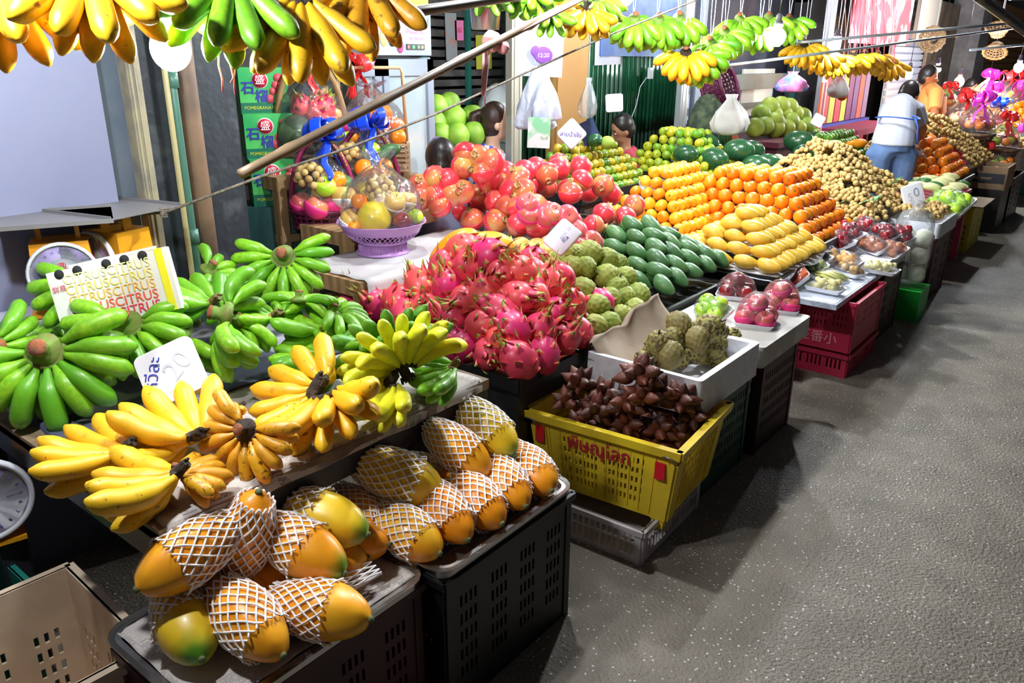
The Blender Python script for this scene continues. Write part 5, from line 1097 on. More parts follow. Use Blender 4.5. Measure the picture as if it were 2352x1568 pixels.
# green cartons lettered POMEGRANATE
GCART = M_('green_carton', (.02, .42, .10), .5, (.10, .55, .12), 5, .4, .6)
for k, (px, py, z, d, lb) in enumerate(((607, 210, 0, 3.3, 'top green pomegranate carton of the stack beside the dark pillar'), (620, 315, 0, 3.3, 'middle green pomegranate carton with the red seal'), (636, 420, 0, 3.3, 'lower green pomegranate carton behind the wooden stand'))):
    c = D(px, py, d*1.2); ctn = thing('fruit_carton', lb, 'carton', c, math.atan2(c.y, c.x)-PI/2+.12, 'green pomegranate cartons'); w2, h2 = .20, .19; ctn.scale = (1.2, 1.2, 1.2)
    b = MB(); b.box((0, .10, 0), (w2, .20, h2)); b.build('box', GCART, ctn, smooth=False)
    fm = lambda x, z: face((x, -.0015, z), (1, 0, 0), (0, 0, 1))
    b = MB(); b.box((0, 0, 0), (w2, .0015, .05), M=Matrix.Translation((0, -.001, -.07))); b.build('dark_band', M_('carton_dark_green', (.004, .16, .09), .5), ctn, smooth=False)
    b = MB(); b.lathe([(.030, 0), (.030, .001), (0, .001)], 28); s_ = b.build('red_seal', M_('seal_red', (.62, .02, .05), .5), ctn, M=fm(-.015, .045))
    b = MB(); b.lathe([(.034, 0), (.034, .0005), (0, .0005)], 28); b.build('white_ring', M_('seal_white', (.85, .8, .8), .5), ctn, M=fm(-.015, .045))
    lettering('盛', .042, M_('white_ink', (.9, .88, .88), .5), ctn, face((-.015, -.0032, .045), (1, 0, 0), (0, 0, 1)))
    lettering('石', .055, M_('carton_blue_ink', (.03, .03, .35), .5), ctn, face((-.065, -.003, .012), (1, 0, 0), (0, 0, 1)), bold=.001); lettering('榴', .055, M_('carton_blue_ink', (.03, .03, .35)), ctn, face((-.012, -.003, -.022), (1, 0, 0), (0, 0, 1)), bold=.001)
    lettering('POMEGRANATE', .018, M_('carton_yellow_ink', (.75, .72, .03), .5), ctn, face((-.022, -.003, -.066), (1, 0, 0), (0, 0, 1)))
    for (x, z, r, q) in ((.06, .055, .018, 0), (.05, .025, .018, 0), (.035, .0, .016, 0), (.065, .0, .017, 0), (.02, -.03, .018, 0)):
        b = MB(); b.lathe([(r, 0), (r, .0012), (0, .0012)], 18); b.build('printed_fruit', M_('printed_red', (.75, .10, .12), .5), ctn, M=fm(x, z))
b = MB(); b.box((0, .12, -.5), (.34, .26, .72)); c = D(636, 470, 3.96); tag(b.build('dark_shelf', TEAL, smooth=False, M=Matrix.Translation((c.x, c.y, c.z+.13)) @ Matrix.Rotation(math.atan2(c.y, c.x)-PI/2, 4, 'Z')), 'dark teal cabinet standing under the green cartons', 'cabinet')

# ------------------------------------------------------------------ refrigerator
fr = thing('refrigerator', 'white glass-door refrigerator with a Cool header behind the gift baskets', 'refrigerator', (-3.76, 3.27, 0)); FW = M_('fridge_white', (.28, .31, .36), .4)
b = MB(); b.box((0, 0, .80), (.56, .62, 1.60)); b.build('cabinet', FW, fr, smooth=False)
for y0, y1 in ((-.30, -.115), (-.10, .30)):
    b = MB(); w = y1-y0; b.box((.295, (y0+y1)/2, .14), (.04, w, .10)); b.box((.295, (y0+y1)/2, 1.545), (.04, w, .09)); b.box((.295, y0+.02, .84), (.04, .04, 1.5)); b.box((.295, y1-.025, .84), (.04, .05, 1.5))
    dr = b.build('door', M_('fridge_frame', (.30, .34, .42), .35, metal=.2), fr, smooth=False)
    b = MB(); b.box((.29, (y0+y1)/2, .84), (.006, w-.08, 1.34)); b.build('glass', M_('frosted_lit_glass', (.25, .33, .36), .15, (.40, .45, .46), 2.2, emit=(.75, .9, 1.0, .12), coat=.5), dr, smooth=False)
b = MB(); b.box((.04, .03, 1.74), (.62, .44, .26)); hd = b.build('header', M_('fridge_header', (.30, .34, .40), .4), fr, smooth=False)
hm = lambda y, z: face((.3535, y, z), (0, 1, 0), (0, 0, 1))
b = MB(); b.box((.351, .03, 1.835), (.003, .43, .065)); b.build('blue_band', M_('header_blue', (.12, .35, .75), .4), hd, smooth=False)
lettering('Cool', .11, M_('header_blue_ink', (.10, .22, .6), .4), hd, hm(.13, 1.80)); lettering('น้ำผลไม้ปั่น', .034, M_('header_pink', (.8, .25, .4), .5), hd, hm(.12, 1.735)); lettering('053 750114-4', .02, M_('header_pink', (.8, .25, .4)), hd, hm(.13, 1.70))
b = MB(); b.box((.353, .12, 1.655), (.006, .14, .03)); b.build('control_strip', BLK, hd, smooth=False)
for k, (y, c_) in enumerate(((.06, (.9, .05, .05)), (.10, (.05, .6, .1)), (.14, (.05, .6, .1)), (.17, (.95, .2, .05)))): b = MB(); b.box((.3575, y, 1.655), (.003, .016, .016)); b.build('indicator', M_('indicator_%d' % k, c_, .4, emit=(*c_, 2)), hd, smooth=False)
for (y, z, r, c_) in ((-.12, 1.70, .035, (.85, .8, .2)), (-.06, 1.70, .035, (.01, .01, .02)), (-.02, 1.72, .03, (.85, .2, .3)), (.0, 1.66, .03, (.6, .1, .3))):
    b = MB(); b.lathe([(r, 0), (r, .001), (0, .001)], 20); b.build('printed_fruit', M_('print_%s' % str(c_[0])[2:]+str(c_[1])[2:], c_, .5), hd, M=hm(y, z) @ Matrix.Diagonal((.8, 1.3, 1, 1)))
# pomelos on a ledge behind
b = MB(); b.box((-4.0, 4.25, .5), (.50, .80, 1.0)); struct(b.build('wall_display_ledge', M_('dark_ledge', (.04, .05, .05), .6), smooth=False))
for k, (px, py, d) in enumerate(((1002, 246, 5.0), (1032, 240, 5.1), (1000, 285, 4.9), (1045, 272, 4.95), (1086, 270, 5.05), (1012, 312, 4.85), (1052, 312, 4.85), (1088, 308, 4.95), (1020, 272, 5.2), (1068, 290, 5.2))):
    p = D(px, py, d+.25); spawn(GPOMELO[k % 3], ['bright green pomelo at the top left next to the refrigerator', 'bright green pomelo topmost on the small pile', 'green pomelo against the refrigerator edge', 'green pomelo in the middle of the small pile', 'green pomelo beside the ponytail', 'green pomelo at the bottom left of the small pile', 'green pomelo at the bottom middle of the small pile', 'green pomelo at the bottom right of the small pile', 'green pomelo peeping between the top two', 'green pomelo deep in the small pile', 'green pomelo hidden at the back of the small pile'][k], 'pomelo', Matrix.Translation(p) @ Matrix.Rotation(R.uniform(-.3, .3), 4, 'X') @ Matrix.Scale(.98, 4), 'pomelos on the ledge by the refrigerator')
b = MB(); b.ell((0, 0, 0), (.18, .2, .24), 24, 16, fn=lambda d: 1+.1*_nz(d, 3, 4)); tag(b.build('plastic_sack', film('pale_green_film', (.6, .85, .65), .2, .45, 10, .6), M=Matrix.Translation(D(1150, 262, 6.3))), 'large pale green plastic sack behind the seated woman', 'sack')
b = MB(); b.ell((0, 0, 0), (.05, .05, .04), 16, 10, fn=lambda d: 1+.2*_nz(d, 3, 4)); tag(b.build('purple_bag', M_('purple_film', (.30, .10, .45), .4), M=Matrix.Translation(D(1007, 330, 4.55))), 'small purple bag beside the refrigerator foot of the pomelos', 'bag')

# ------------------------------------------------------------------ tangerines, oranges, mangoes
displaybox('display_box', 'black-rimmed wooden box heaped with green tangerines', -3.43, -2.74, 4.14, 5.42, .786, rim=.06, side=M_('dark_brown_board', (.10, .065, .045), .5, (.05, .035, .03), 5), h=.14)
displaybox('display_box', 'black-rimmed box heaped with lime-yellow tangerines', -3.33, -2.46, 5.43, 6.12, .786, rim=.06, side=M_('dark_brown_board', (.10, .065, .045)), h=.14)
def lay(noun):
    return lambda L, rows, i, j, nx, ny: '%s in the %s layer of its pile' % (noun, ['bottom', 'second', 'third', 'fourth', 'fifth', 'sixth', 'seventh'][L] if L < rows-1 else 'top')
pyramid(TANG_G, 'tangerine', 'green tangerines in the first pile', -3.37, -2.76, 4.18, 5.12, .753, .034, 6, lay('green tangerine'), s=1.1)
pyramid(TANG_L, 'tangerine', 'lime-yellow tangerines in the second pile', -3.28, -2.50, 5.46, 6.08, .753, .0375, 6, lay('lime-yellow tangerine'), jit=.25, s=1.1)
displaybox('display_box', 'black-rimmed box carrying the orange and yellow fruit piles', -2.72, -1.37, 4.07, 5.42, .596, rim=.06, side=M_('raw_plywood', (.42, .26, .12), .6, (.32, .2, .1), 8), h=.1)
pyramid(TANG_Y, 'tangerine', 'yellow-orange tangerines in the stepped pile', -2.69, -2.0, 4.11, 5.05, .557, .040, 7, lay('yellow-orange tangerine'), dy=.0775, dx=.081, s=1.174)
pyramid(ORANGE, 'orange', 'oranges in the widest pile', -2.465, -1.40, 4.53, 5.40, .557, .0446, 6, lay('orange'), s=1.174)
for k, (px, py) in enumerate(((1575, 412), (1600, 404), (1632, 410), (1658, 402), (1712, 402), (1738, 408), (1772, 404), (1800, 414), (1640, 436), (1688, 418))):
    spawn(ORANGE[k % 3], 'loose orange along the ridge of the orange pile, %s from the left' % ordinal(k), 'orange', Matrix.Translation(D(px, py, 5.5+.02*(k % 3))) @ rndrot() @ Matrix.Scale(1.15, 4), 'oranges along the ridge')
b = MB(); b.sheet(lambda u, v: (-2.02+.704*u+.012*math.sin(v*12), 3.815+.845*v, .569+.003*math.sin(u*20)-.05*max(0, u-.93)*8*(.6+.4*math.sin(v*13))-.04*max(0, .07-v)*8), 26, 26, .0015)
tag(b.build('newspaper_sheet', M_('pale_newsprint', (.72, .72, .78), .7, (.5, .5, .58), 30, .46, .6, bump=.2, bsc=9)), 'pale newspaper under the yellow mangoes, edges folded over the black rim', 'newspaper')
displaybox('display_box', 'black low box under the yellow mangoes', -2.03, -1.33, 3.83, 4.06, .564, rim=.05, h=.10)
for L in range(5):
    nx = 5-L; ny = 11-2*L
    for i in range(nx):
        for j in range(ny):
            if L < 4 and 0 < i < nx-1 and 0 < j < ny-1 and not (L >= 3): continue
            x = -1.397-(i+L*.5)*.1315; y = 3.874+(j+L)*.0704; z = .608+L*.049
            spawn(R.choice(MANGO_Y), lay('yellow mango')(L, 5, i, j, nx, ny), 'mango', Matrix.Translation((x+R.uniform(-.008, .008), y+R.uniform(-.008, .008), z+R.uniform(-.004, .004))) @ Matrix.Rotation(-.12+R.uniform(-.22, .22), 4, 'Z') @ Matrix.Rotation(R.uniform(-.05, .22), 4, 'Y') @ Matrix.Rotation(R.uniform(-.7, .7), 4, 'X') @ Matrix.Scale(1.174, 4), 'yellow mangoes stacked on newspaper')
r_, u_ = facing(3, 70)
o = price_tray('flat dark-lettered sign lying between the green and orange piles', D(1503, 423, 4.85), r_, u_, .18, [('กิโลละ', .03, 0, 0, 0, BLUEINK)], .012, .8)
o.data.materials[0] = M_('grey_sign', (.30, .36, .45), .4)

# ------------------------------------------------------------------ wrapped cut fruit table on pink crates
PINKC = M_('pink_red_crate_plastic', (.50, .02, .06), .45, (.40, .015, .05), 6)
pc = crate('plastic_crate', 'upper pink-red slotted crate with raised characters under the cut-fruit table', -1.36, -1.02, 4.14, 4.66, .14, .28, PINKC, rows=3, gx=(3, 4), gy=(4, 4), pitch=.02, sw=.006, z0s=.45, z1s=.9)
lettering('旺番小', .07, M_('pink_emboss', (.75, .30, .32), .35), pc, face((0, -.264, .06), (1, 0, 0), (0, 0, 1)))
crate('plastic_crate', 'lower pink-red crate standing on the asphalt', -1.36, -1.02, 4.14, 4.66, .0, .13, PINKC, rows=1, rim=.018)
crate('plastic_crate', 'dark crate behind the pink-red crates', -1.40, -1.06, 4.80, 5.25, .0, .42, DRED, rows=4)
b = MB(); b.box((-1.30, 4.62, .435), (.48, 1.36, .028)); b.box((-1.30, 4.62, .448), (.46, 1.33, .006), 1)
tag(b.build('cut_fruit_board', [M_('grubby_silver_edge', (.35, .38, .45), .35, (.55, .6, .68), 20, bump=.4, bsc=40), M_('white_board_top', (.70, .74, .82), .4)], smooth=False, M=Matrix.Translation((0, 0, 0))), 'white board on the pink crates, edged with shiny silver tape, carrying cut fruit', 'board')
tray('styrofoam_box', 'white styrofoam lid under the red-fruit packs at the back of the board', -1.46, -1.06, 4.72, 5.36, .45, .035, STYRO, .18, rnd=.02, cat='box')
zc = .455
_ch = MB(); _ch.lathe([(.0, -.018), (.014, -.014), (.018, 0), (.014, .014), (0, .018)], 10)
BALL = _ch.mesh('fruit_piece', M_('peeled_orange_fruit', (.90, .42, .06), .35, (.85, .5, .15), 30, coat=.6)); BALLY = _ch.mesh('fruit_piece', M_('pale_yellow_fruit', (.80, .70, .30), .35, coat=.6)); BALLB = _ch.mesh('fruit_piece', M_('tan_longan', (.55, .34, .12), .5, coat=.5)); BALLR = _ch.mesh('fruit_piece', M_('dark_red_rose_apple', (.30, .01, .02), .25, (.42, .03, .04), 20, coat=.8)); BALLG = _ch.mesh('fruit_piece', M_('pale_green_fruit', (.55, .62, .20), .35, coat=.6)); BALLT = _ch.mesh('fruit_piece', M_('tamarind_peach', (.62, .22, .10), .4, (.35, .10, .05), 25, coat=.5))
_sl = MB(); _sl.box((0, 0, 0), (.011, .05, .02)); SLICE = _sl.mesh('papaya_slice', M_('papaya_flesh_slice', (.92, .12, .015), .35, coat=.5), smooth=False)
_st2 = MB(); _st2.tube([(-.085, 0, 0), (-.02, 0, .006), (.085, 0, 0)], [.004, .010, .004], 7); STICK = _st2.mesh('mango_strip', M_('mango_strip_yellow', (.75, .68, .10), .35, (.62, .62, .12), 20, coat=.5))
def balls(me, n, L, Wd, layers=2, s=1.0): return [(me, R.uniform(-L, L), R.uniform(-Wd, Wd), .022+.022*(k % layers), s*R.uniform(.85, 1.15), 'fruit_piece') for k in range(n)]
pack('tilted pack of bright orange papaya slices at the near corner of the board', P(1838, 640, .50), -1.05, .20, .11, .05, [(SLICE, -.075+.011*k, .024*(1 if h_ else -1), .022, 1, 'papaya_slice', TR((-.075+.0125*k, .026*(1 if h_ else -1), .022), ry=.2)) for k in range(12) for h_ in (0, 1)], tilt=.75)
pack('pack of pale noodles-like coconut jelly nearest the board edge', P(1895, 667, zc+.01), -.05, .19, .12, .04, balls(BALLY, 16, .06, .035))
pack('pack of long yellow-green mango strips', P(1905, 645, zc+.01), -.40, .21, .12, .05, [(STICK, 0, 0, 0, 1, 'mango_strip', TR((0, -.035+.016*k, .022+.012*(k % 2)))) for k in range(6)])
pack('pack of pale green fruit behind the papaya slices', P(1873, 617, .49), -.9, .20, .12, .06, balls(BALLG, 14, .06, .035), tilt=.5)
pack('pack of peeled tan fruit in the front row right', P(1948, 630, zc+.01), -.35, .18, .12, .05, balls(BALLB, 14, .06, .035))
pack('pack of tan longans leaning in the second row', P(1880, 600, .50), -.7, .18, .12, .06, balls(BALLB, 16, .06, .035), tilt=.5)
pack('tilted pack of peeled orange fruit left of its twin', P(1905, 592, .50), -.7, .20, .12, .07, balls(BALL, 14, .06, .035, 2, 1.15), tilt=.6)
pack('tilted pack of peeled orange fruit, right-hand twin', P(1950, 608, .50), -.75, .20, .12, .07, balls(BALL, 14, .06, .035, 2, 1.15), tilt=.6)
pack('pack of pale yellow fruit flesh at the right of the board', P(2020, 625, zc+.01), -.05, .20, .13, .045, balls(BALLY, 20, .07, .045))
for k, (px, py, z, lb) in enumerate(((1950, 545, .56, 'pack of dark red rose apples, back left of the board'), (1990, 530, .57, 'pack of dark red rose apples, second at the back of the board'), (2030, 545, .56, 'pack of dark red rose apples, third at the back of the board'), (2065, 552, .54, 'pack of dark red rose apples at the right end of the board'), (1930, 562, .53, 'pack of dark red rose apples low at the left'))):
    pack(lb, P(px, py, z), R.uniform(-.8, -.3), .19, .13, .085, balls(BALLR, 14, .06, .04, 3, 1.5), tilt=.35)
pack('tilted pack of brownish-peach fruit in front of the red packs', P(2010, 570, .52), -.7, .20, .12, .07, balls(BALLT, 14, .065, .035, 2, 1.4), tilt=.6)
pack('tilted pack of brownish-peach fruit at the right board corner', P(2050, 580, .51), -.65, .20, .12, .07, balls(BALLT, 14, .065, .035, 2, 1.4), tilt=.6)
# coconuts in a clear bag hanging at the board corner
cb_ = D(2097, 545, 5.08); t = thing('coconut_bag', 'tall clear bag of peeled white coconuts standing at the end of the cut-fruit board', 'bag', cb_)
_co = MB(); _co.lathe([(0, -.055), (.04, -.05), (.058, -.02), (.058, .03), (.035, .055), (0, .06)], 14); COCO = _co.mesh('peeled_coconut', M_('peeled_coconut_flesh', (.74, .70, .58), .6, (.62, .60, .42), 12))
for k in range(3):
    for q in range(2): link('peeled_coconut', COCO, t, TR((-.052+.104*q+.006*k, .02*(q-.5), -.235+.118*k), R.uniform(-.3, .3), R.uniform(-.3, .3), R.uniform(0, 6), .98))
b = MB(); b.lathe([(.05, -.30), (.115, -.27), (.12, -.1), (.115, .10), (.09, .16), (.03, .19), (.05, .23)], 26, wob=lambda a, z: 1+.04*math.sin(a*6+z*30)); b.build('clear_bag', film('milky_film', haze=.14, bsc=12), t)
b = MB(); b.box((cb_.x, cb_.y, (cb_.z-.32)/2), (.26, .26, cb_.z-.32)); tag(b.build('green_tub', M_('bright_green_plastic', (.02, .45, .05), .4), smooth=False), 'bright green plastic tub on the asphalt under the coconut bag', 'tub')
# ------------------------------------------------------------------ watermelons, pomelos, longans
b = MB(); b.box((-2.70, 6.45, .735), (.62, .62, .03)); b.box((-2.70, 6.45, .36), (.56, .56, .72)); tag(b.build('display_table', M_('dark_wood', (.05, .035, .025)), smooth=False), 'dark table under the watermelons', 'table')
WM = [((1575, 355), 5.15, -.2, .62, 'dark green watermelon at the left end of the row'), ((1622, 328), 5.3, .0, .60, 'dark green watermelon resting behind the left pair'), ((1640, 366), 5.1, -.3, .70, 'dark green watermelon with a dry stalk, front left'), ((1697, 345), 5.2, .1, .72, 'watermelon with a pale shoulder in the middle of the row'), ((1725, 345), 5.45, .2, .66, 'watermelon partly behind the middle one'), ((1735, 380), 5.15, -.1, .66, 'low watermelon in front of the middle ones'), ((1765, 375), 5.3, .1, .62, 'low watermelon second from the front'), ((1835, 325), 5.9, .0, .78, 'bright green watermelon on top of the far group'), ((1862, 325), 6.1, .2, .72, 'dark watermelon behind the bright green one'), ((1850, 352), 5.8, .2, .66, 'watermelon in the lower far group, left'), ((1885, 350), 5.9, .1, .66, 'watermelon in the lower far group, middle'), ((1905, 348), 6.1, .3, .62, 'watermelon in the lower far group, right')]
for p, d, a, s, lb in WM:
    c = D(*p, d*1.15); spawn(WMEL, lb, 'watermelon', Matrix.Translation(c) @ Matrix.Rotation(.25+a, 4, 'Z') @ Matrix.Rotation(R.uniform(-.1, .1), 4, 'Y') @ Matrix.Rotation(R.uniform(0, 3), 4, 'X') @ Matrix.Scale(s*1.15, 4), 'watermelons on the dark table')
# cut wedges
cw = thing('cut_watermelon', 'cut watermelon showing red flesh wedges behind the dark row', 'watermelon', D(1668, 315, 6.35), .9)
b = MB(); b.ell((0, 0, 0), (.075, .05, .11), 20, 12); b.build('rind', M_('watermelon_rind', (.018, .10, .035)), cw)
for k in (0, 1):
    b = MB(); b.sheet(lambda u, v: ((.02+.10*v*(1-.2*u)), -.045-.012*k-.03*k*v, -.09+.19*(1-v)*(.2+.8*u)+.02*k), 6, 8, .02); b.build('red_flesh', M_('watermelon_flesh', (.85, .14, .08), .4, (.9, .25, .15), 20, coat=.3), cw, M=Matrix.Translation((-.0, -.0, 0)))
for p, d, r, m, lb in (((1785, 372), 6.2, .06, M_('cream_melon', (.75, .70, .38), .5), 'round cream melon beside the white-netted one'), ((1918, 342), 6.8, .07, M_('pale_green_melon', (.50, .62, .40), .5, (.6, .68, .5), 20), 'pale green round melon in front of the far tangerines'), ((1930, 358), 6.7, .056, M_('pale_green_melon', (.50, .62, .40)), 'second pale green melon behind the longans')):
    b = MB(); b.ell((0, 0, 0), (r, r, r*1.05), 18, 12); tag(b.build('melon', m, M=Matrix.Translation(D(*p, d))), lb, 'melon')
b = MB(); b.ell((0, 0, 0), (.125, .1, .085), 40, 24, fn=lambda d: 1+.02*math.sin(d.x*60)); tag(b.build('netted_melon', WHITENET, M=Matrix.Translation(D(1830, 378, 6.45))), 'large melon in a white foam net behind the longans', 'melon')
tray('styrofoam_box', 'shallow white styrofoam tray in front of the left watermelons', P(1590, 384, .76).x-.13, P(1590, 384, .76).x+.13, P(1590, 384, .76).y-.17, P(1590, 384, .76).y+.17, .752, .04, STYRO, .02, cat='box')
# pomelo pile on a maroon stand
b = MB(); b.box((-2.97, 7.5, .88), (.76, .9, .05)); b.box((-2.97, 7.5, .43), (.70, .84, .85)); tag(b.build('pomelo_stand', M_('maroon_board', (.10, .012, .025), .5), smooth=False), 'maroon stand under the far pomelo pile', 'stand')
QP = [(1733, 293), (1755, 290), (1780, 295), (1805, 296), (1830, 295), (1850, 290), (1748, 262), (1775, 262), (1800, 266), (1824, 262), (1842, 268), (1768, 245), (1792, 243), (1812, 246), (1780, 280), (1815, 280)]
LB = autolabels(QP, 'dull green pomelo', 240, 300, lambda y, a, b_: 'on top of the far pile' if y < 255 else ('in the middle of the far pile' if y < 275 else 'at the bottom of the far pile'))
for k, p in enumerate(QP): spawn(POMELO[k % 3], LB[p], 'pomelo', Matrix.Translation(D(*p, 7.25+(.12 if p[1] < 270 else 0)+.004*(p[0]-1733))) @ rndrot() @ Matrix.Scale(1.06, 4), 'pomelos on the maroon stand')
# longans: bunches of stalked fruit
displaybox('display_box', 'black box heaped with longans', -2.37, -1.34, 5.47, 6.58, .585, rim=.05, h=.2)
HL = hp(-2.40, -1.315, 5.42, 6.63, .60, .85, .40)
_lf = MB(); _lf.sheet(lambda u, v: ((u-.5)*.11, (v-.5)*.035*math.sin(PI*min(1, u+.02))**.8, .012*math.sin(u*PI)), 8, 4, .001); LEAF = _lf.mesh('leaf', M_('longan_leaf', (.03, .15, .02), .5, (.06, .22, .03), 12))
_tw = MB(); _tw.tube([(-.07, 0, -.01), (0, .01, 0), (.05, 0, -.012)], .003, 5); TWIG = _tw.mesh('twig', M_('longan_twig', (.07, .04, .02), .8))
_lo = MB(); _lo.ell((0, 0, 0), (.0145, .0145, .014), 10, 7); LO = _lo.mesh('longan', LONGM)
def longan_bunch(label, c, nrm, n, r, group, s=1.0):
    t = thing('longan_bunch', label, 'longans', M=frame(c, Vector((nrm[1]+.3, -nrm[0], .1)), nrm), group=group)
    link('twig', TWIG, t)
    for k in range(n):
        a = k*2.39996; q = r*math.sqrt((k+.5)/n); link('longan', LO, t, Matrix.Translation((q*math.cos(a), q*math.sin(a), .012+.018*R.random()-.25*q*q/r)) @ Matrix.Scale(s*R.uniform(.9, 1.15), 4))
    return t
k = 0
for i in range(9):
    for j in range(11):
        x = -1.355-i*.105-.052*(j % 2); y = 5.47+j*.105
        if x < -2.35: continue
        if not (x > -1.95 or y < 5.95): continue
        z = HL(x, y); gx = HL(x+.03, y)-HL(x-.03, y); gy = HL(x, y+.03)-HL(x, y-.03); n = Vector((-gx/.06, -gy/.06, 1)).normalized() if abs(gx) < .5 and abs(gy) < .5 else Vector((.5, -.4, .8)).normalized()
        if k < 90: longan_bunch('brown longan bunch %s of the big heap' % ('at the foot' if z < .70 else ('halfway up' if z < .90 else 'on top')), (x+R.uniform(-.01, .01), y+R.uniform(-.01, .01), z+R.uniform(-.01, .015)), n, 17, .072, 'longan bunches, %s' % ('foot' if z < .70 else ('slope' if z < .90 else 'top')), 1.3)
        k += 1
for k, (px, py, a) in enumerate(((1975, 478, .3), (1925, 480, -.4), (2050, 425, .8), (2035, 435, .2), (2000, 470, 1.2))):
    t = link('leaf', LEAF, None, Matrix.Translation(onheap(px, py, HL) or D(px, py, 5)) @ Matrix.Rotation(a, 4, 'Z') @ Matrix.Rotation(-.5, 4, 'Y')); t.location.z += .04; t.location.x += .03; tag(t, 'dark green longan leaf lying on the big heap', 'leaf', 'leaves on the longan heap')

# ------------------------------------------------------------------ people
SKIN = M_('skin', (.62, .36, .24), .5, sss=.08); SKIND = M_('tanned_skin', (.45, .22, .12), .5, sss=.05); HAIR = M_('black_hair', (.010, .008, .008), .38, (.03, .022, .018), 30, wave=4); HAIRB = M_('dark_brown_hair', (.05, .018, .010), .4, (.02, .01, .008), 30, wave=4)
def blob(name, b, mat, parent, vox=.012, M=None, smooth=3):
    """fuse overlapping volumes into one continuous skin"""
    me = b.mesh(name, mat); o = bpy.data.objects.new(name, me); C.objects.link(o)
    r = o.modifiers.new('r', 'REMESH'); r.mode = 'VOXEL'; r.voxel_size = vox; r.use_smooth_shade = True
    s = o.modifiers.new('s', 'SMOOTH'); s.factor = .6; s.iterations = smooth
    bpy.context.view_layer.update(); m2 = bpy.data.meshes.new_from_object(o.evaluated_get(bpy.context.evaluated_depsgraph_get()))
    bpy.data.objects.remove(o); m2.name = name; m2.materials.clear(); m2.materials.append(mat); m2.polygons.foreach_set('use_smooth', [True]*len(m2.polygons))
    return link(name, m2, parent, M)
def head_shape(b, M):
    b.ell((0, 0, .02), (.092, .074, .105), 20, 14, M=M); b.ell((.030, 0, -.045), (.058, .054, .065), 16, 10, M=M); b.ell((.052, 0, -.088), (.026, .026, .020), 12, 8, M=M)
    b.tube([(.082, 0, .018), (.100, 0, -.008), (.108, 0, -.022), (.090, 0, -.030)], [.009, .011, .014, .010], 8, M=M)
    b.ell((.086, 0, -.052), (.010, .022, .007), 10, 6, M=M); b.ell((.083, 0, -.064), (.010, .018, .007), 10, 6, M=M)
    for s in (-1, 1): b.ell((.0, s*.074, -.010), (.018, .008, .030), 10, 8, M=M); b.ell((.070, s*.030, .016), (.020, .022, .012), 10, 8, M=M)
def face_parts(t, M):
    for s in (-1, 1):
        b = MB(); b.ell((0, 0, 0), (.010, .012, .007), 10, 8); e = b.build('eye', M_('eye_white', (.8, .78, .75), .2), t, M=M @ Matrix.Translation((.080, s*.030, .004)))
        b = MB(); b.ell((0, 0, 0), (.004, .005, .005), 8, 6); b.build('iris', M_('iris_dark', (.01, .006, .004), .2), e, M=Matrix.Translation((.0075, 0, 0)))
        b = MB(); b.tube([(.086, s*.014, .028), (.086, s*.030, .034), (.076, s*.046, .028)], .0035, 5); b.build('eyebrow', HAIR, t, M=M)
    b = MB(); b.ell((0, 0, 0), (.008, .022, .007), 10, 6); b.build('lips', M_('lip_colour', (.55, .16, .13), .4), t, M=M @ Matrix.Translation((.090, 0, -.058)))
def limb(b, pts, rad, n=12, M=None): b.tube(pts, rad, n, M=M)
def hand(b, w, d, s=1, up=(0, 0, 1)):
    """palm and five bent fingers from the wrist w toward d"""
    M = frame(w, d, up)
    b.ell((.045, 0, 0), (.048, .038, .016), 12, 8, M=M)
    for k, (y, L) in enumerate(((-.028, .062), (-.010, .074), (.009, .070), (.027, .054))): b.tube([(.08, y, 0), (.08+L*.45, y*1.1, -.006), (.08+L*.8, y*1.15, -.022), (.08+L*.95, y*1.15, -.036)], [.010, .0095, .0085, .007], 7, M=M)
    b.tube([(.02, -.034*s, -.004), (.05, -.058*s, -.012), (.075, -.060*s, -.022)], [.012, .011, .008], 7, M=M)
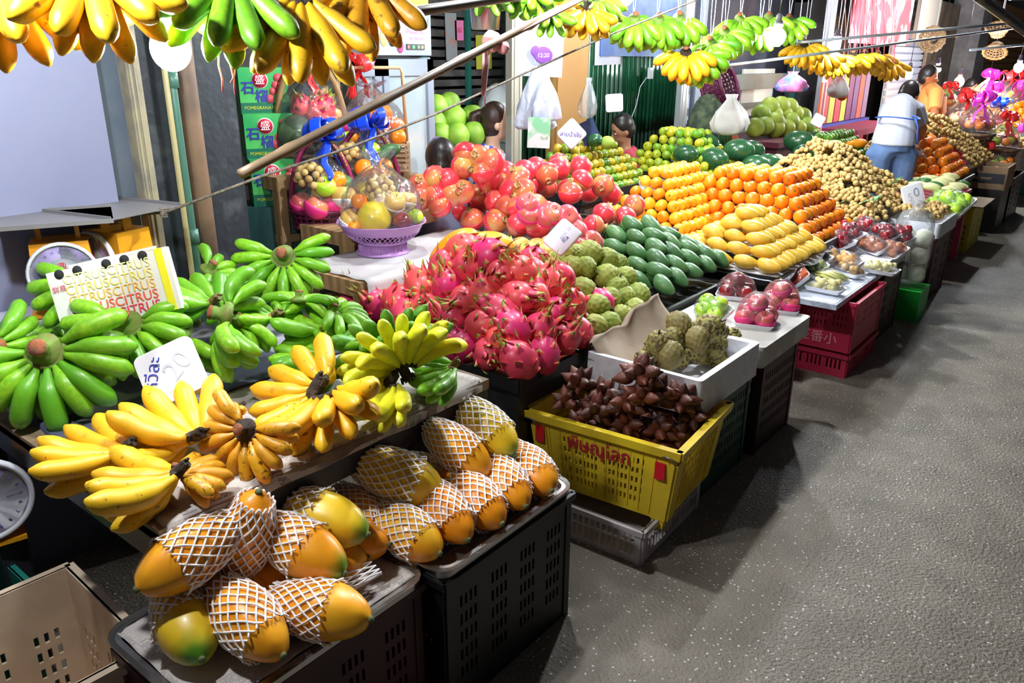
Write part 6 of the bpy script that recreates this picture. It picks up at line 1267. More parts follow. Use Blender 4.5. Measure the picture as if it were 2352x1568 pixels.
def seated(label, H, yaw, shirt, hairfn, pitch=0.0, skin=SKIN, lean=.05, pants=None):
    """person seated; H = head centre in the world, local x is where they face"""
    t = thing('person', label, 'person', (H[0], H[1], 0), yaw); z = H[2]
    MH = Matrix.Translation((0, 0, z)) @ Matrix.Rotation(pitch, 4, 'Y')
    hipz = z-.68; b = MB(); head_shape(b, MH)
    limb(b, [(-.02, 0, z-.05), (-.03, 0, z-.13), (-.04, 0, z-.2)], [.052, .050, .07])
    limb(b, [(-.05, 0, z-.17), (-.06, 0, z-.35), (-.07, 0, z-.52), (-.08, 0, hipz)], [.10, .13, .12, .14], 16)
    for s in (-1, 1):
        limb(b, [(-.05, s*.06, z-.19), (-.05, s*.17, z-.22), (.0, s*.20, z-.36), (.05, s*.20, z-.50), (.18, s*.16, z-.53), (.27, s*.12, z-.50)], [.055, .058, .046, .040, .034, .026])
        hand(b, (.27, s*.12, z-.50), (1, -.4*s, 0), s)
        limb(b, [(-.08, s*.09, hipz-.02), (.20, s*.11, hipz+.0), (.38, s*.11, hipz-.02), (.38, s*.11, max(.08, hipz-.25)), (.36, s*.11, .07)], [.09, .08, .062, .055, .042]); b.ell((.42, s*.11, .05), (.12, .045, .04), 12, 8)
    blob('body', b, skin, t, .011); face_parts(t, MH)
    b = MB(); limb(b, [(-.035, 0, z-.155), (-.05, 0, z-.19), (-.06, 0, z-.35), (-.07, 0, z-.52), (-.08, 0, hipz-.02)], [.085, .115, .145, .135, .155], 18)
    for s in (-1, 1): limb(b, [(-.05, s*.05, z-.195), (-.05, s*.17, z-.22), (.0, s*.205, z-.36), (.02, s*.205, z-.42)], [.066, .072, .062, .060])
    blob('shirt', b, shirt, t, .012)
    b = MB()
    for s in (-1, 1): limb(b, [(-.09, s*.07, hipz-.02), (.20, s*.11, hipz+.0), (.39, s*.11, hipz-.02), (.385, s*.11, max(.12, hipz-.25)), (.365, s*.11, .12)], [.13, .095, .078, .072, .06])
    blob('trousers', b, pants or M_('dark_trousers', (.03, .03, .05), .8), t, .014)
    b = MB(); hairfn(b, MH); blob('hair', b, HAIR if hairfn is not pony else HAIRB, t, .008, smooth=2)
    return t
def pony(b, M):
    b.ell((-.018, 0, .035), (.093, .084, .108), 20, 14, M=M); b.ell((-.03, 0, -.01), (.082, .080, .09), 16, 12, M=M)
    b.tube([(-.10, 0, .07), (-.15, 0, .05), (-.165, 0, -.05), (-.16, .01, -.16), (-.15, .01, -.25)], [.028, .036, .044, .040, .012], 12, M=M)
def short(b, M): b.ell((-.016, 0, .040), (.096, .084, .103), 20, 14, M=M); b.ell((-.03, 0, -.005), (.080, .080, .080), 16, 12, M=M)
STRIPE = M_('blue_white_stripes', (.78, .82, .92), .7, (.05, .10, .60), 5.5, .45, .6, wave=2.5, det=1)
yawR = math.atan2(camR.y, camR.x)
H1 = D(1141, 283, 5.2); seated('seated woman with a brown ponytail in a blue and white striped blouse', H1, yawR, STRIPE, pony)
H2 = D(1430, 300, 6.5); seated('seated man with short black hair in a red shirt, looking down', H2, yawR+PI+.3, M_('red_shirt', (.62, .08, .12), .8), short, .35, SKIND)
H3 = D(1012, 378, 4.18); seated('person seen only as black hair behind the pomegranate heap', H3, yawR+PI/2+.4, M_('pale_blue_shirt', (.3, .4, .6), .8), short, .15)
for (H, lb) in ((H1, 'plastic stool under the seated woman'), (H2, 'plastic stool under the seated man'), (H3, 'plastic stool under the person behind the pomegranates')):
    b = MB(); z = H[2]-.68-.15; b.lathe([(.16, 0), (.14, z)], 16); tag(b.build('plastic_stool', M_('blue_stool', (.03, .08, .3), .4), M=Matrix.Translation((H[0], H[1], 0))), lb, 'stool')
def poser(label, J, shirt, pants, hair, skin=SKIND, vox=.012, fwd=(0, 1, 0), headM=None, strap=None):
    t = thing('person', label, 'person', (J['hip'][0], J['hip'][1], 0)); o = Vector((J['hip'][0], J['hip'][1], 0)); L = {k: Vector(v)-o for k, v in J.items()}
    b = MB(); MH = frame(L['head'], *headM); head_shape(b, MH); m = lambda a, c, k: L[a].lerp(L[c], k)
    limb(b, [L['head'], L['neck'], L['chest']], [.05, .055, .09]); limb(b, [L['neck'], L['chest'], m('chest', 'hip', .5), L['hip']], [.09, .135, .125, .145], 16)
    for s in 'LR':
        limb(b, [L['neck'], L['sh'+s], L['el'+s], L['wr'+s]], [.06, .062, .042, .028]); hand(b, L['wr'+s], L['wr'+s]-L['el'+s])
        limb(b, [L['hip'], L['th'+s], L['kn'+s], L['an'+s]], [.10, .10, .062, .042]); b.ell(L['an'+s]+Vector(fwd)*.06-Vector((0, 0, .04)), (.06, .11, .035), 12, 8)
    blob('body', b, skin, t, vox); face_parts(t, MH)
    b = MB(); limb(b, [m('head', 'neck', .9), m('neck', 'chest', .3), L['chest'], m('chest', 'hip', .5), L['hip'], L['hip']-Vector((0, 0, .05))], [.07, .12, .150, .148, .168, .168], 18)
    for s in 'LR': limb(b, [m('neck', 'sh'+s, .3), L['sh'+s], m('sh'+s, 'el'+s, .75)], [.078, .080, .070])
    blob('shirt', b, shirt, t, vox)
    b = MB()
    for s in 'LR': limb(b, [L['hip']-Vector((0, 0, .03)), L['th'+s], L['kn'+s], L['an'+s]+Vector((0, 0, .05))], [.135, .115, .085, .07])
    limb(b, [L['hip']-Vector((0, 0, .0)), L['hip']-Vector((0, 0, .10))], [.145, .155]); blob('trousers', b, pants, t, vox)
    b = MB(); short(b, MH); blob('hair', b, hair, t, .009, smooth=2)
    if strap: b = MB(); strap(b, L); b.build('apron_strap', M_('blue_strap', (.03, .12, .60), .5), t)
    return t
hip = D(2054, 318, 6.5); rr_ = camR
J = dict(hip=hip, chest=D(2060, 262, 6.7), neck=D(2074, 238, 6.92), head=D(2086, 222, 7.02), shL=D(2038, 256, 6.85), shR=D(2104, 254, 6.85), elL=D(2032, 300, 7.05), elR=D(2118, 296, 6.92), wrL=D(2040, 340, 7.2), wrR=D(2112, 336, 7.05))
for s, k in (('L', -.10), ('R', .10)):
    J['th'+s] = hip+Vector((rr_.x, rr_.y, 0)).normalized()*k+Vector((0, 0, -.14)); J['kn'+s] = J['th'+s]+Vector((0, .03, -.36)); J['kn'+s].z = .5; J['an'+s] = J['kn'+s].copy(); J['an'+s].z = .09
def strap(b, L):
    c = L['hip']+Vector((0, 0, .17)); u = Vector((camR.x, camR.y, 0)).normalized(); v = Vector((-u.y, u.x, 0))
    b.tube([c+u*.162*math.cos(a)+v*.156*math.sin(a)+Vector((0, 0, .01*math.sin(a*2))) for a in [2*PI*q/28 for q in range(29)]], .014, 6, flat=.4, cap=False)
    q = c-v*.175+u*.06; b.tube([q, q+Vector((0, 0, -.06))+u*.03, q+Vector((0, 0, -.20))+u*.05], .013, 6, flat=.4)
poser('man bending over the far fruit in a white shirt, blue strap and jeans, back turned', J, M_('white_shirt', (.55, .57, .66), .8), M_('blue_jeans', (.16, .26, .50), .8, (.10, .18, .38), 6), HAIR, headM=(Vector((.25, .8, -.5)), Vector((.1, .5, .85))), strap=strap)
hip = D(2138, 315, 8.75); J = dict(hip=hip, chest=D(2140, 232, 8.8), neck=D(2134, 200, 8.85), head=D(2132, 178, 8.85), shL=D(2120, 212, 9.0), shR=D(2150, 214, 8.6), elL=D(2122, 266, 9.05), elR=D(2145, 266, 8.5), wrL=D(2130, 302, 8.95), wrR=D(2152, 308, 8.45))
for s, k in (('L', .09), ('R', -.09)):
    J['th'+s] = hip+Vector((0, k, -.14)); J['kn'+s] = J['th'+s].copy(); J['kn'+s].z = .5; J['an'+s] = J['kn'+s].copy(); J['an'+s].z = .09
poser('standing man in an orange-tan T-shirt behind the bending man', J, M_('orange_tan_shirt', (.72, .27, .06), .8), M_('dark_trousers', (.03, .03, .05)), HAIR, M_('warm_skin', (.42, .12, .04), .5), fwd=(1, 0, 0), headM=(Vector((1, .1, -.15)), Vector((0, 0, 1))))
hip = D(2232, 262, 12.5); J = dict(hip=hip, chest=D(2234, 228, 12.5), neck=D(2232, 212, 12.5), head=D(2230, 200, 12.5), shL=D(2222, 216, 12.5), shR=D(2243, 216, 12.4), elL=D(2222, 240, 12.3), elR=D(2243, 240, 12.2), wrL=D(2216, 248, 12.1), wrR=D(2232, 250, 12.0))
for s, k in (('L', .09), ('R', -.09)):
    J['th'+s] = hip+Vector((0, k, -.14)); J['kn'+s] = J['th'+s].copy(); J['kn'+s].z = .5; J['an'+s] = J['kn'+s].copy(); J['an'+s].z = .09
poser('distant person in a white shirt beyond the warm bulb', J, M_('white_shirt', (.80, .82, .90)), M_('dark_trousers', (.03, .03, .05)), HAIR, vox=.02, fwd=(1, 0, 0), headM=(Vector((1, -.3, -.3)), Vector((0, 0, 1))))

# ------------------------------------------------------------------ hanging bananas
HG = 'banana bunches hanging from strings'
def hang(label, c, t_, d, kind, n=9, spread=130, curl=-.5, strings=2, fat=.14, big=False, group=HG, zt=2.45, red=False, dt=None, L=None, elev=10, near=0):
    A = D(*c, d); B = D(*t_, dt or d-.06)
    toward = Vector((-A.x, -A.y, 0)).normalized(); o = banana_bunch(label, A, B, kind, n=n, spread=spread, curl=curl, elev=elev, fat=fat, group=group, up=toward+Vector((0, 0, .25)), L=L)
    b = MB()
    for k in range(strings):
        e = Vector(((k-(strings-1)/2)*.035, .0, 0)); b.tube([A+Vector((0, 0, -.01)), A+e*.6+Vector((0, 0, .15)), A+e+Vector((0, 0, max(.25, zt-A.z)))], .0022 if not red else .0028, 5)
    tag(b.build('string', M_('white_string', (.80, .84, .92), .6) if not red else M_('pink_string', (.85, .20, .30), .6)), 'string holding the ' + ' '.join(label.split()[:12]), 'string', 'strings of the hanging bananas')
    return o
NB = 'banana bunches hanging along the top left'
hang('yellow banana bunch hanging at the upper left corner', (-15, -60), (80, 150), 1.42, 'yellow', 12, 85, .22, fat=.115, group=NB, L=.205, elev=4)
hang('orange-yellow banana bunch hanging second from the left', (205, -75), (265, 125), 1.42, 'yellow', 12, 85, .22, fat=.115, group=NB, L=.205, elev=4)
hang('small yellow banana bunch hanging behind the lit bulb', (375, -70), (380, 90), 1.70, 'yellow', 8, 85, .25, fat=.115, group=NB, L=.19)
hang('green banana bunch hanging right of the lit bulb, pink strings under it', (525, -55), (505, 140), 1.55, 'green', 13, 85, .25, fat=.112, group=NB, L=.20, elev=4)
hang('large ripe yellow banana bunch hanging above the green cartons', (692, 0), (692, 205), 1.62, 'yellow', 15, 90, .3, fat=.110, group=NB, L=.215, elev=4)
hang('golden banana bunch hanging behind and right of the large one', (828, -55), (828, 130), 1.75, 'ripe', 10, 80, .25, fat=.110, group=NB, L=.21, elev=4)
b = MB(); 
for (x0, y0, x1, y1) in ((502, 150, 512, 210), (528, 145, 540, 215), (540, 160, 530, 190)): b.tube([D(x0, y0-60, 1.6), D(x0, y0, 1.6), D((x0+x1)/2+3, (y0+y1)/2, 1.6), D(x1, y1, 1.6)], .0018, 5)
tag(b.build('pink_string', M_('pink_string', (.85, .20, .30), .6)), 'pink string ends dangling below the hanging green bananas', 'string')
hang('dark green banana bunch hanging by the steel bucket', (1120, -40), (1120, 45), 2.9, 'dgreen', 12, 150, .4, fat=.12, L=.16)
hang('green banana bunch hanging above the ribboned bamboo', (1215, -30), (1230, 50), 3.0, 'green', 12, 140, .4, fat=.12, L=.16)
hang('green banana bunch hanging just under the pink ribbon', (1262, 25), (1250, 85), 3.1, 'green', 8, 100, .4, fat=.12, L=.14)
hang('yellow banana bunch hanging by the golden pillar', (1345, 20), (1318, 95), 3.3, 'yellow', 13, 130, .4, fat=.14, L=.165)
hang('pale green banana bunch hanging behind the yellow one', (1375, 5), (1378, 70), 3.6, 'green', 9, 120, -.6, fat=.15, L=.15)
for k, (c, t_, d, kind, lb) in enumerate((((1455, 50), (1435, 105), 4.2, 'green', 'green banana bunch in front of the calendar edge, leftmost of the strung row'), ((1510, 52), (1490, 110), 4.25, 'green', 'green banana bunch second in the strung row'), ((1558, 48), (1545, 115), 4.3, 'green', 'green banana bunch third in the strung row, above the yellow one'), ((1575, 128), (1572, 178), 4.3, 'yellow', 'spotted yellow banana bunch hanging before the bright post'), ((1606, 135), (1622, 185), 4.35, 'green', 'long-fingered green banana bunch hanging lowest'), ((1632, 105), (1640, 150), 4.5, 'green', 'round green banana bunch hanging in front of the cane basket'), ((1665, 80), (1672, 125), 4.7, 'green', 'green banana bunch just right of the round one'), ((1700, 48), (1705, 110), 4.9, 'green', 'green banana bunch hanging left of the brightest bulb'), ((1745, 68), (1740, 125), 5.1, 'green', 'green banana bunch close behind the brightest bulb, left'), ((1765, 45), (1760, 110), 5.3, 'green', 'pale green banana bunch directly behind the brightest bulb'), ((1812, 50), (1815, 115), 5.4, 'green', 'pale green banana bunch right of the brightest bulb'))):
    hang(lb, c, t_, d, kind, 13, 130, -.9, fat=.145, L=.185, elev=2)
for k, (c, t_, d, lb) in enumerate((((1848, 108), (1845, 150), 5.8, 'yellow banana bunch hanging between the two big bulbs'), ((1888, 125), (1885, 165), 6.1, 'yellow banana bunch under the slim bulb'), ((1920, 135), (1925, 175), 6.3, 'yellow banana bunch right below the slim bulb'), ((1960, 130), (1958, 175), 6.5, 'yellow banana bunch hanging under the red strings, left'), ((1985, 128), (1985, 180), 6.7, 'yellow banana bunch hanging under the red strings, middle'), ((2015, 130), (2010, 175), 6.9, 'bright yellow banana bunch hanging under the red strings'), ((2045, 148), (2040, 185), 7.1, 'yellow banana bunch at the right end of the hanging row'))):
    hang(lb, c, t_, d, 'yellow', 13, 130, -.8, fat=.13, L=.19, elev=2, red=k > 2)
# rails, ropes, rods
def rod(name, label, pts, r, mat, cat, n=8): b = MB(); b.tube(pts, r, n); return tag(b.build(name, mat), label, cat)
def seg(a, da, c, dc, n=2): A = D(*a, da); B = D(*c, dc); return [A.lerp(B, k/n) for k in range(n+1)]
BAM = M_('bamboo_grey_brown', (.085, .055, .032), .5, (.15, .10, .06), 9, .4, .7, coat=.1)
sg_ = seg((552, 400), 1.85, (1345, -10), 2.75, 40); sg_ += [sg_[-1]+(sg_[-1]-sg_[-2])*k for k in range(1, 14)]; b = MB(); b.tube(sg_, [.0125+.003*(1 if k % 9 == 4 else 0) for k in range(54)], 12); bp_ = b.build('bamboo_pole', BAM); tag(bp_, 'long slanting bamboo pole rising from the dark pillar to the pink ribbon', 'pole')

rod('bamboo_pole', 'brown horizontal bamboo pole at the top between the hanging bunches', seg((700, 66), 1.75, (1500, -57), 3.0, 4), .0135, BAM, 'pole')
ROPE = M_('grey_rope', (.10, .08, .065), .85, (.17, .14, .11), 60, bump=.5)
pts = [D(*p, d) for p, d in (((325, 492), 2.45), ((378, 488), 2.42), ((440, 465), 2.4), ((600, 405), 2.3), ((800, 340), 2.45), ((1000, 262), 2.75), ((1200, 170), 3.1), ((1400, 80), 3.5), ((1600, 0), 3.9), ((1640, -15), 4.0))]
rod('rope', 'thin twisted rope running from the tan metal post up to the top of the picture', pts, .0042, ROPE, 'rope', 6)
b = MB()
for k in range(5): b.tube([D(375, 488, 2.42)+Vector((.008*math.cos(a), .008*math.sin(a), -.012+.006*k)) for a in [2*PI*q/8 for q in range(9)]], .004, 6)
tag(b.build('rope_knot', ROPE), 'rope knot tied at the tan metal post', 'knot')
GREYR = M_('galvanised_rod', (.38, .42, .46), .4, metal=.4)
rod('metal_rod', 'lower galvanised rod running right from the hanging green bananas', seg((1600, 160), 4.9, (2400, 55), 7.5, 3), .010, GREYR, 'rod')
rod('metal_rod', 'upper galvanised rod meeting the tarpaulin edge', seg((1830, 98), 5.6, (2340, 52), 6.0, 3), .010, GREYR, 'rod')
rod('metal_rod', 'short bright rod right of the grey column', seg((2228, 115), 8, (2400, 98), 8.5, 2), .012, GREYR, 'rod')
rod('hanging_rail', 'rail from which the strung bananas hang, above the frame', [(-2.35, 2.6, 2.45), (-1.75, 7.4, 2.45)], .02, BAM, 'rail')
rod('hanging_rail', 'rail over the near banana table, above the frame', [(-1.75, .1, 2.45), (-1.75, 2.6, 2.45)], .02, BAM, 'rail')
# pink ribbon on the bamboo
RIB = M_('faded_pink_cloth', (.70, .28, .28), .7, (.80, .45, .42), 8)
b = MB(); b.tube(seg((1130, 100), 2.46, (1340, -5), 2.70, 8), .022, 8, flat=.25, up=(0, 0, 1)); b.ell(D(1130, 95, 2.47), (.035, .025, .03), 14, 10, fn=lambda d: 1+.3*_nz(d, 5, 2)); b.ell(D(1155, 108, 2.47), (.022, .018, .02), 14, 10, fn=lambda d: 1+.4*_nz(d, 6, 5))
A = D(1115, 105, 2.46); b.tube([A, D(1112, 150, 2.46), D(1108, 218, 2.46)], [.012, .010, .008], 8, flat=.3); b.tube([D(1122, 105, 2.47), D(1119, 150, 2.47), D(1113, 218, 2.47), D(1114, 245, 2.47)], [.010, .009, .006, .002], 8, flat=.3)
tag(b.build('cloth_ribbon', RIB), 'faded pink cloth ribbon knotted round the slanting bamboo pole', 'ribbon')
# bucket and small hangings
b = MB(); b.lathe([(.052, 0), (.066, .15), (.070, .155), (.066, .15), (.050, .004)], 24); tag(b.build('steel_bucket', M_('bucket_steel', (.45, .48, .50), .25, metal=.8), M=Matrix.Translation(D(1115, 68, 3.0)-Vector((0, 0, .0)))), 'small shiny steel bucket hanging behind the bamboo knot', 'bucket')
def card(name, label, c, d, w, h, mat, cat, rot=0, lines=(), th=.004, yaw=0):
    r_, u_ = facing(rot, 0, yaw); b = MB(); b.box((0, 0, -th/2), (w, h, th)); o = b.build(name, mat, smooth=False, M=face(D(*c, d), r_, u_)); tag(o, label, cat)
    for (t, sz, x, y, m) in lines: lettering(t, sz, m, o, Matrix.Translation((x, y, .0008)))
    return o
PK = M_('pink_card', (.80, .22, .45), .6); YL = M_('yellow_banner', (.60, .58, .06), .6)
card('pink_charm', 'small pink paper charm hanging before the dark shutter', (1055, 70), 4.2, .055, .10, PK, 'charm', -3, [('福', .03, 0, 0, M_('charm_red', (.6, .05, .1), .5))])
card('yellow_banner', 'yellow cloth banner behind the pink ribbon tail', (1112, 120), 4.2, .10, .17, YL, 'banner', 0)
card('yellow_banner', 'small yellow banner at the top right of the refrigerator', (952, 8), 4.0, .14, .06, YL, 'banner', 3)
card('patterned_strip', 'grey patterned strip hanging left of the pink charm', (1037, 85), 4.25, .07, .24, M_('grey_pattern', (.30, .32, .33), .6, (.45, .25, .2), 20, .5, .6), 'strip', 4)
card('price_sign', 'calendar sheet with rows of dates on the green corrugated wall', (1398, 100), 6.25, .31, .32, M_('calendar_white', (.52, .52, .58), .6), 'calendar', 0,
     [('ส.ค.', .04, -.05, .10, M_('calendar_blue', (.2, .3, .5), .5)), ('1  2  3  4  5  6', .026, .0, .055, BLK), ('7  8  9 10 11 12 13', .024, 0, .02, M_('calendar_blue', (.2, .3, .5))), ('14 15 16 17 18 19 20', .024, 0, -.018, M_('calendar_blue', (.2, .3, .5))), ('21 22 23 24 25 26 27', .024, 0, -.058, REDINK), ('28 29 30 31', .024, -.045, -.098, M_('calendar_blue', (.2, .3, .5)))]).name = 'calendar'
card('calendar_poster', 'plain pale poster hanging above the calendar', (1405, 30), 6.27, .29, .23, M_('poster_pale', (.42, .44, .52), .6), 'poster', 0, [('+', .04, .0, 0, M_('calendar_blue', (.2, .3, .5)))])
b = MB(); b.box((0, 0, 0), (.03, .06, .10)); o = b.build('power_socket', M_('socket_white', (.75, .75, .75), .4), smooth=False, M=Matrix.Translation(PX(1494, 168, -3.87))); tag(o, 'white power socket box on the green corrugated wall', 'socket')
rod('socket_cord', 'white cord trailing down from the power socket', [PX(1485, 178, -3.86), PX(1470, 200, -3.87), PX(1462, 240, -3.87), PX(1450, 272, -3.87)], .004, M_('white_cord', (.7, .75, .75), .5), 'cord', 6)
for nm, x in (('pink_charm', -4.56), ('patterned_strip', -4.56), ('yellow_banner', -4.56), ('calendar', -3.90), ('calendar_poster', -3.895)):
    o = bpy.data.objects[nm]; bpy.context.view_layer.update(); M = o.matrix_world.copy(); p = M.translation.copy(); k = x/p.x
    o.matrix_basis = face(Vector((x, p.y*k, EYE+(p.z-EYE)*k)), (0, 1, .02), (0, 0, 1)); w = 1.25*k; o.scale = (w, k, k)
def fc(px, py, d, lb, s, rot, lines, lean=0, yaw=0, deep=.014, asp=1.0):
    r_, u_ = facing(rot, lean, yaw); return price_tray(lb, D(px, py, d), r_, u_, s, lines, deep, asp)
fc(1411, 237, 6.35, 'small foam price tray hung on the green corrugated wall', .145, 4, [('69', .05, 0, .02, 0, FAINT), ('ขีดละ', .03, 0, -.035, 0, FAINT)])
fc(1313, 308, 4.6, 'diamond-turned foam price sign over the green tangerines', .135, 45, [('สายน้ำผึ้ง', .034, -.006, -.0, -50, BLUEINK), ('80', .045, .025, -.028, -47, FAINT)])
rod('sign_stick', 'thin stick holding the diamond price sign in the tangerine pile', [D(1330, 335, 4.61), D(1330, 380, 4.61)], .003, M_('bamboo_stick', (.5, .35, .15)), 'stick', 6)
fc(2099, 447, 5.55, 'square foam price sign marked with a big zero beside the longans', .155, 18, [('0', .09, .02, .01, 0, M_('pencil_grey', (.35, .38, .5), .5)), ('5', .07, -.03, -.01, 0, FAINT)], 10)
fc(2112, 342, 6.9, 'white foam sign in front of the orange-shirted man', .16, -12, [], 60)
fc(1880, 277, 6.6, 'small upright white foam tray in the far tangerine box', .10, -25, [])
# bags by the golden pillar
BAG = M_('white_thin_plastic', (.50, .56, .70), .35, (.62, .67, .76), 12, bump=.5, bsc=20, dist=.02)
def bagshape(name, label, c, d, w, h, mat, seed=0, cat='bag'):
    b = MB(); b.lathe([(0, -h), (w*.22, -h*.98), (w*.40, -h*.88), (w*.46, -h*.65), (w*.36, -h*.35), (w*.12, 0), (w*.16, h*.14)] if name != 'hanging_bag' or seed in (2, 6) else [(w*.42, -h), (w*.55, -h*.93), (w*.46, -h*.6), (w*.34, -h*.3), (w*.14, -.0), (w*.10, h*.1)], 30, wob=lambda a, z: 1+.16*math.sin(a*5+seed+z*12)+.10*math.sin(a*9+z*31)); b.v = [(x, y*.4, z) for x, y, z in b.v]
    o = b.build(name, mat, M=Matrix.Translation(D(*c, d)) @ Matrix.Rotation(yawR, 4, 'Z')); return tag(o, label, cat)
card('plastic_bag_pack', 'pack of white plastic bags with a purple mark hanging on the metal post', (1243, 105), 4.55, .26, .34, M_('bag_pack_white', (.46, .49, .56), .3, coat=.4), 'bag pack', -2, [('12:20', .035, 0, -.085, M_('white_ink', (.9, .88, .88)))])
b = MB(); b.ell((0, 0, 0), (.055, .045, .002), 20, 8); b.ell((-.045, .02, 0), (.028, .03, .002), 16, 8); r_, u_ = facing(0, 0); tag(b.build('purple_mark', M_('purple_ink', (.22, .05, .5), .4), M=face(D(1248, 126, 4.53), r_, u_)), 'purple heart-shaped mark printed on the bag pack', 'mark')
lettering('12:20', .032, M_('white_ink', (.9, .88, .88)), bpy.data.objects['purple_mark'], Matrix.Translation((0, -.003, .0025)))
bagshape('hanging_bag', 'bunch of thin white carrier bags hanging against the golden pillar, left', (1232, 165), 4.5, .20, .32, BAG, 1)
bagshape('hanging_bag', 'thin white carrier bag hanging nearest the golden pillar, right', (1255, 185), 4.45, .15, .22, BAG, 4)
card('bag_pack_green', 'green and clear packet of bags below the white carrier bags', (1238, 305), 4.5, .13, .17, M_('green_packet', (.25, .62, .35), .35, (.7, .75, .72), 8, .45, .55, coat=.4), 'bag pack', -2, [('7x15', .022, .03, -.03, M_('print_green', (.02, .3, .1), .5))])
b = MB(); b.box((0, 0, 0), (.03, .002, .02)); 
bagshape('hanging_bag', 'clear bag with a grey roll hanging right of the golden pillar', (1352, 190), 5.0, .12, .22, film('milky_film', haze=.30), 2)
card('blue_box', 'dark blue box leaning behind the diamond price sign', (1353, 305), 5.2, .12, .16, M_('navy_box', (.03, .05, .14), .5), 'box', 25)
b = MB(); b.ell((0, 0, 0), (.055, .05, .045), 18, 12); tag(b.build('green_melon', M_('watermelon_rind', (.018, .10, .035)), M=Matrix.Translation(D(1367, 322, 5.2))), 'small dark green melon behind the diamond price sign', 'melon')
b = MB(); b.ell((0, 0, 0), (.05, .05, .045), 18, 12); tag(b.build('olive_pomelo', M_('pomelo_skin', (.26, .40, .04)), M=Matrix.Translation(D(1395, 328, 5.2))), 'olive pomelo in front of the seated man', 'pomelo')
# hanging cane basket, maroon basket, sacks around the bright post
b = MB(); weave(b, .02, .12, .16, 16, 6, .005); tag(b.build('cane_basket', RATTAN, M=Matrix.Translation(D(1655, 75, 5.2)) @ Matrix.Rotation(2.4, 4, 'X')), 'round cane basket hanging behind the green bunches', 'basket')
b = MB(); weave(b, .10, .17, .20, 26, 8, .008); tag(b.build('maroon_basket', M_('maroon_weave', (.12, .008, .05), .5, (.4, .42, .03), 16, .66, .7), M=Matrix.Translation(D(1626, 214, 6.8)) @ Matrix.Rotation(1.2, 4, 'Y')), 'maroon and yellow woven basket lying on its side right of the metal posts', 'basket')
b = MB(); b.ell((0, 0, 0), (.15, .15, .26), 30, 18, fn=lambda d: 1+.15*_nz(d, 5, 3)); tag(b.build('leaf_heap', M_('grey_green_leaves', (.03, .05, .03), .8, (.09, .12, .06), 14, .4, .6, bump=1, bsc=18), M=Matrix.Translation(D(1622, 292, 6.6))), 'heap of grey-green leaves in a sack behind the watermelons', 'sack')
bagshape('white_sack', 'white plastic sack tied at the top, behind the cut watermelon', (1680, 228), 6.0, .30, .27, M_('white_sack_plastic', (.52, .50, .48), .5, (.6, .6, .6), 8, bump=.5, bsc=12, dist=.02), 3)
bagshape('pink_bag', 'transparent bag of pink and blue things hanging above the pomelos', (1822, 170), 6.6, .28, .15, M_('pink_blue_bag', (.75, .20, .45), .3, (.15, .25, .7), 7, .5, .6, coat=.5), 5)
bagshape('hanging_bag', 'clear bag of oddments hanging right of the grey post', (1930, 175), 7.5, .22, .20, M_('oddments_bag', (.55, .55, .55), .3, (.5, .2, .2), 9, .5, .6, coat=.5), 6)
b = MB(); b.lathe([(.05, 0), (.05, .012), (0, .012)], 24); tag(b.build('orange_disc', M_('orange_plastic', (.9, .12, .03)), M=face(D(1934, 219, 7.6), *facing(0, 0))), 'round orange plastic disc hanging under the bag of oddments', 'disc')
for k in range(22):
    x = 1935+R.uniform(0, 125); b = MB(); d = 6.8+R.uniform(-.3, .6); A = D(x, -10, d); L = D(x+R.uniform(-3, 3), R.uniform(100, 160), d); b.tube([A, A.lerp(L, .5)+Vector((R.uniform(-.02, .02), 0, 0)), L], .003, 5)
    tag(b.build('red_string', M_('red_plastic_string', (.85, .12, .16), .5)), 'red plastic string hanging before the banner', 'string', 'red strings before the banner')
def hangcord(p, lb): b = MB(); b.tube([Vector(p), Vector((p[0], p[1], 2.93))], .003, 5); tag(b.build('string', M_('white_string', (.80, .84, .92))), lb, 'string', 'strings of hanging goods')
for c, d, up, lb in (((1822, 170), 6.6, .02, 'string holding the transparent pink and blue bag'), ((1930, 175), 7.5, .02, 'string holding the bag of oddments'), ((1934, 219), 7.6, .05, 'string holding the orange disc'), ((2292, 80), 9.5, .1, 'string of the cane basket right of the grey column'), ((2145, 92), 9.0, .1, 'string of the cane basket above the bending man'), ((2290, 105), 10.0, .1, 'string of the farthest cane basket'), ((1655, 75), 5.2, .0, 'string of the round cane basket behind the green bunches'), ((1626, 214), 6.8, .1, 'string of the maroon woven basket'), ((1115, 40), 3.0, .0, 'wire of the small steel bucket'), ((1352, 190), 5.0, .03, 'string of the clear bag with the roll')):
    q = D(*c, d); hangcord((q.x, q.y, q.z+up), lb)
bench('crimson-topped stall counter under the coloured rolls', -3.05, -2.64, 9.6, 11.4, .85, mat=M_('crimson_board', (.25, .02, .06)), name='stall_counter')

